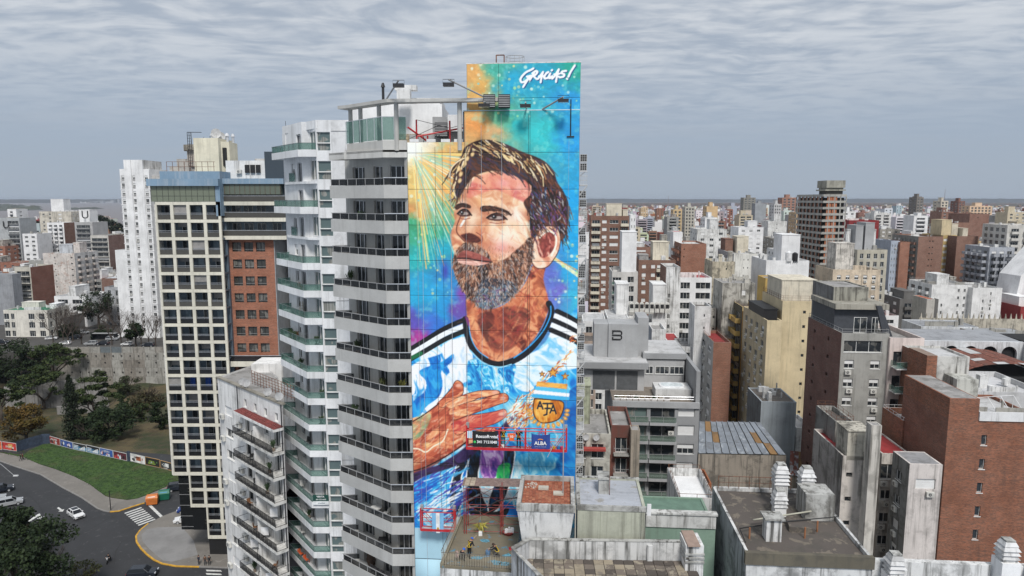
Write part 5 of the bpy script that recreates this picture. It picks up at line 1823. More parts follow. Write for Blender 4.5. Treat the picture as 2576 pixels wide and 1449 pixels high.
gb('off-white block with a tall grey-capped stair tower',1540,1605,684,205,14,plaster((.62,.60,.57),.15,.2),cols=[(.02,.36,'G'),(.6,.85,'W')],side=(),extras=(('box',.4,.98,.3,.9,12.5,CLEANWHITE,'stair_head'),),acp=.3)
gb('brown brick block with white roller shutters and a white roof edge',1607,1700,654,232,14,BRN,cols=[(.09,.2,'s'),(.34,.45,'s'),(.5,.7,'B'),(.88,.98,'s')],bmat=CRM2,roof=ROOFW,acp=.35,
 extras=(('box',.42,.85,.3,.8,6.5,CRM2,'water_tank'),('box',.05,.3,.3,.8,2.0,ROOFC,'roof_house')))
gb('orange-brown brick party wall block with two roof openings',1714,1777,613,268,20,BRO,cols=[(.1,.14,'l',(0,2))],side=E(4,.4,'B'),roof=ROOFW)
gb('slim white tower shaft with a red flat top',1694,1716,583,285,8,CLEANWHITE,roof=simple((.35,.03,.03)),parapet=.15)
gb('stained white block with a vaulted top and a few square windows',1676,1712,672,188,12,STW,cols=[(.15,.35,'w',(2,9))],side=(),sidewall=BRN)
gb('white block with ribbon windows and laundry on its roof',1711,1791,698,192,14,CLEANWHITE,cols=[(.02,.32,'W'),(.5,.96,'W')],acp=.25,roof=simple((.35,.05,.05)))
gb('soot-blackened cream building with chimney shafts',1793,1849,658,205,12,plaster((.56,.50,.38),.7,.9),cols=[(.6,.66,'l')],extras=(('chimney',.45,.3,.5,2,CRM2),('chimney',.9,.3,.6,3,BLKST)),seed=4)
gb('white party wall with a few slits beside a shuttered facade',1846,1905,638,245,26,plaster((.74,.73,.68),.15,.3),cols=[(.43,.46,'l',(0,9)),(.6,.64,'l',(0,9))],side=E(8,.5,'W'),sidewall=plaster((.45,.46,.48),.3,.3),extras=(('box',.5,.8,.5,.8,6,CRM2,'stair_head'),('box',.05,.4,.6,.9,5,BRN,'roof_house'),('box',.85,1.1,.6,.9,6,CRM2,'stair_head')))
wm_ = gb('white modern block with two long glazed terraces and a black water tank',1928,2036,655,200,16,CLEANWHITE,cols=[(.16,.46,'R',(1,5)),(.5,.62,'W',(1,5)),(.66,.96,'R',(1,5))],roof=ROOFW,fh=3.1,
 extras=(('box',.42,.85,.2,.7,8,CLEANWHITE,'stair_head'),('tank',.52,.02,.9,3,simple((.65,.65,.65))),('tank',.67,.02,.8,2.6,BLACK)))
gb('pair of yellow-orange rendered roof shafts',1926,1958,700,168,7,plaster((.60,.40,.12),.15,.2),roof=ROOFC,parapet=.3)
gb('wide yellow-orange rendered shaft behind the pair',1962,2004,704,178,7,plaster((.60,.40,.12),.15,.2),roof=ROOFC,parapet=.3)
gb('grey-black stained concrete tank on legs above a white wall',1818,1900,712,158,10,BLKST,cols=[(.6,.72,'s',(0,1))],parapet=.2,seed=5)
# cream tower with slit windows
ct = gb('tall cream tower with a single column of slit windows',1969,2060,757,133,14,CRM,cols=[(.58,.66,'l')],side=(),extras=(('box',.02,.99,.1,.8,4.2,CRM2,'water_tank'),('rail',RUST)),parapet=.3)
gb('lower cream wing with a black awning terrace and shuttered side windows',1930,1968,806,131,18,CRM,cols=(),side=E(4,.45,'m'),sidewall=plaster((.52,.44,.29),.2,.25),acp=.5,roof=simple((.02,.02,.02)),extras=(('box',.05,.95,.15,.8,2.4,BLACK,'awning'),))
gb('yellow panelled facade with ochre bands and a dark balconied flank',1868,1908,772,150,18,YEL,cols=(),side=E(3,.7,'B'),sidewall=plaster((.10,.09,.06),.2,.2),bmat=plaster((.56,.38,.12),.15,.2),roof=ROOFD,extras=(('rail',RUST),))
X_,Y_,w_,z_ = place(1868,1908,772,150)
yp = thing('facade_cladding','ochre bands and ribs crossing the yellow panelled facade','cladding',(X_,Y_,0),-R(4.5))
OCH = simple((.50,.27,.06),.7)
for k in range(9):
 MB().box(0,w_,-.12,-.004,z_ - 1.2 - 2.9 * k,z_ - .95 - 2.9 * k).build('band',OCH,yp)
for x in (0.0,.5,.78):
 MB().box(w_ * x,w_ * x + .16,-.1,-.003,z_ - 27,z_ - .9).build('rib',OCH if x == 0 else YEL,yp)
gb('red-brown brick slab with concrete floor lines and a red roof terrace',1795,1840,861,145,14,brickm((.27,.11,.065),.25,.1),cols=(),side=E(2,.5,'m'),sidewall=plaster((.45,.44,.42),.3,.3),roof=simple((.26,.03,.03),.8),acp=.5,extras=(('rail',RUST),))
gb('white streaked slender tower with a stack of slits',1748,1790,770,156,7,plaster((.76,.76,.75),.25,.7),cols=[(.55,.63,'l')],roof=ROOFD)
gb('black stained lift shaft beside the slender white tower',1790,1802,775,162,6,BLKST,cols=E(1,.5,'l'))
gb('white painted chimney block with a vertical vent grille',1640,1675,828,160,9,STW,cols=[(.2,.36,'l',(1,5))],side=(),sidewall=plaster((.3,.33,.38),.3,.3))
gb('white house front with a blue-grey awning and red terrace above',1677,1712,856,168,10,WHITE,cols=[(.05,.9,'W',(0,1))],roof=simple((.33,.03,.03)),parapet=.2)
gb('white balconied back wall with an air conditioner, under a caged roof',1713,1752,872,158,10,STW,cols=[(.1,.6,'W')],acp=1.0,extras=(('rail',BLACK),))
# white block carrying a row of air conditioners
wa = gb('white twin-stair block with a row of rooftop air conditioners and glazed back',1550,1676,812,182,12,WHITE,cols=[(.28,.52,'W'),(.54,.76,'W')],fh=3.2,roof=ROOFW,extras=(('box',.0,.25,.1,.8,11,WHITE,'stair_head'),('box',.73,.99,.1,.8,11,WHITE,'stair_head')))
X_,Y_,w_,z_ = place(1550,1676,812,182)
for i in range(8):
 mb = MB().box(0,1.1,0,.8,0,2.4)
 mb.cur = 1
 mb.box(.1,1.0,-.02,-.004,1.1,2.2)
 mb.cur = 0
 mb.cyl(.55,.4,2.4,2.7,.48,.4,12)
 put('rooftop_unit',mb.mesh('rooftop_unit',[ACW,DARKMETAL]),wa,(w_ * .26 + i * 1.35,-.4,z_ + 3.0))
MB().box(w_ * .25,w_ * .74,-.6,.6,z_ + 2.6,z_ + 2.95).build('unit_platform',CONC,wa)
gb('low white flat roofed house with a curved canopy',1466,1525,808,172,14,WHITE,cols=E(2,.6,'W'),roof=ROOFW,parapet=.3)
gb('low white house with a domed white roof and parasols',1528,1582,800,176,14,WHITE,cols=E(2,.6,'B'),roof=ROOFW,parapet=.3)
gb('brick and cream backyard house right of the service cages',1468,1500,858,150,10,plaster((.42,.33,.27),.3,.3),cols=E(2,.4,'W'),roof=ROOFD,fh=3.0)
# grey terrace block with the black roof sign
X_,Y_,w_,z_ = place(1541,1760,1008,103)
G1,G2 = plaster((.30,.305,.31),.06,.06),plaster((.38,.385,.39),.06,.06)
gx3 = thing('apartment_building','grey modern block with a white sunken roof bath and a black emblem on its tower','apartment block',(X_,Y_,0),-R(4.5))
mb = MB()
fl = [z_ - 3.0 * (k + 1) for k in range(11)]
rc_ = []
for z in fl:
 rc_ += [(w_ * .76,w_ * .95,z + .7,z + 2.35),(w_ * .44,w_ * .72,z + .05,z + 2.5),(w_ * .12,w_ * .40,z + .05,z + 2.5)]
holes(mb,w_,z_,[r for r in rc_ if r[2] > 0],lambda x,z,e: (x,e,z),.35)
mb.quad((w_,0,0),(w_,18,0),(w_,18,z_),(w_,0,z_)).quad((0,18,0),(0,0,0),(0,0,z_),(0,18,z_)).quad((w_,18,0),(0,18,0),(0,18,z_),(w_,18,z_))
mb.build('wall',G1,gx3)
for k,z in enumerate(fl):
 if z < 0:
  continue
 put('window',window_mesh(w_ * .19,1.65,'s' if k in (0,1,3) else 'h',.3),gx3,(w_ * .76,0,z + .7))
 for x0,wd in ((.44,.28),(.12,.28)):
  put('balcony_door',door_mesh(w_ * wd,2.45,2,.33,GREYFRAME,GLASS if x0 > .3 else darkglass((.14,.19,.18),.1,.9),key='g4%d' % (x0 > .3)),gx3,(w_ * x0,0,z + .05))
  b = put('balcony',cached(('gbal',wd),lambda: MB().box(-.2,w_ * wd + .2,-1.2,-.003,-.45,0).mesh('balcony',G2)),gx3,(w_ * x0,0,z))
  put('glass_pane',cached(('gbg',wd),lambda: MB().box(-.1,w_ * wd + .1,-1.15,-1.13,.05,.9).mesh('glass_pane',tinted((.2,.26,.22),.4))),b,(0,0,0))
  put('handrail',cached(('gbh',wd),lambda: MB().box(-.15,w_ * wd + .15,-1.18,-1.12,.92,.97).box(-.15,-.1,-1.17,-1.12,0,.92).box(w_ * wd / 2,w_ * wd / 2 + .04,-1.17,-1.12,0,.92).mesh('handrail',GREYFRAME)),b,(0,0,0))
  if k % 2 and x0 > .3:
   put('air_conditioner',ac_mesh(),b,(w_ * wd - 1.0,-.35,.9))
MB().quad((0,0,z_ - .3),(w_,0,z_ - .3),(w_,18,z_ - .3),(0,18,z_ - .3)).build('roof',simple((.20,.17,.14),.8),gx3)
MB().box(0,w_,-.3,.1,z_ - .9,z_ + .02).build('parapet',G2,gx3)
# terrace storey
hz = 4.3
MB().box(-4.2,w_ * .42,7.0,20,z_ - .3,z_ + 3.6).box(w_ * .42,w_ * .94,9.5,20,z_ - .3,z_ + 4.4).build('terrace_storey',plaster((.46,.46,.46),.06,.06),gx3)
for (a,b) in ((-2.8,.8),(1.1,w_ * .34)):
 MB().box(a,b,6.9,6.99,z_ - .1,z_ + 3.0).build('blind',simple((.09,.095,.10),.8),gx3)
for a,b in ((.46,.55),(.58,.75),(.76,.93)):
 put('window',window_mesh(w_ * (b - a),1.3,'w',.05),gx3,(w_ * a,9.44,z_ + 2.0))
rs = MB()
rs.box(-5,w_ * .46,5.8,20.5,z_ + 3.6,z_ + 4.6)
rs.build('roof_slab',G1,gx3)
MB().box(-4.7,w_ * .45,6.1,20.2,z_ + 4.605,z_ + 4.64).build('roof',ROOFW,gx3)
MB().box(w_ * .42,w_ * .96,9.2,20.6,z_ + 4.6,z_ + 5.5).build('roof_slab',G1,gx3)
MB().box(w_ * .44,w_ * .95,9.5,20.3,z_ + 5.505,z_ + 5.54).build('roof',ROOFW,gx3)
MB().prism([(w_ * .955,.1),(w_ * 1.0,.1),(w_ * 1.0,20.6),(w_ * .955,20.6)],z_ + .02,z_ + 4.9).build('party_wall',G1,gx3)
# sign tower
sx0,sz = -2.6,z_ + 4.64
MB().box(sx0,sx0 + 2.4,10,15,sz,sz + 5.6).box(sx0 + 2.4,sx0 + 5.4,9.6,15,sz,sz + 5.7).box(sx0 + 5.4,sx0 + 7.4,10,15,sz,sz + 5.6).box(sx0 + 7.4,sx0 + 9.2,11,17,sz,sz + 6.6).build('sign_tower',G2,gx3)
em = MB()
ex,ez,ey = sx0 + 3.0,sz + 3.0,9.5
for i in range(3):
 z = ez + i * .72
 em.box(ex,ex + 1.35,ey,ey + .09,z,z + .22)
 if i < 2:
  em.tube([(ex + 1.3 + .3 * math.sin(t),ey + .045,z + .47 - .36 * math.cos(t)) for t in [math.pi * k / 6 for k in range(7)]],.11,6)
em.box(ex,ex + .22,ey,ey + .09,ez + .25,ez + .5).box(ex,ex + .22,ey,ey + .09,ez + 1.1,ez + 1.4)
em.build('emblem',BLACK,gx3)
# bath deck
bx0,bx1 = w_ * .52,w_ * .94
MB().box(bx0,bx1,2.6,6.8,z_ - .29,z_ + 1.3).build('bath_deck',plaster((.62,.62,.61),.1,.2),gx3)
def oval(x0,x1,y0,y1,n=20):
 cx_,cy_,rx,ry = (x0 + x1) / 2,(y0 + y1) / 2,(x1 - x0) / 2,(y1 - y0) / 2
 return [(cx_ + rx * math.copysign(abs(math.cos(t)) ** .45,math.cos(t)),cy_ + ry * math.copysign(abs(math.sin(t)) ** .6,math.sin(t))) for t in [2 * math.pi * k / n for k in range(n)]]
MB().prism(oval(bx0 + .8,bx1 - .8,3.3,6.2),z_ + 1.3,z_ + 1.5).build('bath',simple((.85,.86,.87),.2),gx3)
MB().prism(oval(bx0 + 1.1,bx1 - 1.1,3.6,5.9),z_ + 1.5,z_ + 1.52).build('water',simple((.72,.78,.80),.05),gx3)
for i in range(9):
 px = .3 + i * .95 if i < 8 else w_ * .6
 pl = put('planter',cached('planter',lambda: MB().box(0,.8,0,.35,0,.35).mesh('planter',simple((.5,.48,.46),.8))),gx3,(px,.15,z_ - .28 + .3))
 tf = MB()
 for j in range(26):
  x,y = RND.uniform(.05,.75),RND.uniform(.05,.3)
  tf.tube([(x,y,.33),(x + RND.uniform(-.2,.2),y + RND.uniform(-.15,.15),.33 + RND.uniform(.3,.8))],[.03,.005],3)
 tf.build('grass_tuft',simple([(.05,.09,.03),(.28,.20,.09),(.12,.07,.04)][i % 3],.9),pl)
MB().tube([(.2,-.2,z_ + .9),(w_ * .93,-.2,z_ + .9)],.03,5).tube([(.2,-.2,z_ + .5),(w_ * .93,-.2,z_ + .5)],.02,5).build('roof_railing',ALU,gx3)
FOOT.append((X_ - 5,X_ + w_ + 2,Y_ - 3,Y_ + 22))
# stained house in front of it
sh = gb('old stained house with dish aerials and a small red canopy',1448,1537,1090,88,11,plaster((.52,.50,.44),.55,.75),cols=[(.08,.28,'W'),(.45,.8,'W')],side=(),fh=3.1,extras=(('box',.02,.45,.55,.95,5.5,plaster((.40,.42,.30),.45,.6),'water_tank'),),seed=8)
for x in (.12,.28,.55):
 dish(sh,5.0 * x,-.3,sh['h'] - .4,.45,.3)
MB().box(.3,4.0,-.9,-.01,sh['h'] - 2.1,sh['h'] - 1.8).build('canopy',simple((.36,.06,.05),.8),sh)
gb('rust red courtyard house with railings between stained walls',1537,1590,1070,92,9,plaster((.17,.06,.045),.4,.5),cols=E(1,.6,'R'),fh=3.0,bmat=CONC)
gb('tall brick and concrete chimney breast beside the grey balconies',1588,1610,1082,90,2.2,plaster((.36,.31,.25),.35,.4),parapet=.1)
# sheds with sheet metal roofs
def metal_roof(label,quad_uvz,ns,cols_,mats,wallh,cat='warehouse',name='warehouse',wallmat=None):
 """QUAD = four sighted corners (front left, front right, back right, back left) with heights."""
 P = [G(u,v,z) for u,v,z in quad_uvz]
 root = thing(name,label,cat,(P[0].x,P[0].y,0))
 o = Vector((P[0].x,P[0].y,0))
 for i in range(ns):
  for j in range(cols_):
   a,b = i / ns,(i + 1) / ns - .006
   c,d = j / cols_,(j + 1) / cols_ - .004
   def at(s,t):
    p = P[0].lerp(P[1],s).lerp(P[3].lerp(P[2],s),t) - o
    return p
   dz = Vector((0,0,.03 * (i % 2) + .012 * (j % 2)))
   mb = MB().quad(at(a,c) + dz,at(b,c) + dz,at(b,d) + dz,at(a,d) + dz)
   up = Vector((0,0,.14))
   p0,p1 = at(a,c) + dz,at(a,d) + dz
   q0,q1 = at(a + .012,c) + dz,at(a + .012,d) + dz
   mb.quad(p0 + up,q0 + up,q1 + up,p1 + up).quad(p0,p0 + up,p1 + up,p1).quad(q0,q1,q1 + up,q0 + up)
   mb.build('roof_sheet',mats[0] if RND.random() > .16 else RND.choice(mats),root)
 wb = MB()
 for k in range(4):
  p,q = P[k] - o,P[(k + 1) % 4] - o
  dn = Vector((0,0,-.12))
  wb.quad((p.x,p.y,0),(q.x,q.y,0),q + dn,p + dn)
 wb.build('wall',wallmat or plaster((.34,.30,.25),.7,.8),root)
 return root
SHEET = plaster((.21,.235,.27),.35,.0,patch=.2,pcol=(.3,.33,.36))
SH2,SH3,SHR = plaster((.26,.28,.31),.5,0),plaster((.24,.14,.06),.5,0),plaster((.20,.07,.05),.4,.0,patch=.5,pcol=(.35,.36,.38))
metal_roof('old workshop with a long blue-grey sheet metal roof and rust streaks',[(1757,1140,21),(1978,1144,21),(1912,1062,24),(1760,1060,24)],11,3,[SHEET,SH2,SH3],20)
metal_roof('small workshop roof of rusty red and grey metal strips',[(1986,1196,14),(2040,1200,14),(2042,1138,17),(1988,1134,17)],5,2,[SHR,SH2,SH3],14)
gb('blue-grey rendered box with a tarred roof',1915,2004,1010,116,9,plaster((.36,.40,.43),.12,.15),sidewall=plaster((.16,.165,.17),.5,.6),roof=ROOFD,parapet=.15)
gb('low white party wall with flaking paint behind the workshop',2004,2046,1076,118,8,STW,roof=ROOFW)
# dark brick flank tower with grey rendered front
dk = gb('grey rendered tower with a dark brick flank, white shutters and a black penthouse',2118,2238,838,98,14,GRY,cols=[(.06,.86,'W',(0,1)),(.09,.29,'h',(1,12)),(.64,.84,'h',(1,12))],side=[(.2,.26,'l'),(.62,.68,'l')],sidewall=brickm((.15,.06,.045),.25,.35),fh=2.8,acp=.55,roof=ROOFC,
 extras=(('box',.02,.98,.25,.9,3.6,simple((.05,.055,.065),.7),'penthouse'),('rail',GREYFRAME)),off=.6)
MB().box(-.1,place(2118,2238,838,98)[2] + .9,2.6,13,dk['h'] + 3.1,dk['h'] + 3.9).build('roof_slab',plaster((.35,.33,.28),.4,.5),dk)
wk_ = place(2118,2238,838,98)[2]
MB().prism([(wk_ - .4,1.0),(wk_ + .9,1.0),(wk_ + .9,1.5),(wk_ - .4,1.5)],dk['h'] - .6,dk['h'] + 3.9,[(wk_ - 1.6,1.0),(wk_ - .9,1.0),(wk_ - .9,1.5),(wk_ - 1.6,1.5)]).build('fin',simple((.05,.055,.065),.7),dk)
for x,ww in ((3.0,1.9),(5.6,1.0)):
 put('window',window_mesh(ww,2.4,'w',.05),dk,(x,3.44,dk['h'] - .6))
hp = gb('blackened concrete roof house on top of the grey tower',2098,2186,722,104,9,plaster((.34,.33,.28),.75,.7),h0=0,cols=[(.3,.62,'B',(1,2))],sidewall=plaster((.2,.2,.2),.6,.6),parapet=.15,seed=12,foot=False)
pk = gb('pink and white balcony tower with green glass, right of the grey tower',2240,2326,850,97,12,plaster((.70,.60,.56),.15,.2),cols=[(.12,.9,'G')],fh=3.55,rot=4.5,bmat=STW,bd=1.8,off=.6)
gb('cream block with pale frames and dark square openings',2157,2233,628,242,16,plaster((.48,.45,.37),.15,.15),cols=E(4,.5,'W'),side=E(3,.5,'W'),roof=ROOFW,extras=(('box',.1,.35,.3,.8,9,G2,'stair_head'),('box',.42,.72,.3,.8,10,G2,'stair_head'),('chimney',-.05,.5,.7,7,STW),('chimney',.82,.5,.7,7,STW)))
gb('weathered peach block with shuttered windows and a battered white roof house',2096,2216,678,196,14,plaster((.66,.55,.42),.3,.4),cols=E(5,.45,'h'),acp=.25,roof=ROOFD,extras=(('box',.12,.5,.2,.7,8,plaster((.68,.64,.58),.5,.7),'roof_house'),),seed=9)
# unfinished concrete tower
X_,Y_ = W(2072,489,318).x,318
un = thing('unfinished_tower','unfinished concrete tower with orange brick infill between bare floor slabs','tower',(X_,Y_,0))
zt = 62.3
d1v,d2v = Vector((.03,1.0)),Vector((.98,.2))
LL,LR = 32.0,12.1
for k in range(17):
 z = zt - 2.9 * k
 c1,c2 = d1v * LL,d2v * LR
 MB().prism([(0,0),tuple(c2),tuple(c1 + c2),tuple(c1)],z - 1.05,z).build('floor_slab',CONC,un)
inn = MB()
n1,n2 = Vector((d1v.y,-d1v.x)),Vector((-d2v.y,d2v.x))
c0 = d1v * 1.2 + d2v * 1.2
inn.prism([tuple(c0),tuple(c0 + d2v * (LR - 1.8)),tuple(c0 + d2v * (LR - 1.8) + d1v * (LL - 2)),tuple(c0 + d1v * (LL - 2))],0,zt - 1.5)
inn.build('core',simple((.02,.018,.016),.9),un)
ORB = brickm((.42,.13,.05),.2,.1)
for k in range(17):
 z = zt - 2.9 * k
 for s in (.18,.42) if k else (.2,.42):
  a = d2v * (LR * s)
  b = d2v * (LR * (s + .2))
  MB().prism([tuple(a + Vector((-.1,.3))),tuple(b + Vector((-.1,.3))),tuple(b + Vector((-.1,.8))),tuple(a + Vector((-.1,.8)))],z - 2.9,z - 1.053).build('brick_infill',ORB,un)
 for i in range(7):
  a,b = d1v * (LL * (i + .35) / 7),d1v * (LL * (i + .8) / 7)
  o_ = Vector((.45,.0))
  MB().prism([tuple(a + o_),tuple(b + o_),tuple(b + o_ * 2),tuple(a + o_ * 2)],z - 2.9,z - 1.053).build('brick_infill',simple((.22,.09,.05),.9,mott=.4),un)
 for v_,L_,m_ in ((d1v,LL,7),(d2v,LR,4)):
  for i in range(m_ + 1):
   p = v_ * (L_ * i / m_)
   MB().box(p.x - .22,p.x + .22,p.y - .02 + .05,p.y + .45,z - 2.9,z - 1.056).build('column',CONC,un)
cc = d1v * 9 + d2v * 8
MB().box(cc.x - 3.8,cc.x + 3.8,cc.y - 4,cc.y + 4,zt,zt + 1.7).build('stair_head',simple((.06,.055,.05),.9),un)
MB().box(cc.x - 4.9,cc.x + 4.7,cc.y - 5,cc.y + 5,zt + 1.7,zt + 2.3).box(cc.x - 4.4,cc.x + 4.4,cc.y - 5,cc.y + 5,zt + 3.1,zt + 6.5).box(cc.x - 4,cc.x + 4,cc.y - 4,cc.y + 4,zt + 2.3,zt + 3.1).build('water_tank',plaster((.34,.33,.28),.4,.5),un)
FOOT.append((X_ - 22,X_ + 16,316,350))
# right middle distance
gb('dark red house block with small windows in front of the far city',2136,2212,554,450,20,simple((.22,.02,.022),.8),cols=E(3,.25,'w'),roof=simple((.35,.06,.05)))
gb('brown brick party wall beside the dark red block',2152,2192,572,420,14,BRO)
gb('left one of the twin brown brick slabs, with paired vent holes',2311,2373,595,322,26,brickm((.24,.12,.085),.15,.1),cols=[(.45,.5,'l'),(.57,.62,'l')],side=E(6,.5,'B'),sidewall=plaster((.3,.29,.27),.3,.3))
gb('yellow stairwell bay between the twin brown slabs',2373,2408,592,330,20,plaster((.52,.38,.16),.1,.1),cols=[(.05,.5,'s'),(.6,.9,'W')],extras=(('box',0.0,.7,.1,.6,8,CRM,'water_tank'),))
gb('right one of the twin brown brick slabs, windowless',2408,2461,594,322,26,brickm((.24,.12,.085),.15,.1),extras=(('box',.3,.6,.4,.8,6,CRM2,'stair_head'),('box',.7,.95,.3,.7,4,CRM2,'water_tank')))
gb('tall plain brown brick slab rising behind the twin slabs',2440,2489,538,425,24,brickm((.22,.10,.07),.15,.1),cols=[(.4,.46,'l',(0,1))])
gb('brown brick block left of the tall plain slab',2402,2440,560,400,20,brickm((.25,.12,.08),.15,.1))
gb('pale orange slab with a stained crown at the right',2462,2507,606,345,14,plaster((.68,.50,.30),.12,.3),cols=[(.05,.1,'l')])
gb('grey white tower of rounded balconies near the right edge',2490,2553,622,290,18,plaster((.40,.42,.46),.2,.25),cols=E(3,.6,'B'),side=E(4,.6,'B'),bd=2.0,acp=.2)
gb('tall balcony tower with a sloping white gable at the right edge',2535,2640,566,300,18,plaster((.62,.6,.56),.15,.2),cols=E(3,.6,'B'),side=E(4,.6,'W'))
gv = W(2548,640,268)
gl = thing('gable_wall','big smooth white leaning gable wall cut by the right edge','building',(gv.x,268,0))
MB().prism([(0,0),(25,0),(25,12),(0,12)],0,30,[(4,0),(25,0),(25,12),(4,12)]).prism([(4,0),(25,0),(25,12),(4,12)],30,41,[(13,0),(25,0),(25,12),(13,12)]).build('wall',CLEANWHITE,gl)
gb('pale blue flank with rows of little windows beside a brick wall',2242,2264,606,300,16,plaster((.42,.47,.55),.1,.2),cols=E(3,.25,'w'))
gb('brown brick wall right of the pale blue flank',2265,2289,609,298,16,BRO)
gb('long low white block with bare patched walls, right middle ground',2345,2446,716,262,18,plaster((.74,.74,.73),.2,.2),cols=[(.25,.29,'w',(1,9)),(.65,.7,'w'),(.8,.85,'w')],side=E(3,.6,'B'),extras=(('box',.3,.6,.3,.8,4,STW,'roof_house'),('rail',GREYFRAME)))
gb('white block with a projecting bay right of the patched one',2448,2522,724,258,18,plaster((.74,.74,.73),.2,.2),cols=[(.35,.4,'w'),(.6,.65,'w')],roof=ROOFC)
gb('low cream house with a terracotta roof',2332,2352,752,235,10,plaster((.5,.48,.44),.2,.2),roof=simple((.35,.09,.04),.8),parapet=.1)
# far landmarks
for a in (('grey brown slab tower alone on the horizon',1871,1901,497,900,plaster((.26,.25,.22),.1,.1),3),
  ('grey tower beside the brown slab on the horizon',1900,1928,512,860,plaster((.33,.35,.37),.1,.1),0),
  ('pale tower of stacked balconies against the woods',1724,1748,520,620,plaster((.5,.48,.42),.1,.1),3),
  ('plain tan stepped party wall in the far city',1778,1806,519,560,plaster((.62,.44,.25),.08,.05),0),
  ('white block below the tan party wall',1774,1804,547,470,CLEANWHITE,0),
  ('brick and white tower with a pale crown left of the unfinished tower',1968,2003,497,760,brickm((.36,.17,.12),.1,.1),3),
  ('grey-white tower of four window bays left of the unfinished tower',1948,1966,513,640,plaster((.6,.6,.6),.1,.1),3),
  ('cream hotel-like block with rows of square windows at far right',2440,2497,518,720,plaster((.72,.52,.36),.08,.08),6),
  ('dark stepped balcony tower beyond the red block',2307,2324,496,700,plaster((.22,.2,.18),.2,.2),2),
  ('pale tower with a white cube top near the horizon',2368,2386,505,720,plaster((.62,.56,.46),.1,.1),2),
  ('brown tower with a cream roof box near the horizon',2412,2428,506,760,brickm((.2,.08,.06),.1,.1),2),
  ('yellow-cream tower with balconies in the far city',1694,1716,527,600,plaster((.6,.45,.25),.1,.1),2)):
 gb(a[0],a[1],a[2],a[3],a[4],16,a[5],cols=E(a[6],.55,'W') if a[6] else (),side=E(2,.4,'w'),joined=True,extras=(('box',.35,.65,.3,.7,4,None,'stair_head'),))
# ------------------------------------------------------------------ near roofs at the foot of the picture
NEARW = plaster((.70,.70,.69),.55,.8,dark=(.09,.09,.085))
GSTAIN = plaster((.45,.45,.43),.7,.8)
TARRED = plaster((.10,.085,.075),.6,0,patch=.35,pcol=(.17,.145,.115))
# tapered water tank with a tiled roof
p = G(1299,1268,37.5)
tk = thing('water_tank','battered white water tank house with a red tiled flat roof in front of the painting','water tank',(p.x,p.y,0),-R(4.5))
w_,D_ = 4.35,5.5
MB().prism([(.45,.45),(w_ - .45,.45),(w_ - .45,D_ - .45),(.45,D_ - .45)],34.0,36.95,[(.06,.06),(w_ - .06,.06),(w_ - .06,D_ - .06),(.06,D_ - .06)]).box(.5,w_ - .5,.8,D_ - .5,20,34.0).build('wall',NEARW,tk)
rm = MB()
for b in ((0,w_,0,.28),(0,w_,D_ - .2,D_),(0,.3,.28,D_ - .2),(w_ - .3,w_,.28,D_ - .2)):
 rm.box(*b,36.955,37.5)
rm.build('rim',GSTAIN,tk)
TILE = [simple((.30,.095,.05),.85,mott=.3,scale=5),simple((.25,.075,.04),.85,mott=.3,scale=5),simple((.34,.13,.07),.85,mott=.3,scale=5)]
tm = [MB().box(0,.235,0,.235,0,.03).mesh('roof_tile',t) for t in TILE]
MB().quad((.28,.26,37.1),(w_ - .28,.26,37.1),(w_ - .28,D_ - .18,37.1),(.28,D_ - .18,37.1)).build('roof',simple((.14,.10,.08),.9),tk)
for i in range(15):
 for j in range(20):
  o = put('roof_tile',RND.choice(tm),tk,(.33 + i * .247,.32 + j * .247,37.105 + RND.uniform(-.006,.008)))
for x,y in ((1.5,3.4),(2.7,2.5)):
 MB().box(x,x + .8,y,y + .55,37.15,37.3).build('slab_lid',plaster((.5,.47,.4),.4,0),tk)
MB().tube([(3.45,2.6,37.1),(3.45,2.6,43.4)],.045,6).build('antenna',GREYFRAME,tk)
rb = MB()
for i in range(26):
 x,y,s = RND.uniform(.4,1.3),RND.uniform(3.6,4.8),RND.uniform(.04,.14)
 rb.prism([(x,y),(x + s,y + s * .3),(x + s * .7,y + s),(x - s * .2,y + s * .6)],37.13,37.15 + s * .5)
rb.build('rubble',plaster((.55,.52,.46),.3,0),tk,kind='stuff')
# grey painted roof block
p = G(1453,1274,37.0)
gk = gbw('green-grey rendered roof block with a silver painted roof and a stubby chimney',p.x,p.y,5.1,5.6,37.0,plaster((.42,.43,.35),.2,.25),roof=plaster((.40,.42,.46),.3,0,patch=.1),parapet=.12,seed=21)
MB().box(-.06,5.16,-.06,.16,36.75,37.12).box(-.06,5.16,5.4,5.66,36.8,37.1).box(-.06,.2,.165,5.395,36.8,37.1).build('rim',GSTAIN,gk)
for x in (1.7,3.4):
 MB().box(x,x + .03,-.012,0.0,30,36.7).build('joint',simple((.25,.26,.2),.9),gk)
MB().box(1.7,2.5,2.6,3.9,36.88,38.1).box(1.62,2.58,2.5,3.2,38.1,38.25).box(1.62,2.58,3.5,4.0,38.1,38.25).build('chimney',GSTAIN,gk)
MB().tube([(2.55,2.5,36.9),(2.55,2.5,40.2)],.03,5).build('antenna',RUST,gk)
rf = MB()
for i in range(9):
 rf.box(.25 + RND.uniform(-.03,.03),4.9,.5 + i * .55,.53 + i * .55,36.885,36.895)
rf.build('roof_seam',plaster((.5,.52,.56),.2,0),gk,kind='stuff')
# cable bundle with a white antenna panel
MB().box(5.15,5.45,-.3,-.22,36.6,37.5).build('antenna_panel',CLEANWHITE,gk)
cbm = MB()
for k in range(4):
 pts = [(4.9 + .2 * math.sin(k * 2 + t) ,.2 * math.cos(k + t * 1.3) - .15,36.95 - 6.5 * t) for t in [i / 12 for i in range(13)]]
 cbm.tube(pts,.018,4)
cbm.build('cable',BLACK,gk)
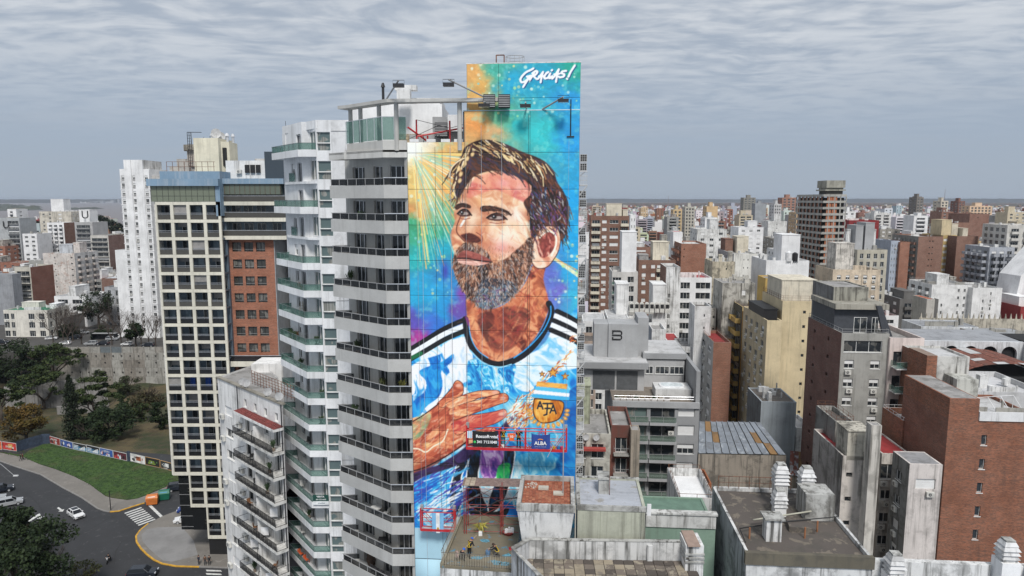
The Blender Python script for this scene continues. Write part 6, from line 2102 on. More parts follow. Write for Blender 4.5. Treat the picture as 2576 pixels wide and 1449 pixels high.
# parapet terrace with slab tiles
tp = thing('tiled_terrace','grimy parapeted roof terrace with square concrete floor slabs at the bottom edge','roof terrace',(1.2,48.2,0),-R(1.6))
pb = MB()
pb.box(0,12.0,0,.25,24,34.72).box(0.0,.22,.25,.5,24,34.7)
pb.build('parapet',plaster((.62,.62,.61),.5,.95,dark=(.07,.07,.065)),tp)
MB().box(-.02,12.05,-.04,.28,34.72,34.79).build('coping',GSTAIN,tp)
MB().box(8.85,9.25,-.2,-.002,32.6,34.5).build('pillar',NEARW,tp)
MB().prism([(-1.15,-1.3),(-.95,-1.45),(.95,-5.2),(12.3,-5.2),(12.3,-.01),(0,-.01)],24,33.22).build('roof',simple((.03,.028,.025),.95),tp)
lw = MB()
lw.prism([(-1.2,-1.2),(-1.0,-1.35),(1.1,-5.2),(.85,-5.2)],20,34.7)
lw.prism([(-1.2,-1.2),(-1.0,-1.35),(.1,.0),(-.1,.12)],20,34.7)
lw.build('side_parapet',plaster((.52,.53,.54),.5,.9),tp)
MB().prism([(-1.26,-1.2),(-.94,-1.38),(1.16,-5.2),(.79,-5.2)],34.705,34.8).prism([(-1.26,-1.2),(-.94,-1.38),(.15,-.03),(-.15,.16)],34.705,34.8).build('coping',GSTAIN,tp)
SLB = [plaster((.17,.14,.115),.55,0,patch=.5,pcol=(.30,.26,.20)),plaster((.085,.07,.06),.5,0,patch=.25,pcol=(.2,.17,.14)),plaster((.32,.27,.20),.35,0,patch=.3,pcol=(.2,.17,.14))]
for i in range(17):
 for j in range(7):
  x,y = -.3 + i * .74,-.70 - j * .68
  if x < -.9 - y * -.0 + (-1.4 - y) * .55 - .1:
   continue
  MB().box(x,x + .70,y,y + .64,33.225,33.275 + RND.uniform(0,.03)).build('floor_slab',RND.choice([SLB[0],SLB[0],SLB[1],SLB[2]]),tp)
cm = MB()
cm.box(11.4,12.7,-1.4,.6,30,35.2)
cm.build('chimney',NEARW,tp)
for i in range(3):
 MB().box(11.35,12.75,-1.5,.65,33.9 + i * .3,34.02 + i * .3).build('chimney_ledge',GSTAIN,tp)
MB().box(11.5,12.4,-1.6,.7,35.21,35.32).build('chimney_cap',simple((.30,.22,.18),.9),tp)
# painters' terrace
pt_ = thing('roof_terrace','muddy brown roof terrace with railings where the painters work below the mural','roof terrace',(-5.55,49.4,0),0)
def tr(x,y):
 return (x + 5.55,y - 49.4)
outl = [(-5.55,49.4),(0.25,48.7),(0.75,57.0),(-4.55,57.4)]
MB().prism([tr(*q) for q in outl],18,31.82).build('wall',NEARW,pt_)
MUD = plaster((.19,.165,.115),.25,0,patch=.12,pcol=(.10,.22,.30))
MB().prism([tr(*q) for q in outl],31.823,32.0).build('floor',MUD,pt_)
kb = MB()
kb.prism([tr(-5.55,49.4),tr(-5.3,49.4),tr(-4.35,57.38),tr(-4.55,57.4)],32.003,32.2).prism([tr(-4.35,57.1),tr(.7,56.75),tr(.75,57.0),tr(-4.35,57.38)],32.003,32.3)
kb.build('kerb',plaster((.26,.23,.16),.3,.2),pt_)
rl = MB()
for z in (32.1,33.05):
 rl.tube([(*tr(-5.45,49.5),z),(*tr(.22,48.82),z)],.025,5).tube([(*tr(-5.45,49.5),z + .1),(*tr(-4.5,57.2),z + .1)],.025,5)
rl.build('railing',simple((.12,.11,.09),.7),pt_)
bars = MB()
for i in range(44):
 t = (i + .5) / 44
 x,y = tr(-5.45 + 5.67 * t,49.5 - .68 * t)
 bars.box(x - .014,x + .014,y - .014,y + .014,32.003,33.04)
for i in range(22):
 t = (i + .5) / 22
 x,y = tr(-5.45 + .95 * t,49.5 + 7.7 * t)
 bars.box(x - .014,x + .014,y - .014,y + .014,32.2,33.14)
bars.build('railing_bars',simple((.40,.36,.28),.7),pt_,kind='stuff')
# scaffold
sc_ = thing('scaffold','red tube scaffold with a plank deck standing on the painters terrace','scaffold',(-4.0,55.0,32.0),-R(3))
REDS = simple((.26,.035,.03),.6,mott=.4,scale=3)
for x in (0,.18,3.05,3.2):
 for y in (-.5,.9):
  MB().tube([(x,y,0),(x,y,4.6 if x == 3.2 and y < 0 else 4.25)],.035,6).build('standard',REDS,sc_)
for z in (.25,1.7,2.6,4.0):
 for y in (-.5,.9):
  MB().tube([(-.1,y,z),(4.6,y,z)],.025,5).build('ledger',REDS,sc_)
for a,b in (((0,.9,.3),(3.1,.9,1.9)),((3.1,.9,.3),(0,.9,1.9)),((0,.9,2.1),(3.1,.9,3.9)),((3.1,.9,2.1),(0,.9,3.9)),((3.2,-.5,2.1),(4.8,.9,3.6)),((3.2,-.5,1.6),(4.8,.9,.4)),((0,-.5,.9),(.1,.9,2.2)),((3.1,-.5,2.0),(3.1,.9,3.4))):
 MB().tube([a,b],.02,5).build('brace',REDS,sc_)
WOOD = [simple((.27,.22,.17),.85,mott=.35,scale=4),simple((.22,.16,.14),.85,mott=.3,scale=4),simple((.36,.31,.24),.85,mott=.3,scale=4)]
for j in range(6):
 MB().box(-.15,4.9,-.6 + j * .27,-.36 + j * .27,4.28,4.33).build('plank',WOOD[1],sc_)
for x in (.05,.5):
 MB().box(x,x + .4,-.7,.95,4.34,4.37).build('plank',WOOD[2],sc_)
ck = thing('terrace_cable','black hose looping across the front of the scaffold','hose',(-4.0,54.3,33.5))
WB().tube([(-3.8,54.4,34.1),(-2.6,54.3,34.1),(-1.2,54.3,35.0),(.2,54.2,35.3),(1.2,53.4,35.9)],.045,6).build('hose',BLACK,ck)
# things lying on the terrace
def ground_item(name,label,cat,x,y,z=32.0,rz=0,group=None):
 return thing(name,label,cat,(x,y,z),rz,group)
bk = ground_item('paint_bucket','paint splashed blue bucket beside the kneeling painter','bucket',-1.9,50.9)
MB().cyl(0,0,0,.42,.17,.21,12).build('pail',simple((.12,.22,.36),.4,mott=.5,scale=8),bk)
MB().tube([(-.2,0,.42),(-.1,0,.6),(.1,0,.6),(.2,0,.42)],.012,4).build('handle',GREYFRAME,bk)
pp = ground_item('plant_pot','long white planter with a straggly yellow plant','planter',-2.65,54.6)
MB().box(-.15,.15,-.5,.5,0,.28).build('pot',CLEANWHITE,pp)
pl = MB()
for i in range(26):
 a,e = RND.uniform(0,6.28),RND.uniform(.4,1.0)
 pl.tube([(0,RND.uniform(-.3,.3),.2),(math.cos(a) * e * .5,math.sin(a) * e * .5,.8),(math.cos(a) * e,math.sin(a) * e,RND.uniform(.4,.9))],[.03,.035,.01],3)
pl.build('leaves',simple((.34,.30,.05),.7,mott=.4),pp)
bt = ground_item('rowing_tub','pointed red tarpaulin bundle lying behind the kneeling painter','tarpaulin',-.15,52.0,rz=.1)
MB().prism([(-.1,-.25),(.7,-.32),(1.5,0),(.7,.3),(-.1,.25)],0,.1,[(.1,-.14),(.7,-.2),(1.35,0),(.7,.2),(.1,.14)]).build('bundle',RED,bt)
bs = ground_item('rubble_basin','red basin heaped with white rubble by the scaffold foot','basin',-.3,54.4)
MB().cyl(0,0,0,.25,.35,.5,12).build('basin',REDS,bs)
rbm = MB()
for i in range(24):
 x,y,s = RND.uniform(-.35,.35),RND.uniform(-.35,.35),RND.uniform(.1,.22)
 rbm.prism([(x,y),(x + s,y + .03),(x + s * .8,y + s),(x,y + s * .7)],.2,.28 + RND.uniform(.02,.25))
rbm.build('rubble',CLEANWHITE,bs,kind='stuff')
ls = ground_item('timber_length','long weathered timber lying along the left side of the terrace','timber',-4.1,51.2,rz=1.2)
MB().box(0,3.1,-.06,.06,0,.07).build('beam',WOOD[0],ls)
for i,(x,y) in enumerate(((-1.2,49.9),(-.6,49.6),(-.35,50.9),(-2.2,53.3),(-2.8,50.6))):
 n = 9
 o = [(x + 5.55 + (.25 + .3 * RND.random()) * math.cos(2 * math.pi * k / n),y - 49.4 + (.18 + .25 * RND.random()) * math.sin(2 * math.pi * k / n)) for k in range(n)]
 MB().prism(o,32.0,32.008).build('paint_stain',simple((.10,.26,.34),.7,mott=.5,scale=5),pt_)
# dark roof with stacked white vent chimneys
p = G(1878,1391,33.0)
dr = gbw('stained white block with a tarred dark roof and stacked white vent chimneys',p.x,p.y,9.4,12.4,33.0,plaster((.62,.62,.61),.6,.9,dark=(.05,.05,.048)),sidewall=plaster((.40,.42,.44),.65,.9,dark=(.04,.04,.04)),roof=TARRED,parapet=.35,seed=31)
MB().box(-.1,9.5,-.12,.3,32.1,33.06).build('cornice',plaster((.13,.115,.085),.6,.3),dr)
def vent_stack(parent,x,y,s,z0,h,n=5):
 o = MB().box(x - s * .8,x + s * .8,y - s * .8,y + s * .8,z0,z0 + h).build('chimney',STW,parent)
 for i in range(n):
  z = z0 + h + .02 + i * .34
  k = 1.0 if i < n - 1 else .8
  MB().prism([(x - s * k,y - s * k),(x + s * k,y - s * k),(x + s * k,y + s * k),(x - s * k,y + s * k)],z,z + .3,[(x - s * .72 * k,y - s * .72 * k),(x + s * .72 * k,y - s * .72 * k),(x + s * .72 * k,y + s * .72 * k),(x - s * .72 * k,y + s * .72 * k)]).build('vent_cap',plaster((.66,.66,.66),.35,.3),o)
 MB().box(x - s * .55,x + s * .55,y - s * .55,y + s * .55,z0 + h + n * .34 + .02,z0 + h + n * .34 + .12).build('cap_slab',GSTAIN,o)
 return o
vent_stack(dr,5.2,9.2,.66,32.6,2.3)
vent_stack(dr,7.6,9.6,.66,32.6,1.9)
vent_stack(dr,4.7,7.6,.6,32.6,.9,4)
MB().prism([(6.6,6.6),(9.0,6.6),(9.0,9.0),(6.6,9.0)],32.6,35.0).build('roof_house',GSTAIN,dr)
MB().box(2.2,3.4,2.6,3.7,32.6,34.5).build('chimney',NEARW,dr)
MB().box(2.0,3.6,2.4,3.9,34.51,34.66).build('chimney_cap',GSTAIN,dr)
MB().prism([(4.6,4.4),(6.6,4.2),(6.8,6.0),(4.8,6.2)],32.66,33.1).build('roof_hatch',TARRED,dr)
MB().tube([(1.8,5.0,33.3),(7.0,6.4,33.6)],.07,6).build('pipe',simple((.38,.37,.30),.8),dr)
for x,y in ((1.0,3.0),(5.5,3.4),(6.9,4.6)):
 MB().tube([(x,y,32.65),(x,y,33.6)],.07,6).build('pipe',simple((.30,.13,.06),.8),dr)
MB().tube([(.3,1.5,33.1),(.3,3.4,33.3),(1.5,4.2,33.1),(4.0,5.0,33.2),(9.2,6.2,33.3)],.05,5).build('cable',BLACK,dr)
rr = MB()
for i in range(8):
 rr.tube([(.5 + i * .95,12.2,32.9),(.5 + i * .95,12.2,34.1)],.03,4)
rr.tube([(.5,12.2,34.1),(7.2,12.2,34.1)],.03,4).tube([(.5,12.2,33.5),(7.2,12.2,33.5)],.02,4)
rr.build('roof_railing',RUST,dr)
gb('small white stained courtyard house with rusty railings',1708,1800,1252,66,8,plaster((.68,.68,.67),.55,.6),roof=CLEANWHITE,parapet=.9,extras=(('rail',RUST),),seed=33)
gb('pale green rendered wall with a flaking white parapet band',1624,1800,1320,57,6,plaster((.22,.32,.25),.15,.2),roof=simple((.12,.2,.15)),extras=(('box',0.0,1.0,-.02,.06,1.2,plaster((.62,.62,.6),.5,.6),'parapet_band'),),parapet=.1,seed=34)
gb('orange-brown backyard wall beside rusty stairs',1756,1790,1215,90,5,simple((.30,.10,.04),.8),roof=ROOFD)
# pale stained blocks, lower right
gb('flesh-pink weathered block with slit windows and a battered concrete roof house',2121,2196,1147,80,10,plaster((.64,.59,.54),.4,.5),cols=[(.14,.36,'l')],side=(),sidewall=plaster((.36,.34,.32),.6,.7),fh=3.1,roof=simple((.28,.03,.03)),parapet=.5,
 extras=(('box',.12,.9,.0,.35,3.6,plaster((.50,.47,.40),.75,.8),'roof_house'),),seed=41)
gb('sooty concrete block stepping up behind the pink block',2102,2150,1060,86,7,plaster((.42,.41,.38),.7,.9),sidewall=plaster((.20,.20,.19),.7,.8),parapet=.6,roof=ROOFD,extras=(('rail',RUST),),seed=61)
gb('tall square flue shaft in front of the pink block',2193,2219,1070,77,1.4,plaster((.60,.57,.52),.4,.5),parapet=.05,seed=42)
gb('recessed grubby bay with aluminium windows between the flue and the shuttered block',2219,2292,1141,84,8,plaster((.62,.58,.53),.45,.5),cols=[(.0,.5,'W',(0,1)),(.05,.4,'w',(1,9))],fh=3.1,acp=1.0,roof=simple((.28,.03,.03),.7),parapet=.15,seed=43)
gb('pinkish block with a white shutter and a dark flank under a corrugated roof',2289,2372,1167,77,4.2,plaster((.66,.61,.58),.3,.35),cols=[(.22,.82,'s',(0,1))],side=[(.25,.6,'m')],sidewall=plaster((.26,.26,.25),.7,.8),fh=3.1,acp=1.0,roof=plaster((.30,.30,.31),.4,0),parapet=.02,seed=44)  # flank plaster darker and blotchier than the front
# big red brick block at the right
BRR = brickm((.235,.078,.036),.45,.35)
X_,Y_,w_,z_ = place(2386,2640,1054,78)
rbk = gbw('big rust red brick block with a column of white slit windows at the right edge',X_,Y_,w_,11,z_,BRR,cols=[(.345,.40,'w')],fh=2.95,roof=ROOFW,parapet=.4,seed=45,off=1.1,sidewall=brickm((.20,.07,.04),.3,.2),acp=0)
MB().box(0.004,3.35,0.006,10.99,z_ + .003,z_ + 2.5).build('upper_wall',BRR,rbk)
MB().quad((.2,.2,z_ + 2.51),(3.2,.2,z_ + 2.51),(3.2,10.8,z_ + 2.51),(.2,10.8,z_ + 2.51)).build('roof',ROOFC,rbk)
MB().box(3.4,w_,-.15,0.0,z_ - .1,z_ + 1.0).box(3.38,3.55,.003,10,z_,z_ + 1.0).build('parapet',plaster((.72,.72,.72),.1,.25),rbk)
for i in range(4):
 MB().tube([(4.5 + i * 1.8,3 + i * .5,z_ - .4),(4.5 + i * 1.8,3 + i * .5,z_ + 1.8),(5.5 + i * 1.8,2 + i * .5,z_ - .4)],.05,5).build('white_frame',CLEANWHITE,rbk)
MB().tube([(4.5,3,z_ + 1.8),(9.9,4.5,z_ + 1.8)],.04,5).build('white_frame',CLEANWHITE,rbk)
sf = gb('brick stair shaft with a stained white water tank standing behind the red brick block',2333,2440,896,90,7,plaster((.62,.61,.58),.5,.7),sidewall=brickm((.20,.075,.04),.3,.3),parapet=.3,roof=ROOFW,seed=46,right=False)
fz = sf['h']
MB().box(-.02,1.3,-.02,5,10,fz + .1).build('brick_edge',BRR,sf)
MB().box(2.3,5.0,-3.2,-.03,fz - 4.6,fz - 2.3).box(2.6,4.0,-3.0,-.03,fz - 7,fz - 4.6).build('water_tank',plaster((.50,.50,.46),.6,.8),sf)
gb('stepped lower back of the brick block with white terrace rails',2272,2335,1058,88,6,BRR,parapet=.9,roof=ROOFW,seed=47,extras=(('rail',CLEANWHITE),))
# bottom right chimneys in a row on a white wall
p = G(2184,1411,31.0)
cw = thing('chimney_wall','white party wall carrying a row of louvred white chimneys at the bottom right','roof wall',(p.x,p.y,0),-R(4.5))
MB().box(0,22,0,.6,15,31).build('wall',NEARW,cw)
for i,(x,h_,y) in enumerate(((1.7,.6,-.8),(10.3,1.9,-.4),(12.6,.2,-.6),(17.2,1.5,-.5),(4.7,-1.6,-1.5))):
 MB().box(x - .7,x + .7,y - .7,y + .7,15,29.9 + h_).build('chimney',CLEANWHITE,cw)
 vent_stack(cw,x,y,.66,29.9 + h_,.25,4)
# market hall: arcades and rusty barrel roof
def arch_wall(root,L,h,arches,t,mat,fr,name='arcade'):
 """Wall of length L with round-headed openings (x0, x1, springing height, sill)."""
 mb = MB()
 x = 0.0
 for a,b,sp,sl in arches:
  mb.quad(fr(x,0,0),fr(a,0,0),fr(a,h,0),fr(x,h,0))
  n,r,c = 10,(b - a) / 2,(a + b) / 2
  rise = min(r,h - sp - .3)
  pts = [(c - r * math.cos(math.pi * i / n),sp + rise * math.sin(math.pi * i / n)) for i in range(n + 1)]
  for i in range(n):
   (xa,za),(xb,zb) = pts[i],pts[i + 1]
   mb.quad(fr(xa,za,0),fr(xb,zb,0),fr(xb,h,0),fr(xa,h,0))
   mb.quad(fr(xa,za,0),fr(xa,za,t),fr(xb,zb,t),fr(xb,zb,0))
  mb.quad(fr(a,sl,0),fr(a,sl,t),fr(a,sp,t),fr(a,sp,0)).quad(fr(b,sl,0),fr(b,sp,0),fr(b,sp,t),fr(b,sl,t))
  if sl > 0:
   mb.quad(fr(a,0,0),fr(b,0,0),fr(b,sl,0),fr(a,sl,0))
  x = b
 mb.quad(fr(x,0,0),fr(L,0,0),fr(L,h,0),fr(x,h,0))
 mb.quad(fr(0,h,0),fr(L,h,0),fr(L,h,t),fr(0,h,t))
 return mb.build(name,mat,root)
WHL = plaster((.66,.68,.70),.2,.3)
p = W(2322,857,168)
mk = thing('market_hall','white arcaded market hall around a rusty red barrel roof','market hall',(p.x,p.y,0),-R(4.5))
hA = p.z
arch_wall(mk,24,hA,[(.5 + i * 4.6,4.2 + i * 4.6,hA - 3.0,hA - 5.5) for i in range(5)],.8,WHL,lambda x,z,e: (x,e,z))
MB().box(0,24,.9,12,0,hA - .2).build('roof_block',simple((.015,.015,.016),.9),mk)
MB().quad((0,.9,hA - .1),(24,.9,hA - .1),(24,14,hA + .4),(0,14,hA + .4)).build('roof',plaster((.30,.31,.33),.3,0),mk)
RUSTR = plaster((.17,.055,.035),.5,0,patch=.3,pcol=(.30,.12,.08))
bz = hA - 5.0
nb = 12
for j in range(8):
 for i in range(nb):
  t0,t1 = math.pi * (i + .03) / nb,math.pi * (i + .97) / nb
  x0,x1 = 10.5 - 10.5 * math.cos(t0),10.5 - 10.5 * math.cos(t1)
  z0,z1 = bz + 3.4 * math.sin(t0),bz + 3.4 * math.sin(t1)
  y0,y1 = -17 + j * 2.1,-17 + (j + .985) * 2.1
  MB().quad((x0,y0,z0),(x1,y0,z1),(x1,y1,z1),(x0,y1,z0)).build('roof_sheet',RUSTR if RND.random() > .06 else plaster((.5,.5,.5),.2,0),mk)
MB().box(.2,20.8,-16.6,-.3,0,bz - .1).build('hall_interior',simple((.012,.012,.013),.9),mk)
arch_wall(mk,46,hA,[(1 + i * 6.4,6.0 + i * 6.4,hA - 3.4,hA - 9) for i in range(7)],.9,WHL,lambda x,z,e: (24.0 + e + .01,-x,z),'arcade')
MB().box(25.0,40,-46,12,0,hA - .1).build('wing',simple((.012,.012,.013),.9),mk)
MB().quad((24,-46,hA + .02),(45,-46,hA + .02),(45,0,hA + .02),(24,0,hA + .02)).build('roof',plaster((.36,.38,.40),.25,0),mk)
gb('long low white wing with green shuttered windows above the market hall',2318,2462,821,200,12,WHL,cols=[(.08,.12,'w',(0,1)),(.3,.34,'w',(0,1)),(.5,.54,'w',(0,1)),(.7,.74,'w',(0,1)),(.9,.95,'w',(0,1))],roof=plaster((.28,.29,.31),.3,0),parapet=.2,seed=51)
gb('lean-to hall with glazed front and grey sheet roof by the market',2462,2600,840,190,10,plaster((.34,.30,.26),.3,.3),cols=E(7,.8,'W'),roof=plaster((.32,.33,.34),.2,0),parapet=.1,seed=52)
gb('white sports deck roof behind the brick block',2452,2640,985,108,14,plaster((.55,.55,.55),.2,.3),roof=plaster((.55,.55,.56),.2,0),parapet=.9,seed=53)
sw_ = thing('spiked_wall','old crenellated garden wall with a row of stone finials','wall',(W(2312,800,215).x,215,0),-R(4.5))
MB().box(0,34,0,.6,0,W(2312,800,215).z).build('wall',plaster((.50,.46,.38),.5,.6),sw_)
for i in range(22):
 x = .5 + i * 1.6
 MB().prism([(x,0.1),(x + .5,.1),(x + .5,.5),(x,.5)],W(2312,800,215).z,W(2312,800,215).z + 1.7,[(x + .2,.25),(x + .3,.25),(x + .3,.35),(x + .2,.35)]).build('finial',plaster((.5,.46,.38),.5,.5),sw_)
# ------------------------------------------------------------------ street corner, lawn and hollow at the lower left
def GB(x,y,z=0.0):
 return G(x / 4.0,1086.8 + y / 4.0,z)
def GP(x,y,z=0.0):
 return G(x * .2605,849 + y * .2605,z)
def sheet(name,pts,z,mat,th=0.1,**kw):
 P = [(p.x,p.y) for p in pts]
 o = MB().prism(P,z - th,z).build(name,mat,None,kind='structure',**kw)
 return o
ASPH = plaster((.034,.035,.038),.3,0,dark=(.025,.025,.026),patch=.12,pcol=(.06,.06,.062))
PAVE = plaster((.19,.175,.155),.25,0,dark=(.10,.09,.08),patch=.15,pcol=(.23,.21,.19))
PLAZA = plaster((.24,.235,.23),.25,0,dark=(.14,.135,.13))
MB().prism([(-170,60),(5,60),(5,150),(-60,152),(-170,170)],-.3,0).build('road',ASPH,None,kind='structure')
outer = [(-900,120),(0,290),(140,340),(420,430),(640,560),(830,660),(990,770),(1060,795),(1110,803),(1200,795),(1330,752),(1450,715),(1700,600),(1900,505)]
inner = [(1900,470),(1700,545),(1480,640),(1380,675),(1280,690),(1130,670),(1060,650),(900,530),(740,450),(560,380),(400,330),(240,258),(0,212),(-900,60)]
sheet('pavement',[GB(*p) for p in outer + inner],.13,PAVE,.14)
GRASS = None
def grassmat():
 m,nt,b,out = newmat('grass')
 v = objvec(nt,False)
 n1,n2,n3 = noise(nt,v,.12,5),noise(nt,v,.9,6,.65),noise(nt,v,7,5,.7)
 c = mixc(nt,ramp(nt,n2,.35,.65),(.02,.05,.008),(.052,.105,.018))
 c = mixc(nt,mth(nt,'MULTIPLY',ramp(nt,n1,.5,.68),.7),c,(.085,.075,.035))
 c = mixc(nt,mth(nt,'MULTIPLY',ramp(nt,n3,.45,.75),.5),c,(.015,.03,.008))
 nt.links.new(c,b.inputs['Base Color'])
 b.inputs['Roughness'].default_value = .95
 bp = NN(nt,'ShaderNodeBump',{'Strength': .8,'Distance': .15,'Height': n3})
 nt.links.new(bp.outputs[0],b.inputs['Normal'])
 return m
GRASS = grassmat()
fence_line = [(2100,500),(1820,425),(1720,400),(1460,340),(1310,303),(1145,270),(1010,245),(880,212),(740,185),(610,150),(505,122)]
sheet('lawn',[GB(*p) for p in [(x,y - 4) for x,y in inner[::-1] if x >= 0] + [(1900,470)] + fence_line[1:] + [(430,130),(300,190),(230,240)]],.2,GRASS,.18)
# grass blades, clumped
gb_ = MB()
lawn_poly = [GB(*p) for p in [(0,215),(400,328),(740,448),(1060,648),(1280,688),(1700,543),(1880,470),(1820,428),(1310,305),(880,214),(505,124),(300,190)]]
LPX,LPY = [p.x for p in lawn_poly],[p.y for p in lawn_poly]
def inside(x,y,PX,PY):
 c = False
 n = len(PX)
 for i in range(n):
  j = i - 1
  if (PY[i] > y) != (PY[j] > y) and x < (PX[j] - PX[i]) * (y - PY[i]) / (PY[j] - PY[i]) + PX[i]:
   c = not c
 return c
k = 0
while k < 9000:
 x,y = RND.uniform(min(LPX),max(LPX)),RND.uniform(min(LPY),max(LPY))
 if not inside(x,y,LPX,LPY):
  k += .3
  continue
 k += 1
 h_,a = RND.uniform(.05,.2),RND.uniform(0,3.14)
 dx,dy = .09 * math.cos(a),.09 * math.sin(a)
 gb_.poly([(x - dx,y - dy,.19),(x + dx,y + dy,.19),(x + RND.uniform(-.1,.1),y + RND.uniform(-.1,.1),.2 + h_)])
gb_.build('grass',GRASS,None,kind='stuff')
# corner plaza with a yellow kerb
pz = [(1960,730),(1850,772),(1640,850),(1500,925),(1420,990),(1378,1050),(1385,1110),(1430,1175),(1490,1235),(1560,1288),(1640,1325),(1780,1350),(2010,1356),(2500,1372),(2500,1000),(2200,800)]
sheet('pavement',[GB(*p) for p in pz],.13,PAVE,.14)
pz2 = [(1830,960),(1600,965),(1480,985),(1425,1040),(1430,1100),(1500,1180),(1590,1260),(1640,1300),(1740,1310),(1900,1270),(1990,1240),(1950,1100),(1900,1040)]
sheet('plaza',[GB(*p) for p in pz2],.134,PLAZA,.05)
def curve_strip(name,pts,w,z,mat,h=.02,**kw):
 P = [(p.x,p.y) for p in pts]
 q = offs(P,w)
 mb = MB()
 for i in range(len(P) - 1):
  mb.prism([P[i],P[i + 1],q[i + 1],q[i]],z - h,z)
 return mb.build(name,mat,None,**kw)
YEL2 = simple((.55,.30,.03),.8,mott=.25,scale=2)
KERB = simple((.22,.21,.20),.9)
def kerb(pts,label,mat):
 o = curve_strip('kerb',[GB(*p) for p in pts],.28,.15,mat,.16)
 o['kind'] = 'structure'
kerb(pz[5:6] + pz[6:13],'',YEL2)
kerb(pz[3:6],'',YEL2)
kerb(pz[12:14],'',KERB)
kerb(outer[8:12],'',YEL2)
kerb(outer[:9],'',KERB)
WLINE = simple((.55,.55,.53),.8,mott=.2,scale=2)
L0,L1,Q0,Q1 = (1250,815),(1420,755),(1398,945),(1568,882)
for i in range(8):
 t0,t1 = i / 7.6,i / 7.6 + .065
 def lp(a,b,t):
  return (a[0] + (b[0] - a[0]) * t,a[1] + (b[1] - a[1]) * t)
 P = [GB(*lp(L0,Q0,t0)),GB(*lp(L1,Q1,t0)),GB(*lp(L1,Q1,t1)),GB(*lp(L0,Q0,t1))]
 MB().quad(*[(p.x,p.y,.004) for p in P]).build('zebra_stripe',WLINE,None,kind='structure')
P = [GB(*p) for p in ((1485,735),(1515,727),(1643,850),(1612,858))]
MB().quad(*[(p.x,p.y,.004) for p in P]).build('stop_line',WLINE,None,kind='structure')
for y0 in (1385,1420):
 P = [GB(*p) for p in ((2070,y0),(2220,y0 + 5),(2235,y0 + 20),(2080,y0 + 16))]
 MB().quad(*[(p.x,p.y,.004) for p in P]).build('zebra_stripe',WLINE,None,kind='structure')
for pts in ([(375,830),(400,818),(415,850),(448,848),(425,880),(370,872),(392,860),(385,845),(300,902),(280,898),(285,880),(300,880)],
   [(572,765),(590,755),(625,780),(648,775),(632,800),(585,800),(605,788)]):
 MB().poly([(p.x,p.y,.004) for p in [GB(*q) for q in pts]][::-1]).build('road_arrow',WLINE,None,kind='structure')
# tyre marks, the second strip laid on the road for an overhead wire; drains
for pts in ([(250,605),(330,660),(390,720),(425,780),(440,830),(420,900)],[(700,1090),(900,980),(1100,860),(1200,800),(1400,680)],[(1140,1330),(1160,1200),(1220,1100)]):
 curve_strip('tyre_and_wire_strip',[GB(*p) for p in pts],.22,.005,simple((.022,.022,.024),.8),.004,kind='structure')
for (x,y) in ((1000,778),(1580,1310),(1140,857)):
 c = GB(x,y)
 MB().box(c.x - .6,c.x + .6,c.y - .35,c.y + .35,-.01,.006).build('drain_cover',simple((.02,.02,.02),.7),None,kind='structure')
# poster hoardings along the lawn
POSTC = [((500,37),(610,70),120,153,(.30,.045,.035),(.5,.3,.25),'dark red poster with a line of pale capitals, first of the row','red','ALL AREA'),
  ((612,70),(738,103),150,185,(.045,.09,.30),(.6,.5,.6),'blue poster with purple figures and an orange base','fig',''),
  ((742,105),(875,128),185,212,(.03,.18,.32),(.8,.8,.8),'black topped blue poster with four faces, left one of the pair','fam',''),
  ((876,128),(1006,155),212,242,(.03,.16,.30),(.8,.8,.8),'black topped blue poster with four faces, right one of the pair','fam',''),
  ((1010,157),(1142,185),243,272,(.035,.10,.35),(.7,.3,.3),'bright blue poster with pale title letters','fig','LA JEURO'),
  ((1145,187),(1280,213),272,303,(.10,.02,.03),(.55,.06,.06),'black poster with red lettering lines','fig',''),
  ((1312,212),(1465,243),303,340,(.70,.68,.66),(.4,.12,.05),'white poster with black handwriting and red logo box','wht','nyampi'),
  ((1467,247),(1612,283),340,372,(.02,.02,.02),(.10,.28,.07),'black poster with green festival lettering','blk','FESTIVAL\nDEL AMIGO'),
  ((1618,283),(1735,305),372,405,(.05,.05,.05),(.75,.74,.72),'black poster with a white picture and pale words below','bot','Rosario, \nmuchas'),
  ((-90,78),(25,88),175,190,(.62,.14,.04),(.15,.3,.5),'orange poster cut by the left edge','fig',''),
  ((28,95),(172,118),185,205,(.50,.05,.04),(.6,.35,.1),'red poster with a dark suited figure and orange words','man','SHOW')]
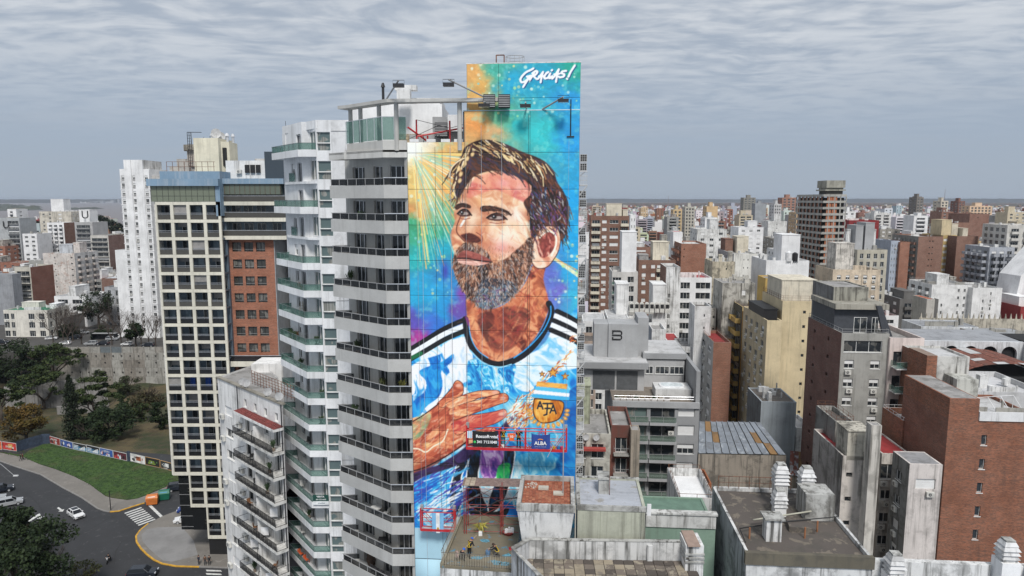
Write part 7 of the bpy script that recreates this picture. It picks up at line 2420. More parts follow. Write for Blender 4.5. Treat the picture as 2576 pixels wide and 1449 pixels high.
for a,b,ya,yb,base,acc,lab,typ,txt in POSTC:
 P0_,P1_ = GB(a[0],ya),GB(b[0],yb)
 L = (P1_ - P0_).length
 H_ = W(a[0] / 4,1086.8 + a[1] / 4,P0_.y).z
 th0 = math.atan2(P1_.y - P0_.y,P1_.x - P0_.x)
 ps = thing('poster_hoarding',lab,'billboard',(P0_.x,P0_.y,0),th0,'poster hoardings along the lawn' if a[0] > 400 else 'poster hoardings by the path')
 MB().box(0.0,L - .06,.03,.1,.15,H_).build('board',simple((.3,.3,.3),.7),ps)
 fm_ = simple((.6,.6,.58),.6) if typ not in ('blk','bot') else simple((.55,.28,.05),.6)
 MB().box(0,L - .06,-.02,.03,H_ - .07,H_).box(0,L - .06,-.02,.03,.3,.37).box(0,.07,-.02,.03,.37,H_ - .07).box(L - .13,L - .06,-.02,.03,.37,H_ - .07).build('frame',fm_,ps)
 MB().quad((.07,.0,.37),(L - .13,.0,.37),(L - .13,.0,H_ - .07),(.07,.0,H_ - .07)).build('sheet',simple(base,.6,mott=.3,scale=1.2),ps)
 pr = MB()
 if typ == 'fam':
  pr.cur = 0
  pr.quad((.08,-.004,H_ - .75),(L - .14,-.004,H_ - .75),(L - .14,-.004,H_ - .08),(.08,-.004,H_ - .08))
  for i in range(4):
   x,z = L * (.5 + .11 * i),H_ - 1.25 + .2 * i
   pr.cur = 2
   pr.prism([(x - .28,-.012),(x + .28,-.012),(x + .28,-.006),(x - .28,-.006)],.5,z - .15)
   pr.cur = 1
   pr.poly([(x + .2 * math.cos(t),-.014,z + .26 * math.sin(t)) for t in [math.pi * k / 5 for k in range(10)]])
   pr.cur = 0
   pr.poly([(x + .22 * math.cos(t),-.016,z + .12 + .2 * math.sin(t)) for t in [math.pi * k / 7 for k in range(8)]])
  pr.cur = 2
  for i in range(3):
   pr.quad((.25,-.008,.6 + i * .35),(L * .38,-.008,.6 + i * .35),(L * .38,-.008,.8 + i * .35),(.25,-.008,.8 + i * .35))
 else:
  for i in range(9 if typ in ('fig','red') else 4):
   x,z = RND.uniform(.5,L - .8),RND.uniform(.6,H_ - .8)
   s = RND.uniform(.12,.35)
   pr.cur = i % 3
   y = -.005 - .002 * i
   pr.poly([(x + s * math.cos(t),y,z + s * 1.3 * math.sin(t)) for t in [math.pi * k / 4 for k in range(8)]])
  if typ in ('bot','wht','man'):
   pr.cur = 1
   pr.quad((L * .42,-.03,.8),(L * .72,-.03,.8),(L * .72,-.03,H_ - .4),(L * .42,-.03,H_ - .4))
 pr.build('print',[simple((.02,.02,.025),.6),simple(acc,.6),simple((.62,.66,.72),.6)],ps)
 if txt:
  tcol = (.6,.6,.58) if typ != 'wht' else (.02,.02,.02)
  if typ == 'blk':
   tcol = (.35,.5,.08)
  t = put('lettering',text_mesh(txt,.62 if '\n' not in txt else .45,.01,simple(tcol,.6),.006),ps,(L * .45,-.05,H_ * (.72 if typ in ('red','fig','wht') else .5) if typ != 'bot' else .75))
  t.rotation_euler = (R(90),0,0)
# fence posts and dark screen between hoardings
fb = MB()
for a,b in (((1282,303),(1312,305)),((420,125),(505,122)),((270,170),(430,125)),((172,205),(270,170)),((1735,400),(1990,460))):
 A,B_2 = GB(*a),GB(*b)
 fb.prism([(A.x,A.y),(B_2.x,B_2.y),(B_2.x + .05,B_2.y + .2),(A.x + .05,A.y + .2)],0,2.6)
tag(fb.build('hoarding_fence',simple((.035,.05,.08),.7,mott=.3),None),'dark board fence linking the poster hoardings','fence')
# the hollow behind: sloping rough ground
def groundz(x,y):
 t = min(1,max(0,(y - 165) / 66))
 return -.4 - 4.4 * t * t * (3 - 2 * t) + .5 * math.sin(x * .13 + y * .07) * t + .3 * math.sin(x * .37) * t
hv,hf = [],[]
nx_,ny_ = 80,60
for j in range(ny_ + 1):
 for i in range(nx_ + 1):
  x,y = -190 + 165 * i / nx_,148 + 88 * j / ny_
  hv.append((x,y,groundz(x,y) + (RND.uniform(-.15,.15) if y > 170 else 0) - (1.2 if y < 155 else 0)))
for j in range(ny_):
 for i in range(nx_):
  a = j * (nx_ + 1) + i
  hf.append((a,a + 1,a + nx_ + 2,a + nx_ + 1))
me = bpy.data.meshes.new('rough_ground')
me.from_pydata(hv,[],hf)
me.polygons.foreach_set('use_smooth',[True] * len(hf))
def roughmat():
 m,nt,b,out = newmat('dry_grass')
 v = objvec(nt,False)
 n1,n2,n3 = noise(nt,v,.07,5,.6),noise(nt,v,.5,7,.65),noise(nt,v,3,6,.7)
 c = mixc(nt,ramp(nt,n1,.42,.6),(.032,.042,.014),(.11,.085,.04))
 c = mixc(nt,ramp(nt,n2,.45,.7),c,(.07,.05,.03))
 c = mixc(nt,mth(nt,'MULTIPLY',ramp(nt,n3,.5,.75),.6),c,(.03,.03,.015))
 nt.links.new(c,b.inputs['Base Color'])
 b.inputs['Roughness'].default_value = .95
 bp = NN(nt,'ShaderNodeBump',{'Strength': .9,'Distance': .3,'Height': n3})
 nt.links.new(bp.outputs[0],b.inputs['Normal'])
 return m
ROUGH = roughmat()
me.materials.append(ROUGH)
put('rough_ground',me,None,kind='structure')
# upper town level and retaining wall
YW = 236.0
ZU = 6.3
MB().box(-700,-28,YW + .6,1150,-1,ZU).build('upper_ground',plaster((.07,.066,.062),.3,0),None,kind='structure')
rw = thing('retaining_wall','patched concrete retaining wall with rows of anchor heads above the overgrown hollow','retaining wall',(-165,YW,0),0)
PC = [plaster((.30,.28,.25),.45,.5),plaster((.36,.35,.32),.35,.5),plaster((.25,.225,.195),.45,.6)]
rows = [(-6.0,-2.3),(-2.27,.9),(.93,3.7),(3.73,6.25)]
for j,(za,zb) in enumerate(rows):
 for i in range(34):
  x0 = i * 3.9 + (j % 2) * .4
  MB().box(x0,x0 + 3.86,RND.uniform(0,.07),.55,za,zb).build('panel',RND.choice(PC),rw)
for i in range(34):
 MB().box(i * 3.9 + .1,i * 3.9 + 3.75,.25,.45,6.27,8.3).build('fence_panel',RND.choice(PC[:2] + [simple((.12,.14,.15),.8)]),rw)
 MB().box(i * 3.9 - .12,i * 3.9 + .08,.12,.5,6.0,8.5).build('post',PC[0],rw)
for z in (5.0,2.6,-.9):
 for i in range(44):
  if z != 2.6 or i % 2:
   MB().box(i * 3.0,i * 3.0 + .35,-.25,-.002,z,z + .4).build('anchor_head',BLACK,rw)
# ruined concrete in the hollow
rn = thing('concrete_ruin','grey concrete ruin walls with rusty bars on the left of the hollow','ruin',(-150,196,-3),R(28))
MB().box(0,26,0,.6,-1,8).build('wall',plaster((.26,.25,.24),.5,.7),rn)
MB().box(16,17,-3,0,-1,4.5).box(19,20,-5,-4,-1,3.5).build('pillar',plaster((.22,.21,.2),.5,.7),rn)
MB().box(14,27,-13,-12.5,-2,3.6).build('wall',plaster((.24,.23,.22),.5,.7),rn)
# ------------------------------------------------------------------ trees
def leafmat(c1,c2):
 key = ('leaf',c1,c2)
 if key in MATS:
  return MATS[key]
 m,nt,b,out = newmat('foliage')
 v = objvec(nt)
 n = noise(nt,v,.45,3)
 n2 = noise(nt,v,3.0,2)
 c = mixc(nt,ramp(nt,n,.35,.65),c1,c2)
 c = mixc(nt,mth(nt,'MULTIPLY',ramp(nt,n2,.4,.7),.5),c,[x * .45 for x in c1])
 nt.links.new(c,b.inputs['Base Color'])
 b.inputs['Roughness'].default_value = .7
 b.inputs['Specular IOR Level'].default_value = .25
 MATS[key] = m
 return m
BARK = simple((.055,.042,.032),.9,mott=.3,scale=5)
def limbs(mb,p,d,L,r,depth,rnd,spread=.6,tips=None):
 p = Vector(p)
 mid = p + d * (L * .5) + Vector((rnd.uniform(-.05,.05),rnd.uniform(-.05,.05),0)) * L
 q = p + d * L
 mb.tube([p,mid,q],[r,r * .82,r * .62],5 if depth > 1 else 3)
 if depth == 0:
  if tips is not None:
   tips.append(q)
  return
 for _ in range(3 if rnd.random() < .6 else 2):
  nd = (d + Vector((rnd.uniform(-1,1),rnd.uniform(-1,1),rnd.uniform(-.25,.7))) * spread).normalized()
  limbs(mb,q,nd,L * rnd.uniform(.6,.85),r * .6,depth - 1,rnd,spread,tips)
def leaves(mb,n,centers,size,rnd,flat=.6):
 for i in range(n):
  c,r = centers[rnd.randrange(len(centers))]
  u = Vector((rnd.gauss(0,1),rnd.gauss(0,1),rnd.gauss(0,1))).normalized() * (r[0] * rnd.random() ** .45)
  p = Vector((c[0] + u.x,c[1] + u.y,c[2] + u.z * r[1] / r[0]))
  nrm = Vector((rnd.uniform(-1,1),rnd.uniform(-1,1),rnd.uniform(.1,1.4))).normalized()
  a = nrm.orthogonal().normalized()
  b = nrm.cross(a)
  t = rnd.uniform(0,6.28)
  a,b = a * math.cos(t) + b * math.sin(t),b * math.cos(t) - a * math.sin(t)
  s = size * rnd.uniform(.5,1.25)
  mb.quad(p - a * s - b * s * .5,p + a * s - b * s * .4,p + a * s * .8 + b * s * .5,p - a * s * .7 + b * s * .6)
def tree(label,loc,H,RX,RZ,mat,n=3500,size=.28,seed=0,kind='round',cat='tree',name='broadleaf_tree',group=None):
 rnd = random.Random(seed)
 t = thing(name,label,cat,loc,rnd.uniform(0,6),group)
 mb = MB()
 tips = []
 if kind == 'cypress':
  mb.tube([(0,0,0),(0,0,H * .9)],[.3,.05])
 else:
  th_ = max(.8,H - RZ * 1.7)
  mb.tube([(0,0,-.3),(rnd.uniform(-.2,.2),0,th_ * .5),(0,0,th_)],[.06 * RX + .12,.05 * RX + .1,.04 * RX + .08],7)
  for _ in range(5):
   a = rnd.uniform(0,6.28)
   limbs(mb,(0,0,th_ * rnd.uniform(.7,1)),Vector((math.cos(a),math.sin(a),rnd.uniform(.5,1.3))).normalized(),RX * .5,.03 * RX + .05,2,rnd,.6,tips)
 mb.build('trunk',BARK,t)
 cs = []
 if kind == 'cypress':
  for i in range(26):
   z = H * (.06 + .92 * i / 26)
   r = RX * (1 - (i / 26) ** 2.2) * rnd.uniform(.75,1.05) + .15
   a = rnd.uniform(0,6.28)
   cs.append(((r * .25 * math.cos(a),r * .25 * math.sin(a),z),(r,r * 1.3)))
 elif kind == 'umbrella':
  for i in range(30):
   a,q = rnd.uniform(0,6.28),rnd.random() ** .5
   z = H - RZ * (.25 + .9 * q * q) + rnd.uniform(-.5,.5) * RZ * .5
   cs.append(((RX * q * math.cos(a),RX * q * math.sin(a),z),(RX * rnd.uniform(.16,.3),RX * .09)))
 else:
  for i in range(30):
   u = Vector((rnd.gauss(0,1),rnd.gauss(0,1),rnd.gauss(0,1))).normalized() * rnd.uniform(.45,.95)
   cs.append(((RX * u.x,RX * u.y,H - RZ + RZ * u.z),(RX * rnd.uniform(.2,.38),RX * rnd.uniform(.14,.26))))
 lb = MB()
 leaves(lb,n,cs,size,rnd)
 lb.build('crown',mat,t)
 return t
def bare_tree(label,loc,H,seed,group='leafless street trees'):
 rnd = random.Random(seed)
 t = thing('bare_tree',label,'tree',loc,0,group)
 mb = MB()
 mb.tube([(0,0,-.2),(0,0,H * .22)],[.24,.18],6)
 mb.build('trunk',BARK,t)
 m2 = MB()
 for _ in range(6):
  a = rnd.uniform(0,6.28)
  limbs(m2,(0,0,H * .2),Vector((math.cos(a) * .7,math.sin(a) * .7,rnd.uniform(.8,1.5))).normalized(),H * .25,.11,4,rnd,.55)
 m2.build('crown',simple((.07,.052,.042),.9,mott=.2),t)
 return t
LG1,LG2,LG3 = leafmat((.022,.04,.011),(.055,.072,.02)),leafmat((.012,.024,.008),(.026,.042,.013)),leafmat((.11,.062,.011),(.085,.066,.013))
LG4 = leafmat((.013,.022,.010),(.02,.03,.012))
for lab,x,y,z,H_,rx,rz_,mt,n,knd,sz in (
  ('flat crowned green tree at the top of the hollow, below the retaining wall',540,470,-4,15,8.5,5.5,LG1,4200,'umbrella',.34),
  ('wide green tree left of the dark cypress',430,700,-3,13.5,7.5,6,LG1,4200,'umbrella',.33),
  ('tall dark narrow cypress behind the poster row',712,985,-.7,17.5,2.3,8,LG4,5200,'cypress',.22),
  ('layered yellow-green tree in the middle of the hollow',960,850,-1.5,14,7.0,6.5,LG1,5200,'umbrella',.33),
  ('dense dark thicket tree at the foot of the layered tree',1075,985,-.8,9.5,6.0,4.6,LG2,4200,'round',.3),
  ('low dark bushy tree under the layered tree, nearer the cypress',880,985,-.7,7.0,4.2,3.4,LG2,2600,'round',.28),
  ('orange and yellow autumn tree behind the blue fence',265,1010,-.4,10.5,5.8,4.8,LG3,4400,'round',.26),
  ('large dark tree spreading over the top left of the hollow',120,470,-4,17,9,7,LG2,5200,'round',.36),
  ('green tree cut by the left edge beside the concrete ruin',20,850,-2,13,6.5,6,LG1,3600,'umbrella',.33),
  ('dark evergreen tree farther left in the hollow',300,560,-4,12,6.0,5,LG2,3000,'umbrella',.33),
  ('olive shrub on the dry slope right of the layered tree',1340,830,-2,6.0,3.6,2.6,LG1,2200,'round',.26),
  ('dark green shrub beside the cream grid tower',1590,900,-1.2,8.5,3.6,4,LG2,2600,'round',.28),
  ('brown bramble mound on the dry slope',1400,640,-3.2,3.2,5.5,1.8,leafmat((.06,.045,.02),(.05,.05,.02)),2200,'round',.25),
  ('grey-green bush near the foot of the retaining wall',1240,530,-4,5.5,4.5,2.8,leafmat((.05,.055,.03),(.04,.05,.02)),2200,'round',.26),
  ('thin young bush on the dry slope',1195,690,-2.8,5.0,1.6,2.3,LG2,900,'round',.22),
  ('sparse pale bush against the retaining wall',960,440,-4.4,5.5,2.2,2.4,LG1,900,'round',.26)):
 p = GP(x,y,z)
 tree(lab,(p.x,p.y,z),H_,rx,rz_,mt,n,sz,seed=int(x + y),kind=knd)
for lab,u,v,H_,rx,mt,z in (('big dark evergreen on the far street beside the bare trees',250,828,16,7.5,LG2,ZU),('small round green tree by the wall fence',342,872,8.5,3.6,LG2,ZU),('low shrub behind the parked pickup',172,846,5,3.8,LG2,ZU),('low shrub by the bus shelter',260,850,4.5,4.0,LG2,ZU)):
 p = G(u,v,z)
 tree(lab,(p.x,max(p.y,YW + 2),z),H_,rx,rx * .8,mt,3200,.33,seed=int(u),kind='round')
for i,(u,v,H_,wh) in enumerate(((160,862,16,'left of the dark evergreen'),(184,858,16,'just left of the dark evergreen'),(134,860,14,'before the corner house'),(146,852,16,'behind the one before the corner house'),(172,866,14,'leaning over the parked white car'),(205,866,9,'behind the parked white car'),(282,868,12,'left of the small round tree'),(305,862,15,'in front of the white slab tower'),
         (322,868,14,'at the foot of the white slab tower'),(356,872,14,'right of the small round tree'),(392,872,13,'beside the grid tower'),(228,812,16,'behind the dark evergreen'),(285,830,15,'in front of the arched grey house'),(375,868,12,'under the white tower portico'))):
 p = G(u,v,ZU)
 bare_tree('leafless brown street tree ' + wh,(p.x,max(p.y,YW + 2),ZU),H_,100 + i)
# big dark tree at the bottom left, and a bare one by it
for lab,x,y,H_,rx,rz_,sd in (('huge dark leafy tree filling the bottom left corner',40,1420,15,7.6,6.3,5),('smaller dark leafy tree behind the corner tree, by the left edge',8,1330,12,5.0,4.5,6)):
 p = G(x,y,H_ - rz_)
 tree(lab,(p.x,p.y,0),H_,rx,rz_,LG2,9000,.24,seed=sd)
p = GB(480,1640)
bare_tree('grey leafless tree at the bottom edge below the dark corner tree',(p.x,p.y,0),8,77,None)
p = GB(870,1560)
tree('small thin autumn shrub crown at the bottom edge',(p.x,p.y,0),4.5,2.2,1.6,leafmat((.08,.08,.03),(.05,.06,.02)),700,.16,seed=8)
# trees on the river bank
for i,(u,v,w_,lab) in enumerate(((218,536,9,'bushy dark conifer on the skyline over the river'),(246,541,14,'broad dark tree right of the skyline conifer'),(280,552,12,'dark tree mass left of the white slab tower'),(298,560,9,'low dark tree touching the white slab tower'),(80,548,10,'dark tree behind the stained cream tower'),(262,556,10,'dark tree between the broad skyline trees'),(97,552,7,'small dark tree beside the cream tower'))):
 Yt = 700
 p = W(u,v,Yt)
 tree(lab,(p.x,Yt,ZU),p.z - ZU,w_ * 1.0,9,LG4,1500,1.0,seed=i + 50,group='skyline trees by the river')
# ------------------------------------------------------------------ vehicles
GLC = darkglass((.012,.014,.017),.06,0.0)
TYRE = simple((.012,.012,.012),.8)
def car_template(col,kind='hatch'):
 L,Wd = (4.1,1.74) if kind == 'hatch' else (4.4,1.84) if kind == 'suv' else (5.2,1.85)
 paint = simple(col,.25,.1,.6,mott=.03)
 root = put('parked_car',None)
 hh = .0 if kind == 'hatch' else .12
 prof = {'hatch': [(0,.35),(.02,.62),(.12,.78),(1.15,.93),(4.0,.98),(4.1,.7),(4.08,.35)],'suv': [(0,.4),(.02,.75),(.15,.92),(1.2,1.06),(4.3,1.1),(4.4,.8),(4.38,.4)],'pickup': [(0,.45),(.02,.8),(.15,.95),(1.4,1.08),(5.1,1.1),(5.2,.85),(5.18,.45)]}[kind]
 mb = MB()
 n = len(prof)
 ys = [(-Wd / 2,.9),(-Wd / 2 + .12,1.0),(Wd / 2 - .12,1.0),(Wd / 2,.9)]
 k0 = len(mb.v)
 for y,s in ys:
  mb.v += [(L / 2 + (x - L / 2) * (.985 if s < 1 else 1),y,.25 + (z - .25) * (1 if s == 1 else .93)) for x,z in prof]
 for j in range(3):
  for i in range(n):
   q = (i + 1) % n
   a,b = k0 + j * n,k0 + (j + 1) * n
   mb.f.append((a + i,b + i,b + q,a + q))
   mb.mi.append(0)
 mb.f.append(tuple(k0 + i for i in range(n)))
 mb.f.append(tuple(k0 + 3 * n + i for i in range(n - 1,-1,-1)))
 mb.mi += [0,0]
 mb.build('body',paint,root)
 zt,zr = prof[3][1] - .02,prof[3][1] + (.5 if kind != 'suv' else .56)
 x0,x1,x2,x3 = (1.05,1.75,3.45,4.0) if kind != 'pickup' else (1.35,1.95,3.1,3.3)
 if kind == 'suv':
  x2,x3 = 3.9,4.3
 a,b = Wd / 2 - .08,Wd / 2 - .24
 g = MB()
 g.prism([(x0,-a),(x3,-a),(x3,a),(x0,a)],zt,zr,[(x1,-b),(x2,-b),(x2,b),(x1,b)])
 g.build('windows',GLC,root)
 r = MB()
 r.prism([(x1 - .05,-b - .02),(x2 + .05,-b - .02),(x2 + .05,b + .02),(x1 - .05,b + .02)],zr - .012,zr + .05,[(x1 + .1,-b + .06),(x2 - .1,-b + .06),(x2 - .1,b - .06),(x1 + .1,b - .06)])
 for s in (-1,1):
  for xa,xb in ((x0,x1),((x0 + x3) / 2,(x1 + x2) / 2),(x3,x2)):
   r.tube([(xa,s * (a + .01),zt),(xb,s * (b + .01),zr)],.04,4)
 r.build('roof',paint,root)
 wm = cached('wheel',lambda: MB().mesh('x',TYRE))
 for x in (.8,L - .85):
  for s in (-1,1):
   t = MB().tube([(x,s * (Wd / 2 - .2),.32),(x,s * (Wd / 2 + .015),.32)],.33,14).build('wheel',TYRE,root)
   MB().tube([(x,s * (Wd / 2 + .01),.32),(x,s * (Wd / 2 + .025),.32)],.2,10).build('rim',ALU,t)
 for s in (-1,1):
  y = s * (Wd / 2 - .28)
  MB().box(-.03,.2,y - .2,y + .2,prof[1][1] - .02,prof[1][1] + .13).build('headlight',simple((.6,.62,.65),.2),root)
  MB().box(L - .12,L + .012,y - .18,y + .18,prof[-2][1] - .02,prof[-2][1] + .16).build('tail_light',simple((.3,.01,.01),.3),root)
  MB().box(x0 + .25,x0 + .42,s * (Wd / 2 + .04) - .09,s * (Wd / 2 + .04) + .09,zt + .03,zt + .16).build('mirror',paint,root)
 MB().box(-.03,.03,-.5,.5,.42,.6).build('grille',BLACK,root)
 if kind == 'hatch' and col[0] > .6:
  MB().box(x1 + .15,x2 - .3,-b + .1,b - .1,zr + .045,zr + .056).build('sunroof',GLC,root)
 return root
def put_car(src,label,x,y,z,ang,cat='car',group='cars parked along the upper street'):
 src.location = (x,y,z)
 src.rotation_euler = (0,0,ang)
 src.name = 'car'
 src['label'] = label
 src['category'] = cat
 if group:
  src['group'] = group
 return src
cwhite = car_template((.74,.74,.74))
cdark = car_template((.02,.025,.035),'suv')
csilver = car_template((.36,.37,.38),'suv')
cpick = car_template((.30,.31,.32),'pickup')
pf,pr2 = GB(812,880),GB(715,815)
put_car(cwhite,'white hatchback with a black glass roof turning at the junction',pf.x,pf.y,0,math.atan2(pr2.y - pf.y,pr2.x - pf.x),group=None)
def car_at(src,label,pt,ang,z=0.0,first=False,group='cars parked along the upper street',cat='car'):
 o = src if first else copy_tree(src)
 dx,dy = 2.0 * math.cos(ang),2.0 * math.sin(ang)
 return put_car(o,label,pt.x - dx,pt.y - dy,z,ang,cat,group)
car_at(cwhite,'white hatchback half hidden by the grid tower base',GB(1870,905),R(12),group=None)
car_at(cdark,'dark blue estate car parked by the green bin',GB(1810,580),R(-158),0,True,None)
car_at(cdark,'dark grey car cut by the bottom edge',GB(1450,1450),R(-172),group=None)
car_at(csilver,'silver four wheel drive parked at the left edge',GB(110,735),R(215),0,True,None)
car_at(csilver,'grey car behind the silver four wheel drive',GB(-60,700),R(215),group=None)
car_at(cdark,'dark car farthest back at the left edge',GB(20,600),R(215),group=None)
blue = car_template((.02,.05,.22))
car_at(blue,'blue car behind the white hatchback under the tower',GB(1900,800),R(12),0,True,None)
UP = [('white hatchback crossing towards the wall',cwhite,130,854,200),('white hatchback parked behind the concrete fence',cwhite,163,867,5),('silver car nose on beside the fence',csilver,228,868,8),('dark car next to the silver one by the fence',cdark,258,868,4),('pale car with a light on, right of the dark one',csilver,284,856,185),
 ('white van-like car by the brown wall',cwhite,298,850,190),('white estate under the bare trees',cwhite,298,812,20),('silver estate behind the white one',csilver,316,808,20),('white car low behind the fence near the round tree',cwhite,320,869,3),('black car parked at the left end of the street',cdark,10,864,185),('dark car beside the portico',cdark,372,872,4),('dark car under the shrubs',cdark,188,853,10)]
for lab,src,u,v,a in UP:
 p = G(u,v,ZU)
 car_at(src,lab,Vector((p.x,max(p.y,YW + 3.5),0)),R(a),ZU)
p = G(210,840,ZU)
car_at(cpick,'grey pickup truck parked left of the bus shelter',p,R(172),ZU,True,cat='pickup')
# bus shelter
p = G(258,856,ZU)
bsx = thing('bus_shelter','dark glazed bus shelter with a thin flat roof on the upper street','bus shelter',(p.x - 4,max(p.y,YW + 6),ZU),0)
MB().box(0,9,0,1.8,2.5,2.65).build('roof',simple((.30,.30,.30)),bsx)
MB().box(0,.1,.2,1.7,0,2.49).box(8.9,9,.2,1.7,0,2.49).box(.11,8.89,1.6,1.68,.2,2.3).build('glass_wall',GLC,bsx)
# bins
for nm,col,x,y,lab in (('orange',(.55,.16,.03),1535,728,'orange street rubbish container with a white panel'),('green',(.01,.13,.08),1655,680,'green street recycling container with a blue label')):
 p = GB(x,y)
 b = thing('waste_container',lab,'waste container',(p.x,p.y,0),R(17),'street waste containers')
 b.scale = (1.1,1.1,1.1)
 mt = simple(col,.5)
 MB().prism([(-.85,-.55),(.85,-.55),(.85,.55),(-.85,.55)],.18,1.35,[(-.98,-.65),(.98,-.65),(.98,.65),(-.98,.65)]).build('body',mt,b)
 MB().prism([(-1.0,-.66),(1.0,-.66),(1.0,.66),(-1.0,.66)],1.36,1.78,[(-.9,-.25),(.9,-.25),(.9,.5),(-.9,.5)]).build('lid',mt,b)
 MB().prism([(-.6,-.60),(.6,-.60),(.6,-.585),(-.6,-.585)],1.40,1.62,[(-.6,-.42),(.6,-.42),(.6,-.40),(-.6,-.40)]).build('label_panel',simple((.65,.65,.62) if nm == 'orange' else (.05,.25,.5),.6),b)
 for s in (-.8,.8):
  MB().tube([(s,-.5,.1),(s,-.4,.1)],.1,8).build('wheel',TYRE,b)
p = GB(1115,790)
pole = thing('street_post','thin black post on the pavement corner','post',(p.x,p.y,.13))
MB().cyl(0,0,0,4.0,.09,.07,8).build('post',BLACK,pole)
p = G(17,1270,0)
lamp = thing('street_lamp','street lamp arm with a white head over the road at the left','street lamp',(GB(-60,700).x,GB(-60,700).y,0))
tp_ = W(36,1196.5,118) - lamp.location
MB().tube([(0,0,0),(0,0,tp_.z - 1.5),(tp_.x * .5,tp_.y * .5,tp_.z - .3),(tp_.x,tp_.y,tp_.z)],[.12,.09,.06,.05],6).build('pole',GREYFRAME,lamp)
MB().box(tp_.x - .1,tp_.x + .7,tp_.y - .17,tp_.y + .17,tp_.z - .08,tp_.z + .08).build('lamp_head',simple((.6,.6,.6),.4),lamp)
# ------------------------------------------------------------------ people
BASE = dict(pelvis=(0,0,.95),chest=(0,0,1.28),neck=(0,0,1.47),head=(0,.015,1.60),crown=(0,.01,1.70),shL=(-.18,0,1.41),shR=(.18,0,1.41),elL=(-.25,.01,1.13),elR=(.25,.01,1.13),wrL=(-.26,.09,.89),wrR=(.26,.09,.89),
   hpL=(-.1,0,.92),hpR=(.1,0,.92),knL=(-.12,.03,.5),knR=(.12,.03,.5),anL=(-.12,0,.09),anR=(.12,0,.09),toL=(-.13,.17,.04),toR=(.13,.17,.04))
RAD = dict(pelvis=.15,chest=.155,neck=.06,head=.095,crown=.06,shL=.075,shR=.075,elL=.048,elR=.048,wrL=.035,wrR=.035,hpL=.095,hpR=.095,knL=.065,knR=.065,anL=.045,anR=.045,toL=.035,toR=.035)
EDG = [('pelvis','chest'),('chest','neck'),('neck','head'),('head','crown'),('chest','shL'),('chest','shR'),('shL','elL'),('shR','elR'),('elL','wrL'),('elR','wrR'),('pelvis','hpL'),('pelvis','hpR'),('hpL','knL'),('hpR','knR'),('knL','anL'),('knR','anR'),('anL','toL'),('anR','toR')]
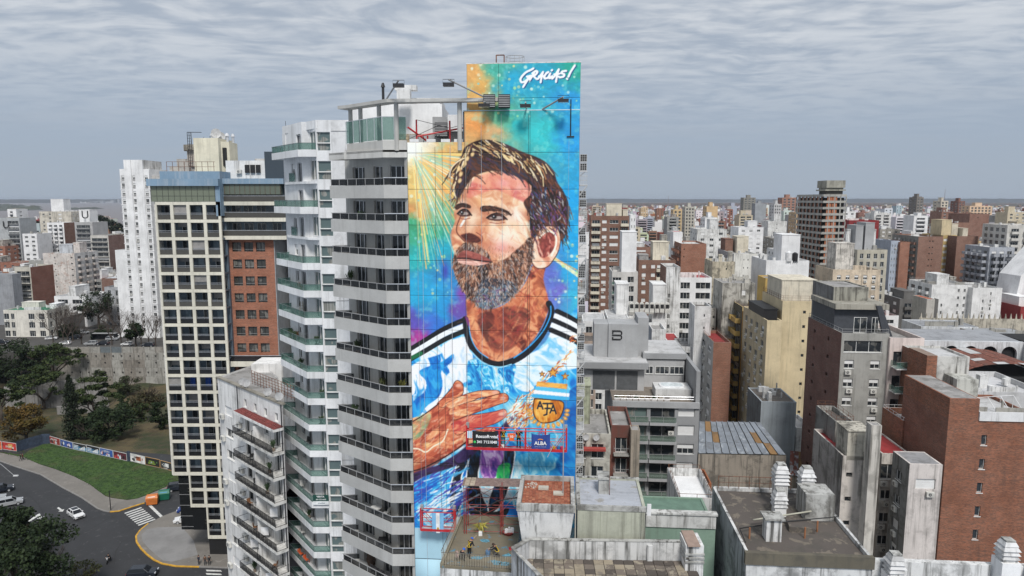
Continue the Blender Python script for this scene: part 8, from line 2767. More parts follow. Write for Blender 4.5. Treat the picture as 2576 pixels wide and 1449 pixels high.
def person(label,loc,rz,pose,top,legs,hair=(.03,.02,.015),helmet=None,harness=False,scale=1.0,shoes=(.02,.02,.02),group=None):
 J = dict(BASE)
 J.update(pose)
 root = thing('person',label,'person',loc,rz,group)
 root.scale = (scale,) * 3
 names = list(J)
 V = [Vector(J[n]) for n in names]
 E_ = [(names.index(a),names.index(b)) for a,b in EDG]
 rad = [RAD[n] for n in names]
 kindv = ['skin' if n in ('head','crown','neck','wrL','wrR') else 'legs' if n in ('pelvis','hpL','hpR','knL','knR','anL','anR') else 'shoe' if n in ('toL','toR') else 'top' for n in names]
 for s in 'LR':
  w,e = Vector(J['wr' + s]),Vector(J['el' + s])
  d = (w - e).normalized()
  side = d.cross(Vector((0,0,1)))
  side = side.normalized() if side.length > .1 else Vector((1,0,0))
  palm = w + d * .075
  V.append(palm); rad.append(.032); kindv.append('skin')
  pi_ = len(V) - 1
  E_.append((names.index('wr' + s),pi_))
  for k,(o,L_) in enumerate(((-.028,.075),(-.01,.085),(.01,.08),(.027,.065))):
   V.append(palm + side * o + d * L_ + Vector((0,0,-.02)))
   rad.append(.009); kindv.append('skin'); E_.append((pi_,len(V) - 1))
  V.append(palm - side * .05 + d * .02); rad.append(.011); kindv.append('skin'); E_.append((pi_,len(V) - 1))
 me = bpy.data.meshes.new('body')
 me.from_pydata([tuple(v) for v in V],E_,[])
 o = bpy.data.objects.new('body',me)
 COL.objects.link(o)
 md = o.modifiers.new('skin','SKIN')
 for i,r in enumerate(rad):
  sv = me.skin_vertices[0].data[i]
  sv.radius = (r,r * (.78 if i < len(names) and names[i] in ('chest','pelvis') else 1))
  sv.use_root = (i == names.index('pelvis'))
 sb = o.modifiers.new('sub','SUBSURF')
 sb.levels = sb.render_levels = 1
 dg = bpy.context.evaluated_depsgraph_get()
 m2 = bpy.data.meshes.new_from_object(o.evaluated_get(dg))
 bpy.data.objects.remove(o)
 mats = [simple(top,.8,mott=.2,scale=6),simple(legs,.8,mott=.2,scale=6),SKIN,simple(shoes,.6)]
 m2.materials.clear()
 for m in mats:
  m2.materials.append(m)
 segs = []
 for a,b in E_:
  ka = kindv[b] if kindv[b] in ('skin','shoe') and kindv[a] != 'top' else kindv[b]
  if a < len(names) and names[a][:2] == 'el':
   ka = 'top'
  segs.append((V[a],V[b],{'top': 0,'legs': 1,'skin': 2,'shoe': 3}[ka]))
 mi = []
 for p_ in m2.polygons:
  c = p_.center
  best = min(segs,key=lambda s: (c - (s[0] + (s[1] - s[0]) * max(0,min(1,(c - s[0]).dot(s[1] - s[0]) / max(1e-6,(s[1] - s[0]).length_squared))))).length)
  mi.append(best[2])
 m2.polygons.foreach_set('material_index',mi)
 m2.polygons.foreach_set('use_smooth',[True] * len(mi))
 put('body',m2,root)
 h,cr_ = Vector(J['head']),Vector(J['crown'])
 up = (cr_ - h).normalized()
 fwd = Vector((0,1,0)) - up * up.y
 fwd = fwd.normalized() if fwd.length > .1 else Vector((0,0,-1))
 sd = fwd.cross(up)
 cap = MB()
 rr = .128 if helmet else .112
 rings = []
 for i in range(5):
  t = math.pi / 2 * i / 4
  rings.append([h + up * (.03 + rr * math.sin(t)) - fwd * .012 + (sd * math.cos(a) + fwd * math.sin(a)) * rr * math.cos(t) * (1 if i < 4 else .15) for a in [2 * math.pi * k / 12 for k in range(12)]])
 for i in range(4):
  for k in range(12):
   q = (k + 1) % 12
   cap.quad(rings[i][k],rings[i][q],rings[i + 1][q],rings[i + 1][k])
 if not helmet:
  for k in range(6,12):
   q = (k + 1) % 12
   cap.quad(rings[0][k] - up * .1,rings[0][q] - up * .1,rings[0][q],rings[0][k])
 cap.build('helmet' if helmet else 'hair',simple(helmet or hair,.4 if helmet else .8),root)
 fc = MB()
 for s in (-1,1):
  e = h + fwd * .093 + sd * .035 * s + up * .02
  fc.tube([e,e + fwd * .008],.012,5)
 fc.build('eyes',BLACK,root)
 MB().tube([h + fwd * .085 + up * .01,h + fwd * .115 - up * .02],[.01,.016],5).build('nose',SKIN,root)
 if harness:
  hb = MB()
  sl,sr,pv,ch = Vector(J['shL']),Vector(J['shR']),Vector(J['pelvis']),Vector(J['chest'])
  bk_ = -(Vector((0,1,0)))
  for d in (-.15,.15):
   hb.tube([sl * .7 + ch * .3 + Vector((0,d * .4,.05)),ch + Vector((0,d * .95,-.02)),pv + Vector((.12,d * .8,.06))],.022,4)
   hb.tube([sr * .7 + ch * .3 + Vector((0,d * .4,.05)),ch + Vector((0,d * .95,-.02)),pv + Vector((-.12,d * .8,.06))],.022,4)
  hb.tube([pv + Vector((.165 * math.cos(t),.135 * math.sin(t),.05)) for t in [math.pi * k / 6 for k in range(13)]],.025,4)
  hb.build('harness',simple((.62,.42,.02),.6),root)
 return root
BENT = dict(chest=(0,.12,1.24),neck=(0,.24,1.38),head=(0,.33,1.46),crown=(0,.40,1.54),shL=(-.18,.17,1.34),shR=(.18,.17,1.34),elL=(-.24,.26,1.08),elR=(.24,.22,1.07),wrL=(-.15,.42,.98),wrR=(.16,.42,.95),knR=(.13,-.02,.5),anR=(.13,-.12,.09),toR=(.14,.05,.04))
KNEEL = dict(pelvis=(0,0,.42),chest=(0,.14,.72),neck=(0,.25,.88),head=(0,.33,.97),crown=(0,.40,1.06),shL=(-.18,.18,.84),shR=(.18,.18,.84),elL=(-.22,.40,.66),elR=(.22,.40,.66),wrL=(-.12,.62,.58),wrR=(.12,.62,.60),hpL=(-.1,0,.40),hpR=(.1,0,.40),knL=(-.14,.34,.10),knR=(.14,.34,.10),anL=(-.13,-.06,.08),anR=(.13,-.06,.08),toL=(-.13,-.2,.04),toR=(.13,-.2,.04))
CROUCH = dict(pelvis=(0,0,.32),chest=(0,.14,.60),neck=(0,.26,.75),head=(0,.33,.85),crown=(0,.38,.95),shL=(-.18,.18,.72),shR=(.18,.18,.72),elL=(-.25,.35,.55),elR=(.25,.35,.55),wrL=(-.1,.50,.42),wrR=(.12,.50,.42),hpL=(-.1,0,.30),hpR=(.1,0,.30),knL=(-.17,.40,.48),knR=(.17,.40,.48),anL=(-.15,.2,.09),anR=(.15,.2,.09),toL=(-.16,.37,.04),toR=(.16,.37,.04))
NAVY,BLK_ = (.008,.01,.016),(.01,.01,.012)
HB = (.02,.12,.55)
person('painter in a blue helmet and yellow harness standing bent over on the terrace',(-3.35,50.5,32.0),R(-35),BENT,NAVY,BLK_,helmet=HB,harness=True)
person('painter in a blue helmet crouching with a patterned backpack',(-4.05,50.1,32.0),R(-60),CROUCH,NAVY,BLK_,helmet=HB)
person('long haired painter in a yellow harness kneeling over the bucket',(-1.15,50.8,32.0),R(85),KNEEL,NAVY,(.09,.085,.08),hair=(.05,.03,.02),harness=True)
bp_ = thing('backpack','pale patterned backpack on the crouching painter','backpack',(-4.2,50.0,32.42),R(-60))
MB().prism([(-.16,-.2),(.16,-.2),(.14,0),(-.14,0)],0,.45,[(-.13,-.14),(.13,-.14),(.12,0),(-.12,0)]).build('pack',simple((.35,.25,.22),.8,mott=.7,scale=14),bp_)
WALK = dict(knL=(-.1,.14,.52),anL=(-.1,.2,.1),toL=(-.1,.37,.06),knR=(.1,-.02,.5),anR=(.1,-.28,.14),toR=(.1,-.14,.05))
for x,y,lab,tp2,lg,rz in ((2003,1335,'person in dark clothes with a pale bag standing nearest the yellow kerb',(.012,.02,.04),(.015,.02,.03),150),(2066,1340,'person in a brown jacket standing in the middle of the three',(.10,.05,.03),(.03,.03,.035),190),(2108,1338,'person in black standing at the right of the three',(.01,.01,.012),(.012,.012,.014),215)):
 p = GB(x,y,.13)
 person(lab,(p.x,p.y,.13),R(rz),{},tp2,lg,group='people waiting at the corner')
for x,y,lab,tp2 in ((208,290,'walker in black on the path by the lawn',(.015,.012,.014)),(230,285,'walker in dark red on the path by the lawn',(.12,.015,.02))):
 p = GB(x,y,.13)
 person(lab,(p.x,p.y,.13),R(-60),WALK,tp2,(.01,.01,.012),group='two walkers on the path')
# motorcyclist
p = GB(1095,1310)
mc = thing('motorcycle','small dark motorcycle ridden across the junction','motorcycle',(p.x,p.y,0),R(190))
for y in (-.62,.62):
 MB().tube([(-.05,y,.3),(.05,y,.3)],.3,14).build('wheel',TYRE,mc)
MB().prism([(-.12,-.5),(.12,-.5),(.1,.3),(-.1,.3)],.45,.78).build('body',BLK_ and simple((.02,.02,.022),.3),mc)
MB().tube([(0,.62,.3),(0,.42,.95)],.03,5).tube([(-.33,.38,1.02),(.33,.38,1.02)],.02,5).build('handlebar',ALU,mc)
MB().box(-.1,.1,.5,.62,.82,.98).build('headlight',simple((.7,.7,.7),.2),mc)
RIDE = dict(pelvis=(0,-.15,.86),chest=(0,-.05,1.16),neck=(0,.02,1.35),head=(0,.05,1.48),crown=(0,.05,1.58),shL=(-.19,0,1.29),shR=(.19,0,1.29),elL=(-.32,.16,1.12),elR=(.32,.16,1.12),wrL=(-.28,.33,1.04),wrR=(.28,.33,1.04),hpL=(-.11,-.12,.83),hpR=(.11,-.12,.83),knL=(-.24,.25,.72),knR=(.24,.25,.72),anL=(-.22,.05,.3),anR=(.22,.05,.3),toL=(-.23,.2,.24),toR=(.23,.2,.24))
person('rider in black with a black helmet on the small motorcycle',(p.x,p.y,0),R(190),RIDE,BLK_,BLK_,helmet=(.012,.012,.012))
# ------------------------------------------------------------------ suspended platforms on the painting
def platform(label,x0,x1,y,z0,z1,bays,banner=()):
 t = thing('suspended_platform',label,'work platform',(x0,y,z0),-MROT)
 L = (x1 - x0) / math.cos(MROT)
 h = z1 - z0
 for yy in (-.35,.35):
  for z in (0.06,h * .5,h):
   MB().tube([(0,yy,z),(L,yy,z)],.045 if z != h * .5 else .025,6).build('rail',RED,t)
  fr_ = [0,.33,.59,.79,1] if bays == 4 else [0,1]
  for i in range(bays + 1):
   MB().box(L * fr_[i] - .06,L * fr_[i] + .06,yy - .04,yy + .04,0,h + (.35 if i in (0,bays) else 0)).build('post',RED,t)
  if yy > 0 or not banner:
   for i in range(bays * 2):
    a,b = L * i / (bays * 2),L * (i + 1) / (bays * 2)
    MB().tube([(a,yy,.1 if i % 2 else h - .05),(b,yy,h - .05 if i % 2 else .1)],.025,5).build('brace',RED,t)
 MB().box(0,L,-.4,.4,-.03,.03).build('floor',ALU,t)
 MB().box(0,L,-.43,-.37,-.02,.2).build('toe_board',RED,t)
 for x in (0.05,L - .05):
  MB().tube([(x,0,h + .3),(x,.15,66.5 - z0 if x < 1 and bays > 2 else 64.6 - z0)],.012,4).build('cable',GREYFRAME,t)
  MB().box(x - .12,x + .12,-.15,.15,h + .1,h + .5).build('winch',GREYFRAME,t)
 return t,L,h
t,L,h = platform('long red suspended work platform with a black phone number banner and a blue banner',-3.78,4.55,55.6,39.15,40.85,4)
def banner(parent,x0,x1,z0,z1,mat,y=-.42,sag=0.05):
 n = 12
 mb = MB()
 for i in range(n):
  a,b = i / n,(i + 1) / n
  f = lambda s: y - .03 * math.sin(s * 17)
  ta,tb = z1 - sag * 4 * a * (1 - a),z1 - sag * 4 * b * (1 - b)
  mb.quad((x0 + (x1 - x0) * a,f(a),z0),(x0 + (x1 - x0) * b,f(b),z0),(x0 + (x1 - x0) * b,f(b),tb),(x0 + (x1 - x0) * a,f(a),ta))
 return mb.build('banner',mat,parent)
def words(parent,txt,x,z,size,col,y=-.48,bold=.01):
 o = put('lettering',text_mesh(txt,size,.006,simple(col,.6),bold),parent,(x,y,z))
 o.rotation_euler = (R(90),0,0)
 return o
b = banner(t,.52,2.62,.25,h - .05,BLACK)
words(b,'RoccoRental',1.72,1.18,.36,(.75,.75,.75),bold=.012)
words(b,'341 7121040',1.72,.70,.32,(.75,.75,.75),bold=.01)
ic = MB()
ic.poly([(.70 + .11 * math.cos(a),-.482,.70 + .11 * math.sin(a)) for a in [math.pi * k / 6 for k in range(12)]])
ic.build('emblem',simple((.05,.5,.12),.5),b)
b = banner(t,5.45,7.0,.22,h - .15,simple((.02,.06,.28),.6),sag=.14)
words(b,'ALBA',6.2,.72,.42,(.75,.75,.75),bold=.012)
words(b,'ARTE AL COLOR',6.2,.42,.13,(.35,.4,.6),bold=.0)
ac_ = MB()
for i in range(6):
 a0,a1 = math.pi * (.2 + .1 * i),math.pi * (.2 + .1 * (i + 1))
 ac_.quad((6.2 + .3 * math.cos(a0),-.49,.93 + .2 * math.sin(a0)),(6.2 + .3 * math.cos(a1),-.49,.93 + .2 * math.sin(a1)),(6.2 + .2 * math.cos(a1),-.49,.93 + .12 * math.sin(a1)),(6.2 + .2 * math.cos(a0),-.49,.93 + .12 * math.sin(a0)))
ac_.build('emblem',simple((.7,.25,.05),.5),b)
wx = -3.78
def on_platform(x,y=0):
 return (wx + x * math.cos(MROT) + y * math.sin(MROT),55.6 - x * math.sin(MROT) + y * math.cos(MROT),39.18)
jr = thing('jersey','orange football shirt with number 10 hung on the platform rail','shirt',on_platform(3.8,-.5),-MROT)
MB().prism([(-.22,-.02),(.22,-.02),(.22,.02),(-.22,.02)],.85,1.5,[(-.2,-.02),(.2,-.02),(.2,.02),(-.2,.02)]).box(-.34,-.221,-.02,.02,1.2,1.48).box(.221,.34,-.02,.02,1.2,1.48).build('cloth',simple((.75,.13,.02),.7),jr)
words(jr,'10',0,1.22,.28,(.8,.8,.78),y=-.03)
js = thing('jersey','pale blue and white striped shirt hung at the left end of the platform','shirt',on_platform(.28,-.5),-MROT)
for i in range(6):
 MB().box(-.2 + i * .07,-.135 + i * .07,-.02,.02,1.0,1.6).build('stripe',simple((.25,.5,.7) if i % 2 else (.75,.75,.75),.7),js)
PAINTUP = dict(elR=(.24,.2,1.2),wrR=(.15,.42,1.3),elL=(-.24,.15,1.1),wrL=(-.1,.38,1.05),neck=(0,.04,1.46),head=(0,.09,1.58),crown=(0,.12,1.68))
person('painter in a blue helmet on the platform, left of the orange shirt',on_platform(3.05,.02),-MROT + R(20),PAINTUP,BLK_,(.03,.12,.12),helmet=HB,harness=True,scale=1.05)
person('painter in a blue helmet on the platform, right of the orange shirt',on_platform(4.35,.02),-MROT + R(-15),PAINTUP,BLK_,BLK_,helmet=HB,harness=True,scale=1.05)
for x,c1,lab in ((3.0,(.75,.75,.72),'white paint bucket at the painters feet on the platform'),(7.3,(.5,.3,.02),'yellow paint pot near the right end of the platform'),(7.7,(.03,.15,.4),'blue paint pot near the right end of the platform'),(8.0,(.5,.03,.1),'red paint pot near the right end of the platform')):
 q = on_platform(x,-.15)
 o = MB().cyl(0,0,0.03,.35,.14,.16,10).build('paint_bucket',simple(c1,.5),None)
 o.location = q
 tag(o,lab,'bucket','paint pots on the platform')
rl_ = thing('roller_pole','long pale roller pole leaning out below the platform','paint roller',on_platform(7.3,-.55),-MROT)
MB().tube([(-.5,0,-.45),(.4,-.1,1.5)],.03,5).build('pole',ALU,rl_)
t2,L2,h2 = platform('short red suspended platform with a draped flag at the lower left of the painting',-7.95,-5.0,56.9,31.25,32.95,1)
fl_ = thing('flag','blue and white striped flag with a small sun draped over the short platform','flag',(-6.95,56.4,31.2),-MROT)
for i,c in enumerate(((.20,.45,.70),(.78,.78,.78),(.20,.45,.70))):
 MB().prism([(i * .33,0),(i * .33 + .33,0),(i * .33 + .33,.03),(i * .33,.03)],-.1 + .1 * abs(i - 1),1.75,[(i * .33 - .03 * (1 - i),-.05),(i * .33 + .33 + .03 * (i - 1),-.05),(i * .33 + .33,0),(i * .33,0)]).build('stripe',simple(c,.7),fl_)
MB().poly([(.5 + .1 * math.cos(a),-.05,.35 + .1 * math.sin(a)) for a in [math.pi * k / 5 for k in range(10)]]).build('sun_emblem',simple((.55,.32,.04),.6),fl_)
for x,zt_,zb_,c,lab in ((6.2,66,32,ALU,'pale rope hanging across the painted face'),(7.85,66.9,34,ALU,'pale rope hanging past the painted ear'),(10.1,66.9,40.9,BLACK,'black rope hanging beside the painted crest'),(1.25,64.3,26,ALU,'pale rope hanging near the left edge of the painting'),(2.35,64.3,26,BLACK,'black rope hanging left of the painted hand'),(3.6,64.3,34,ALU,'pale rope crossing the painted fingers')):
 q = mw @ Vector((x,-.12,0))
 o = MB().tube([(0,0,zt_),(RND.uniform(-.15,.15),0,(zt_ + zb_) / 2),(RND.uniform(-.3,.3),-.1,zb_)],.016,4).build('rope',c,None)
 o.location = (q.x,q.y,0)
 tag(o,lab,'rope','ropes hanging down the painted wall')
# ------------------------------------------------------------------ small life on the balconies
def pot_plant(loc,label,h=.9,col=(.03,.06,.02),n=30):
 t = thing('potted_plant',label,'plant',loc)
 MB().cyl(0,0,0,.35,.16,.22,10).build('pot',simple((.25,.2,.16),.8),t)
 mb = MB()
 for i in range(n):
  a,e = RND.uniform(0,6.28),RND.uniform(.2,.55)
  mb.tube([(0,0,.33),(math.cos(a) * e * .6,math.sin(a) * e * .6,.33 + h * RND.uniform(.5,1)),(math.cos(a) * e,math.sin(a) * e,.33 + h * RND.uniform(.3,.9))],[.03,.04,.008],3)
 mb.build('leaves',simple(col,.7,mott=.4),t)
for k,(x,y,lab,hh) in enumerate(((-15.0,62.6,'spiky palm in a pot at the far end of the fourth grey balcony',1.5),(-14.2,61.6,'leafy shrub in a pot on the sixth grey balcony',1.1),(-11.5,59.1,'flowering shrub in a pot on the seventh grey balcony',1.1),(-9.6,58.3,'thin yellow-green plant on the seventh grey balcony, right end',1.2),(-14.9,62.4,'bushy pot plant on the lowest grey balcony in view',.8))):
 lev = (3,5,6,6,13)[k]
 pot_plant((x,y,zr0 - FH * lev - 1.04),lab,hh,[(.04,.07,.02),(.03,.05,.02),(.06,.07,.02),(.12,.12,.02),(.04,.07,.02)][k])
for k,(x,y,lev,lab) in enumerate(((-25.6,77.6,7,'leafy plant behind green glass on the white tower, upper'),(-21.4,73.3,7,'yellowish grass pot behind green glass, white tower'),(-21.0,73.2,9,'small dark pot plant at the corner of a green glass balcony'),(-21.2,73.2,10,'pair of spiky plants behind green glass'),(-24.8,76.3,7,'climbing plant at a green glass balcony door'))):
 pot_plant((x,y,zw0 - FH * lev - 1.04),lab,.9)
def chair(loc,rz,col,label,cat='chair',group=None,lounge=False):
 t = thing('balcony_chair',label,cat,loc,rz,group)
 m = simple(col,.5)
 MB().box(-.24,.24,-.24,.24,.42,.46).build('seat',m,t)
 MB().prism([(-.24,.22),(.24,.22),(.24,.26),(-.24,.26)],.47,.95,[(-.24,.32),(.24,.32),(.24,.36),(-.24,.36)]).build('backrest',m,t)
 for x in (-.22,.22):
  for y in (-.22,.22):
   MB().box(x - .02,x + .02,y - .02,y + .02,0,.418).build('leg',m,t)
WCH = (.55,.55,.53)
z9 = zr0 - FH * 10 - 1.04
tb = thing('balcony_table','round white lace metal table on a grey balcony','table',(-12.6,60.2,z9))
MB().cyl(0,0,.70,.73,.55,n=16).build('tabletop',simple(WCH),tb)
MB().cyl(0,0,0,.70,.04,n=6).build('leg',simple(WCH),tb)
chair((-12.9,61.0,z9),0,WCH,'white lace chair behind the round white table',group='white lace chairs')
chair((-11.6,59.7,z9),R(-110),WCH,'white lace chair right of the round white table',group='white lace chairs')
for i,(x,y) in enumerate(((-13.0,60.6),(-12.3,60.0),(-11.7,59.5))):
 chair((x,y,zr0 - FH * 12 - 1.04),R(140),(.05,.05,.055),['left','middle','right'][i] + ' one of three dark grey armchairs on a low grey balcony',group='dark grey armchairs')
ORD = ('top','second','third','fourth','fifth','sixth','seventh','eighth','ninth','tenth','eleventh','twelfth','thirteenth','fourteenth','fifteenth','sixteenth')
for k in range(9):
 zf = 31.9 - 2.9 * k
 for hf,a in (('left half',RND.uniform(6,9.5)),('right half',RND.uniform(.8,4.2))):
  q = pt_on(a,RND.uniform(.5,1.0))
  r = RND.random()
  where = f'on the {ORD[k]} black railed balcony, {hf}'
  if r < .45:
   pot_plant((q[0],q[1],zf),'green pot plant ' + where,RND.uniform(.6,1.1))
  elif r < .8:
   chair((q[0],q[1],zf),RND.uniform(0,6),RND.choice([WCH,(.05,.05,.05),(.2,.1,.05)]),'small chair ' + where)
  else:
   o = WB().box(q[0] - .5,q[0] + .4,q[1] - .02,q[1] + .02,zf + .5,zf + 1.5).build('laundry',simple((.7,.7,.7),.8),None)
   tag(o,'pale washing hung ' + where,'laundry')
for k in (5,7,8,9,11,13,14,15):
 zf = zw0 - FH * k - 1.04
 t = RND.uniform(.25,.8)
 x,y = -22.2 - 3.6 * t,73.6 + 4.6 * t
 where = f'behind green glass on the {ORD[k]} floor down the white tower'
 if k % 2:
  chair((x,y,zf),RND.uniform(0,6),RND.choice([WCH,(.05,.05,.05),(.25,.12,.05)]),'small chair ' + where)
 else:
  pot_plant((x,y,zf),'leafy pot plant ' + where,.8)
for k in (1,2,4,7,8):
 zf = zr0 - FH * k - 1.04
 t = RND.uniform(.2,.85)
 x,y = -11.2 - 4.2 * t,58.9 + 3.4 * t
 (pot_plant if k % 2 else lambda l,s: chair(l,RND.uniform(0,6),(.12,.11,.10),s))((x,y,zf),('bushy pot plant' if k % 2 else 'grey wicker chair') + f' on the {ORD[k]} grey balcony down from the roof')
gr = thing('barbecue','black folding grill on a grey balcony','grill',(-12.0,59.9,zr0 - FH * 11 - 1.04))
MB().box(-.4,.4,-.25,.25,.7,.85).build('fire_box',BLACK,gr)
for x in (-.35,.35):
 MB().tube([(x,-.25,0),(x,.25,.7)],.02,4).tube([(x,.25,0),(x,-.25,.7)],.02,4).build('leg',BLACK,gr)
wc = thing('hanging_chair','brown wicker egg chair on a grey balcony','chair',(-13.5,61.6,zr0 - FH * 12 - 1.04))
MB().cyl(0,0,.2,.8,.3,.5,12).cyl(0,0,.8,1.7,.5,.2,12).build('basket',simple((.06,.035,.022),.8,mott=.4,scale=14),wc)
zw = zw0 - FH * 16 - 1.04
for i,(x,y) in enumerate(((-25.5,77.6),(-24.4,76.2))):
 chair((x,y,zw),R(60),(.55,.11,.04),('left','right')[i] + ' orange deck chair on a green glass balcony',cat='deck chair',group='orange deck chairs')
fl2 = thing('flag','pale blue flag tied to a green glass railing on the white tower','flag',(-25.2,76.3,zw0 - FH * 9 - .6))
MB().prism([(0,-.1),(1.0,-1.2),(1.02,-1.17),(.02,-.07)],-.6,.35,[(0,0),(1.0,-1.1),(1.02,-1.07),(.02,.03)]).build('cloth',simple((.08,.28,.65),.7),fl2)
sg = thing('sale_sign','dark green VENTA sign with a white foot on a green glass balcony','sign',(-22.2,72.45,zw0 - FH * 13 - .95))
MB().box(0,1.75,0,.05,.42,1.15).build('panel',simple((.01,.06,.045),.5),sg)
MB().box(0,1.75,0,.05,0,.415).build('panel',simple((.7,.72,.72),.5),sg)
words(sg,'VENTA',.85,.95,.27,(.75,.75,.75),y=-.012)
words(sg,'341-222-6600',.9,.62,.2,(.75,.75,.75),y=-.012,bold=.003)
words(sg,'inmobiliaria',.95,.2,.17,(.05,.1,.15),y=-.012,bold=.002)
ldr = thing('step_ladder','wooden step ladder on a green glass balcony','ladder',(-23.6,75.4,zw0 - FH * 6 - 1.04))
MB().tube([(-.25,0,0),(-.12,.3,1.7)],.025,4).tube([(.25,0,0),(.12,.3,1.7)],.025,4).tube([(-.25,.6,0),(-.12,.32,1.7)],.025,4).tube([(.25,.6,0),(.12,.32,1.7)],.025,4).build('rail',WOOD[2],ldr)
for i in range(5):
 MB().box(-.22 + i * .02,.22 - i * .02,.03 + i * .06,.12 + i * .06,.3 * (i + 1),.3 * (i + 1) + .03).build('step',WOOD[2],ldr)
# ------------------------------------------------------------------ the rest of the city
WALLS = [('white',CLEANWHITE,22),('whitewashed',plaster((.72,.72,.70),.3,.5),20),('off-white',plaster((.62,.60,.54),.2,.3),12),('cream',plaster((.60,.52,.38),.15,.25),9),('grey',plaster((.34,.34,.33),.25,.3),12),
  ('stained concrete',plaster((.36,.34,.30),.5,.6),8),('brown brick',brickm((.24,.11,.075),.2,.15),10),('red brick',brickm((.32,.12,.07),.2,.15),8),('pale blue-grey',plaster((.42,.46,.50),.15,.2),5),('dark',plaster((.13,.125,.12),.3,.3),4),('dark red',simple((.25,.03,.03),.8),2),('tan',plaster((.55,.40,.24),.15,.2),3)]
WBAG = [i for i,w in enumerate(WALLS) for _ in range(w[2])]
ROOFS = [('grey roof',ROOFC,5),('white roof',ROOFW,5),('dark roof',ROOFD,3),('red tiled roof',simple((.30,.06,.035),.85,mott=.3),2)]
RBAG = [i for i,w in enumerate(ROOFS) for _ in range(w[2])]
LMK = [('the unfinished tower',2070,311),('the twin brown slabs',2385,328),('the brown balcony tower by the mural',1535,262),('the tan party wall',1790,560),('the skyline slab tower',1885,900),('the dark red block',2170,450),('the right-hand gable',2560,268),('the white water-tank block',1985,200),('the orange-brown party wall',1745,268),('the market hall',2420,168),('the peach block',2150,196),
 ('the white slab tower',345,262),('the bare party wall block',147,335),('the stained cream tower',138,520),('the U sign tower',210,460),('the slate office block',20,480),('the corner house',60,252),('the pale blue flank',2255,300),('the cream hotel-like block',2468,720),('the pale balcony tower',1736,620),('the cream crown tower',1985,760),('the slim white shaft',1704,285),('the tall plain slab',2464,425)]
crnd = random.Random(2024)
ca,sa = math.cos(R(4.5)),math.sin(R(4.5))
cand = []
bs_,st_ = 96.0,12.0
for bi in range(-16,32):
 for bj in range(1,46):
  bx,by = bi * (bs_ + st_),90 + bj * (bs_ + st_)
  for row in range(4):
   x = 0.0
   while x < bs_ - 6:
    w_ = min(crnd.uniform(7,16),bs_ - x)
    d_ = crnd.uniform(14,23)
    lx,ly = bx + x,by + row * 24 + crnd.uniform(0,1.5)
    X = lx * ca + ly * sa
    Y = -lx * sa + ly * ca
    x += w_ + (0.03 if crnd.random() < .8 else crnd.uniform(.5,4))
    r = crnd.random()
    k_ = 350 < Y < 1300
    h = crnd.uniform(4,11) if r < .36 else crnd.uniform(12,24) if r < (.70 if k_ else .80) else crnd.uniform(25,38) if r < .95 else crnd.uniform(38,50)
    left = X < 0
    if left:
     h *= .62
    if Y > 1300:
     h *= .55
    if Y < 150 or Y > 4600:
     continue
    if left and (Y < YW + 45 or Y > 960):
     continue
    if Y > 1500 and crnd.random() < .35 + (Y - 1500) / 6000:
     continue
    d = Y * CP + 4
    u = 1288 + FP * (X + w_ / 2) / d
    if u < -260 or u > 2840:
     continue
    if Y < 210 and (X < 45 or X > 400):
     continue
    if left and (X > -60 * Y / 250):
     if X > -100 and Y < 320:
      continue
    cx,cy = X + w_ / 2 * ca + d_ / 2 * sa,Y + d_ / 2
    rr_ = max(w_,d_) * .12
    if Y < 460 and any(a - rr_ < cx < b + rr_ and c - rr_ < cy < e + rr_ for a,b,c,e in FOOT):
     continue
    if Y < 300 and h > 13:
     h = crnd.uniform(6,15) if Y < 240 else min(h,22)
    # keep known sight lines free: nothing taller than the hand placed neighbours right behind the market
    if 2280 < u < 2576 and Y < 260:
     h = min(h,9)
    if left and 250 < Y < 420:
     h = min(h,13)
    z0 = ZU if left else 0
    vt = 724.5 - FP * math.tan(math.atan2(h + z0 - 60,Y) + PITCH)
    hid = 470 < u < 1465
    vis = max(0.0,min(60.0 + h,1) * 1.0)
    cand.append((0 if hid else w_ * (h + 6) / Y ** 2,X,Y,w_,d_,h,z0,u,vt,hid))
cand.sort(key=lambda c: -c[0])
NIND = 235
used_labels = {}
ind,rest = cand[:NIND],cand[NIND:]
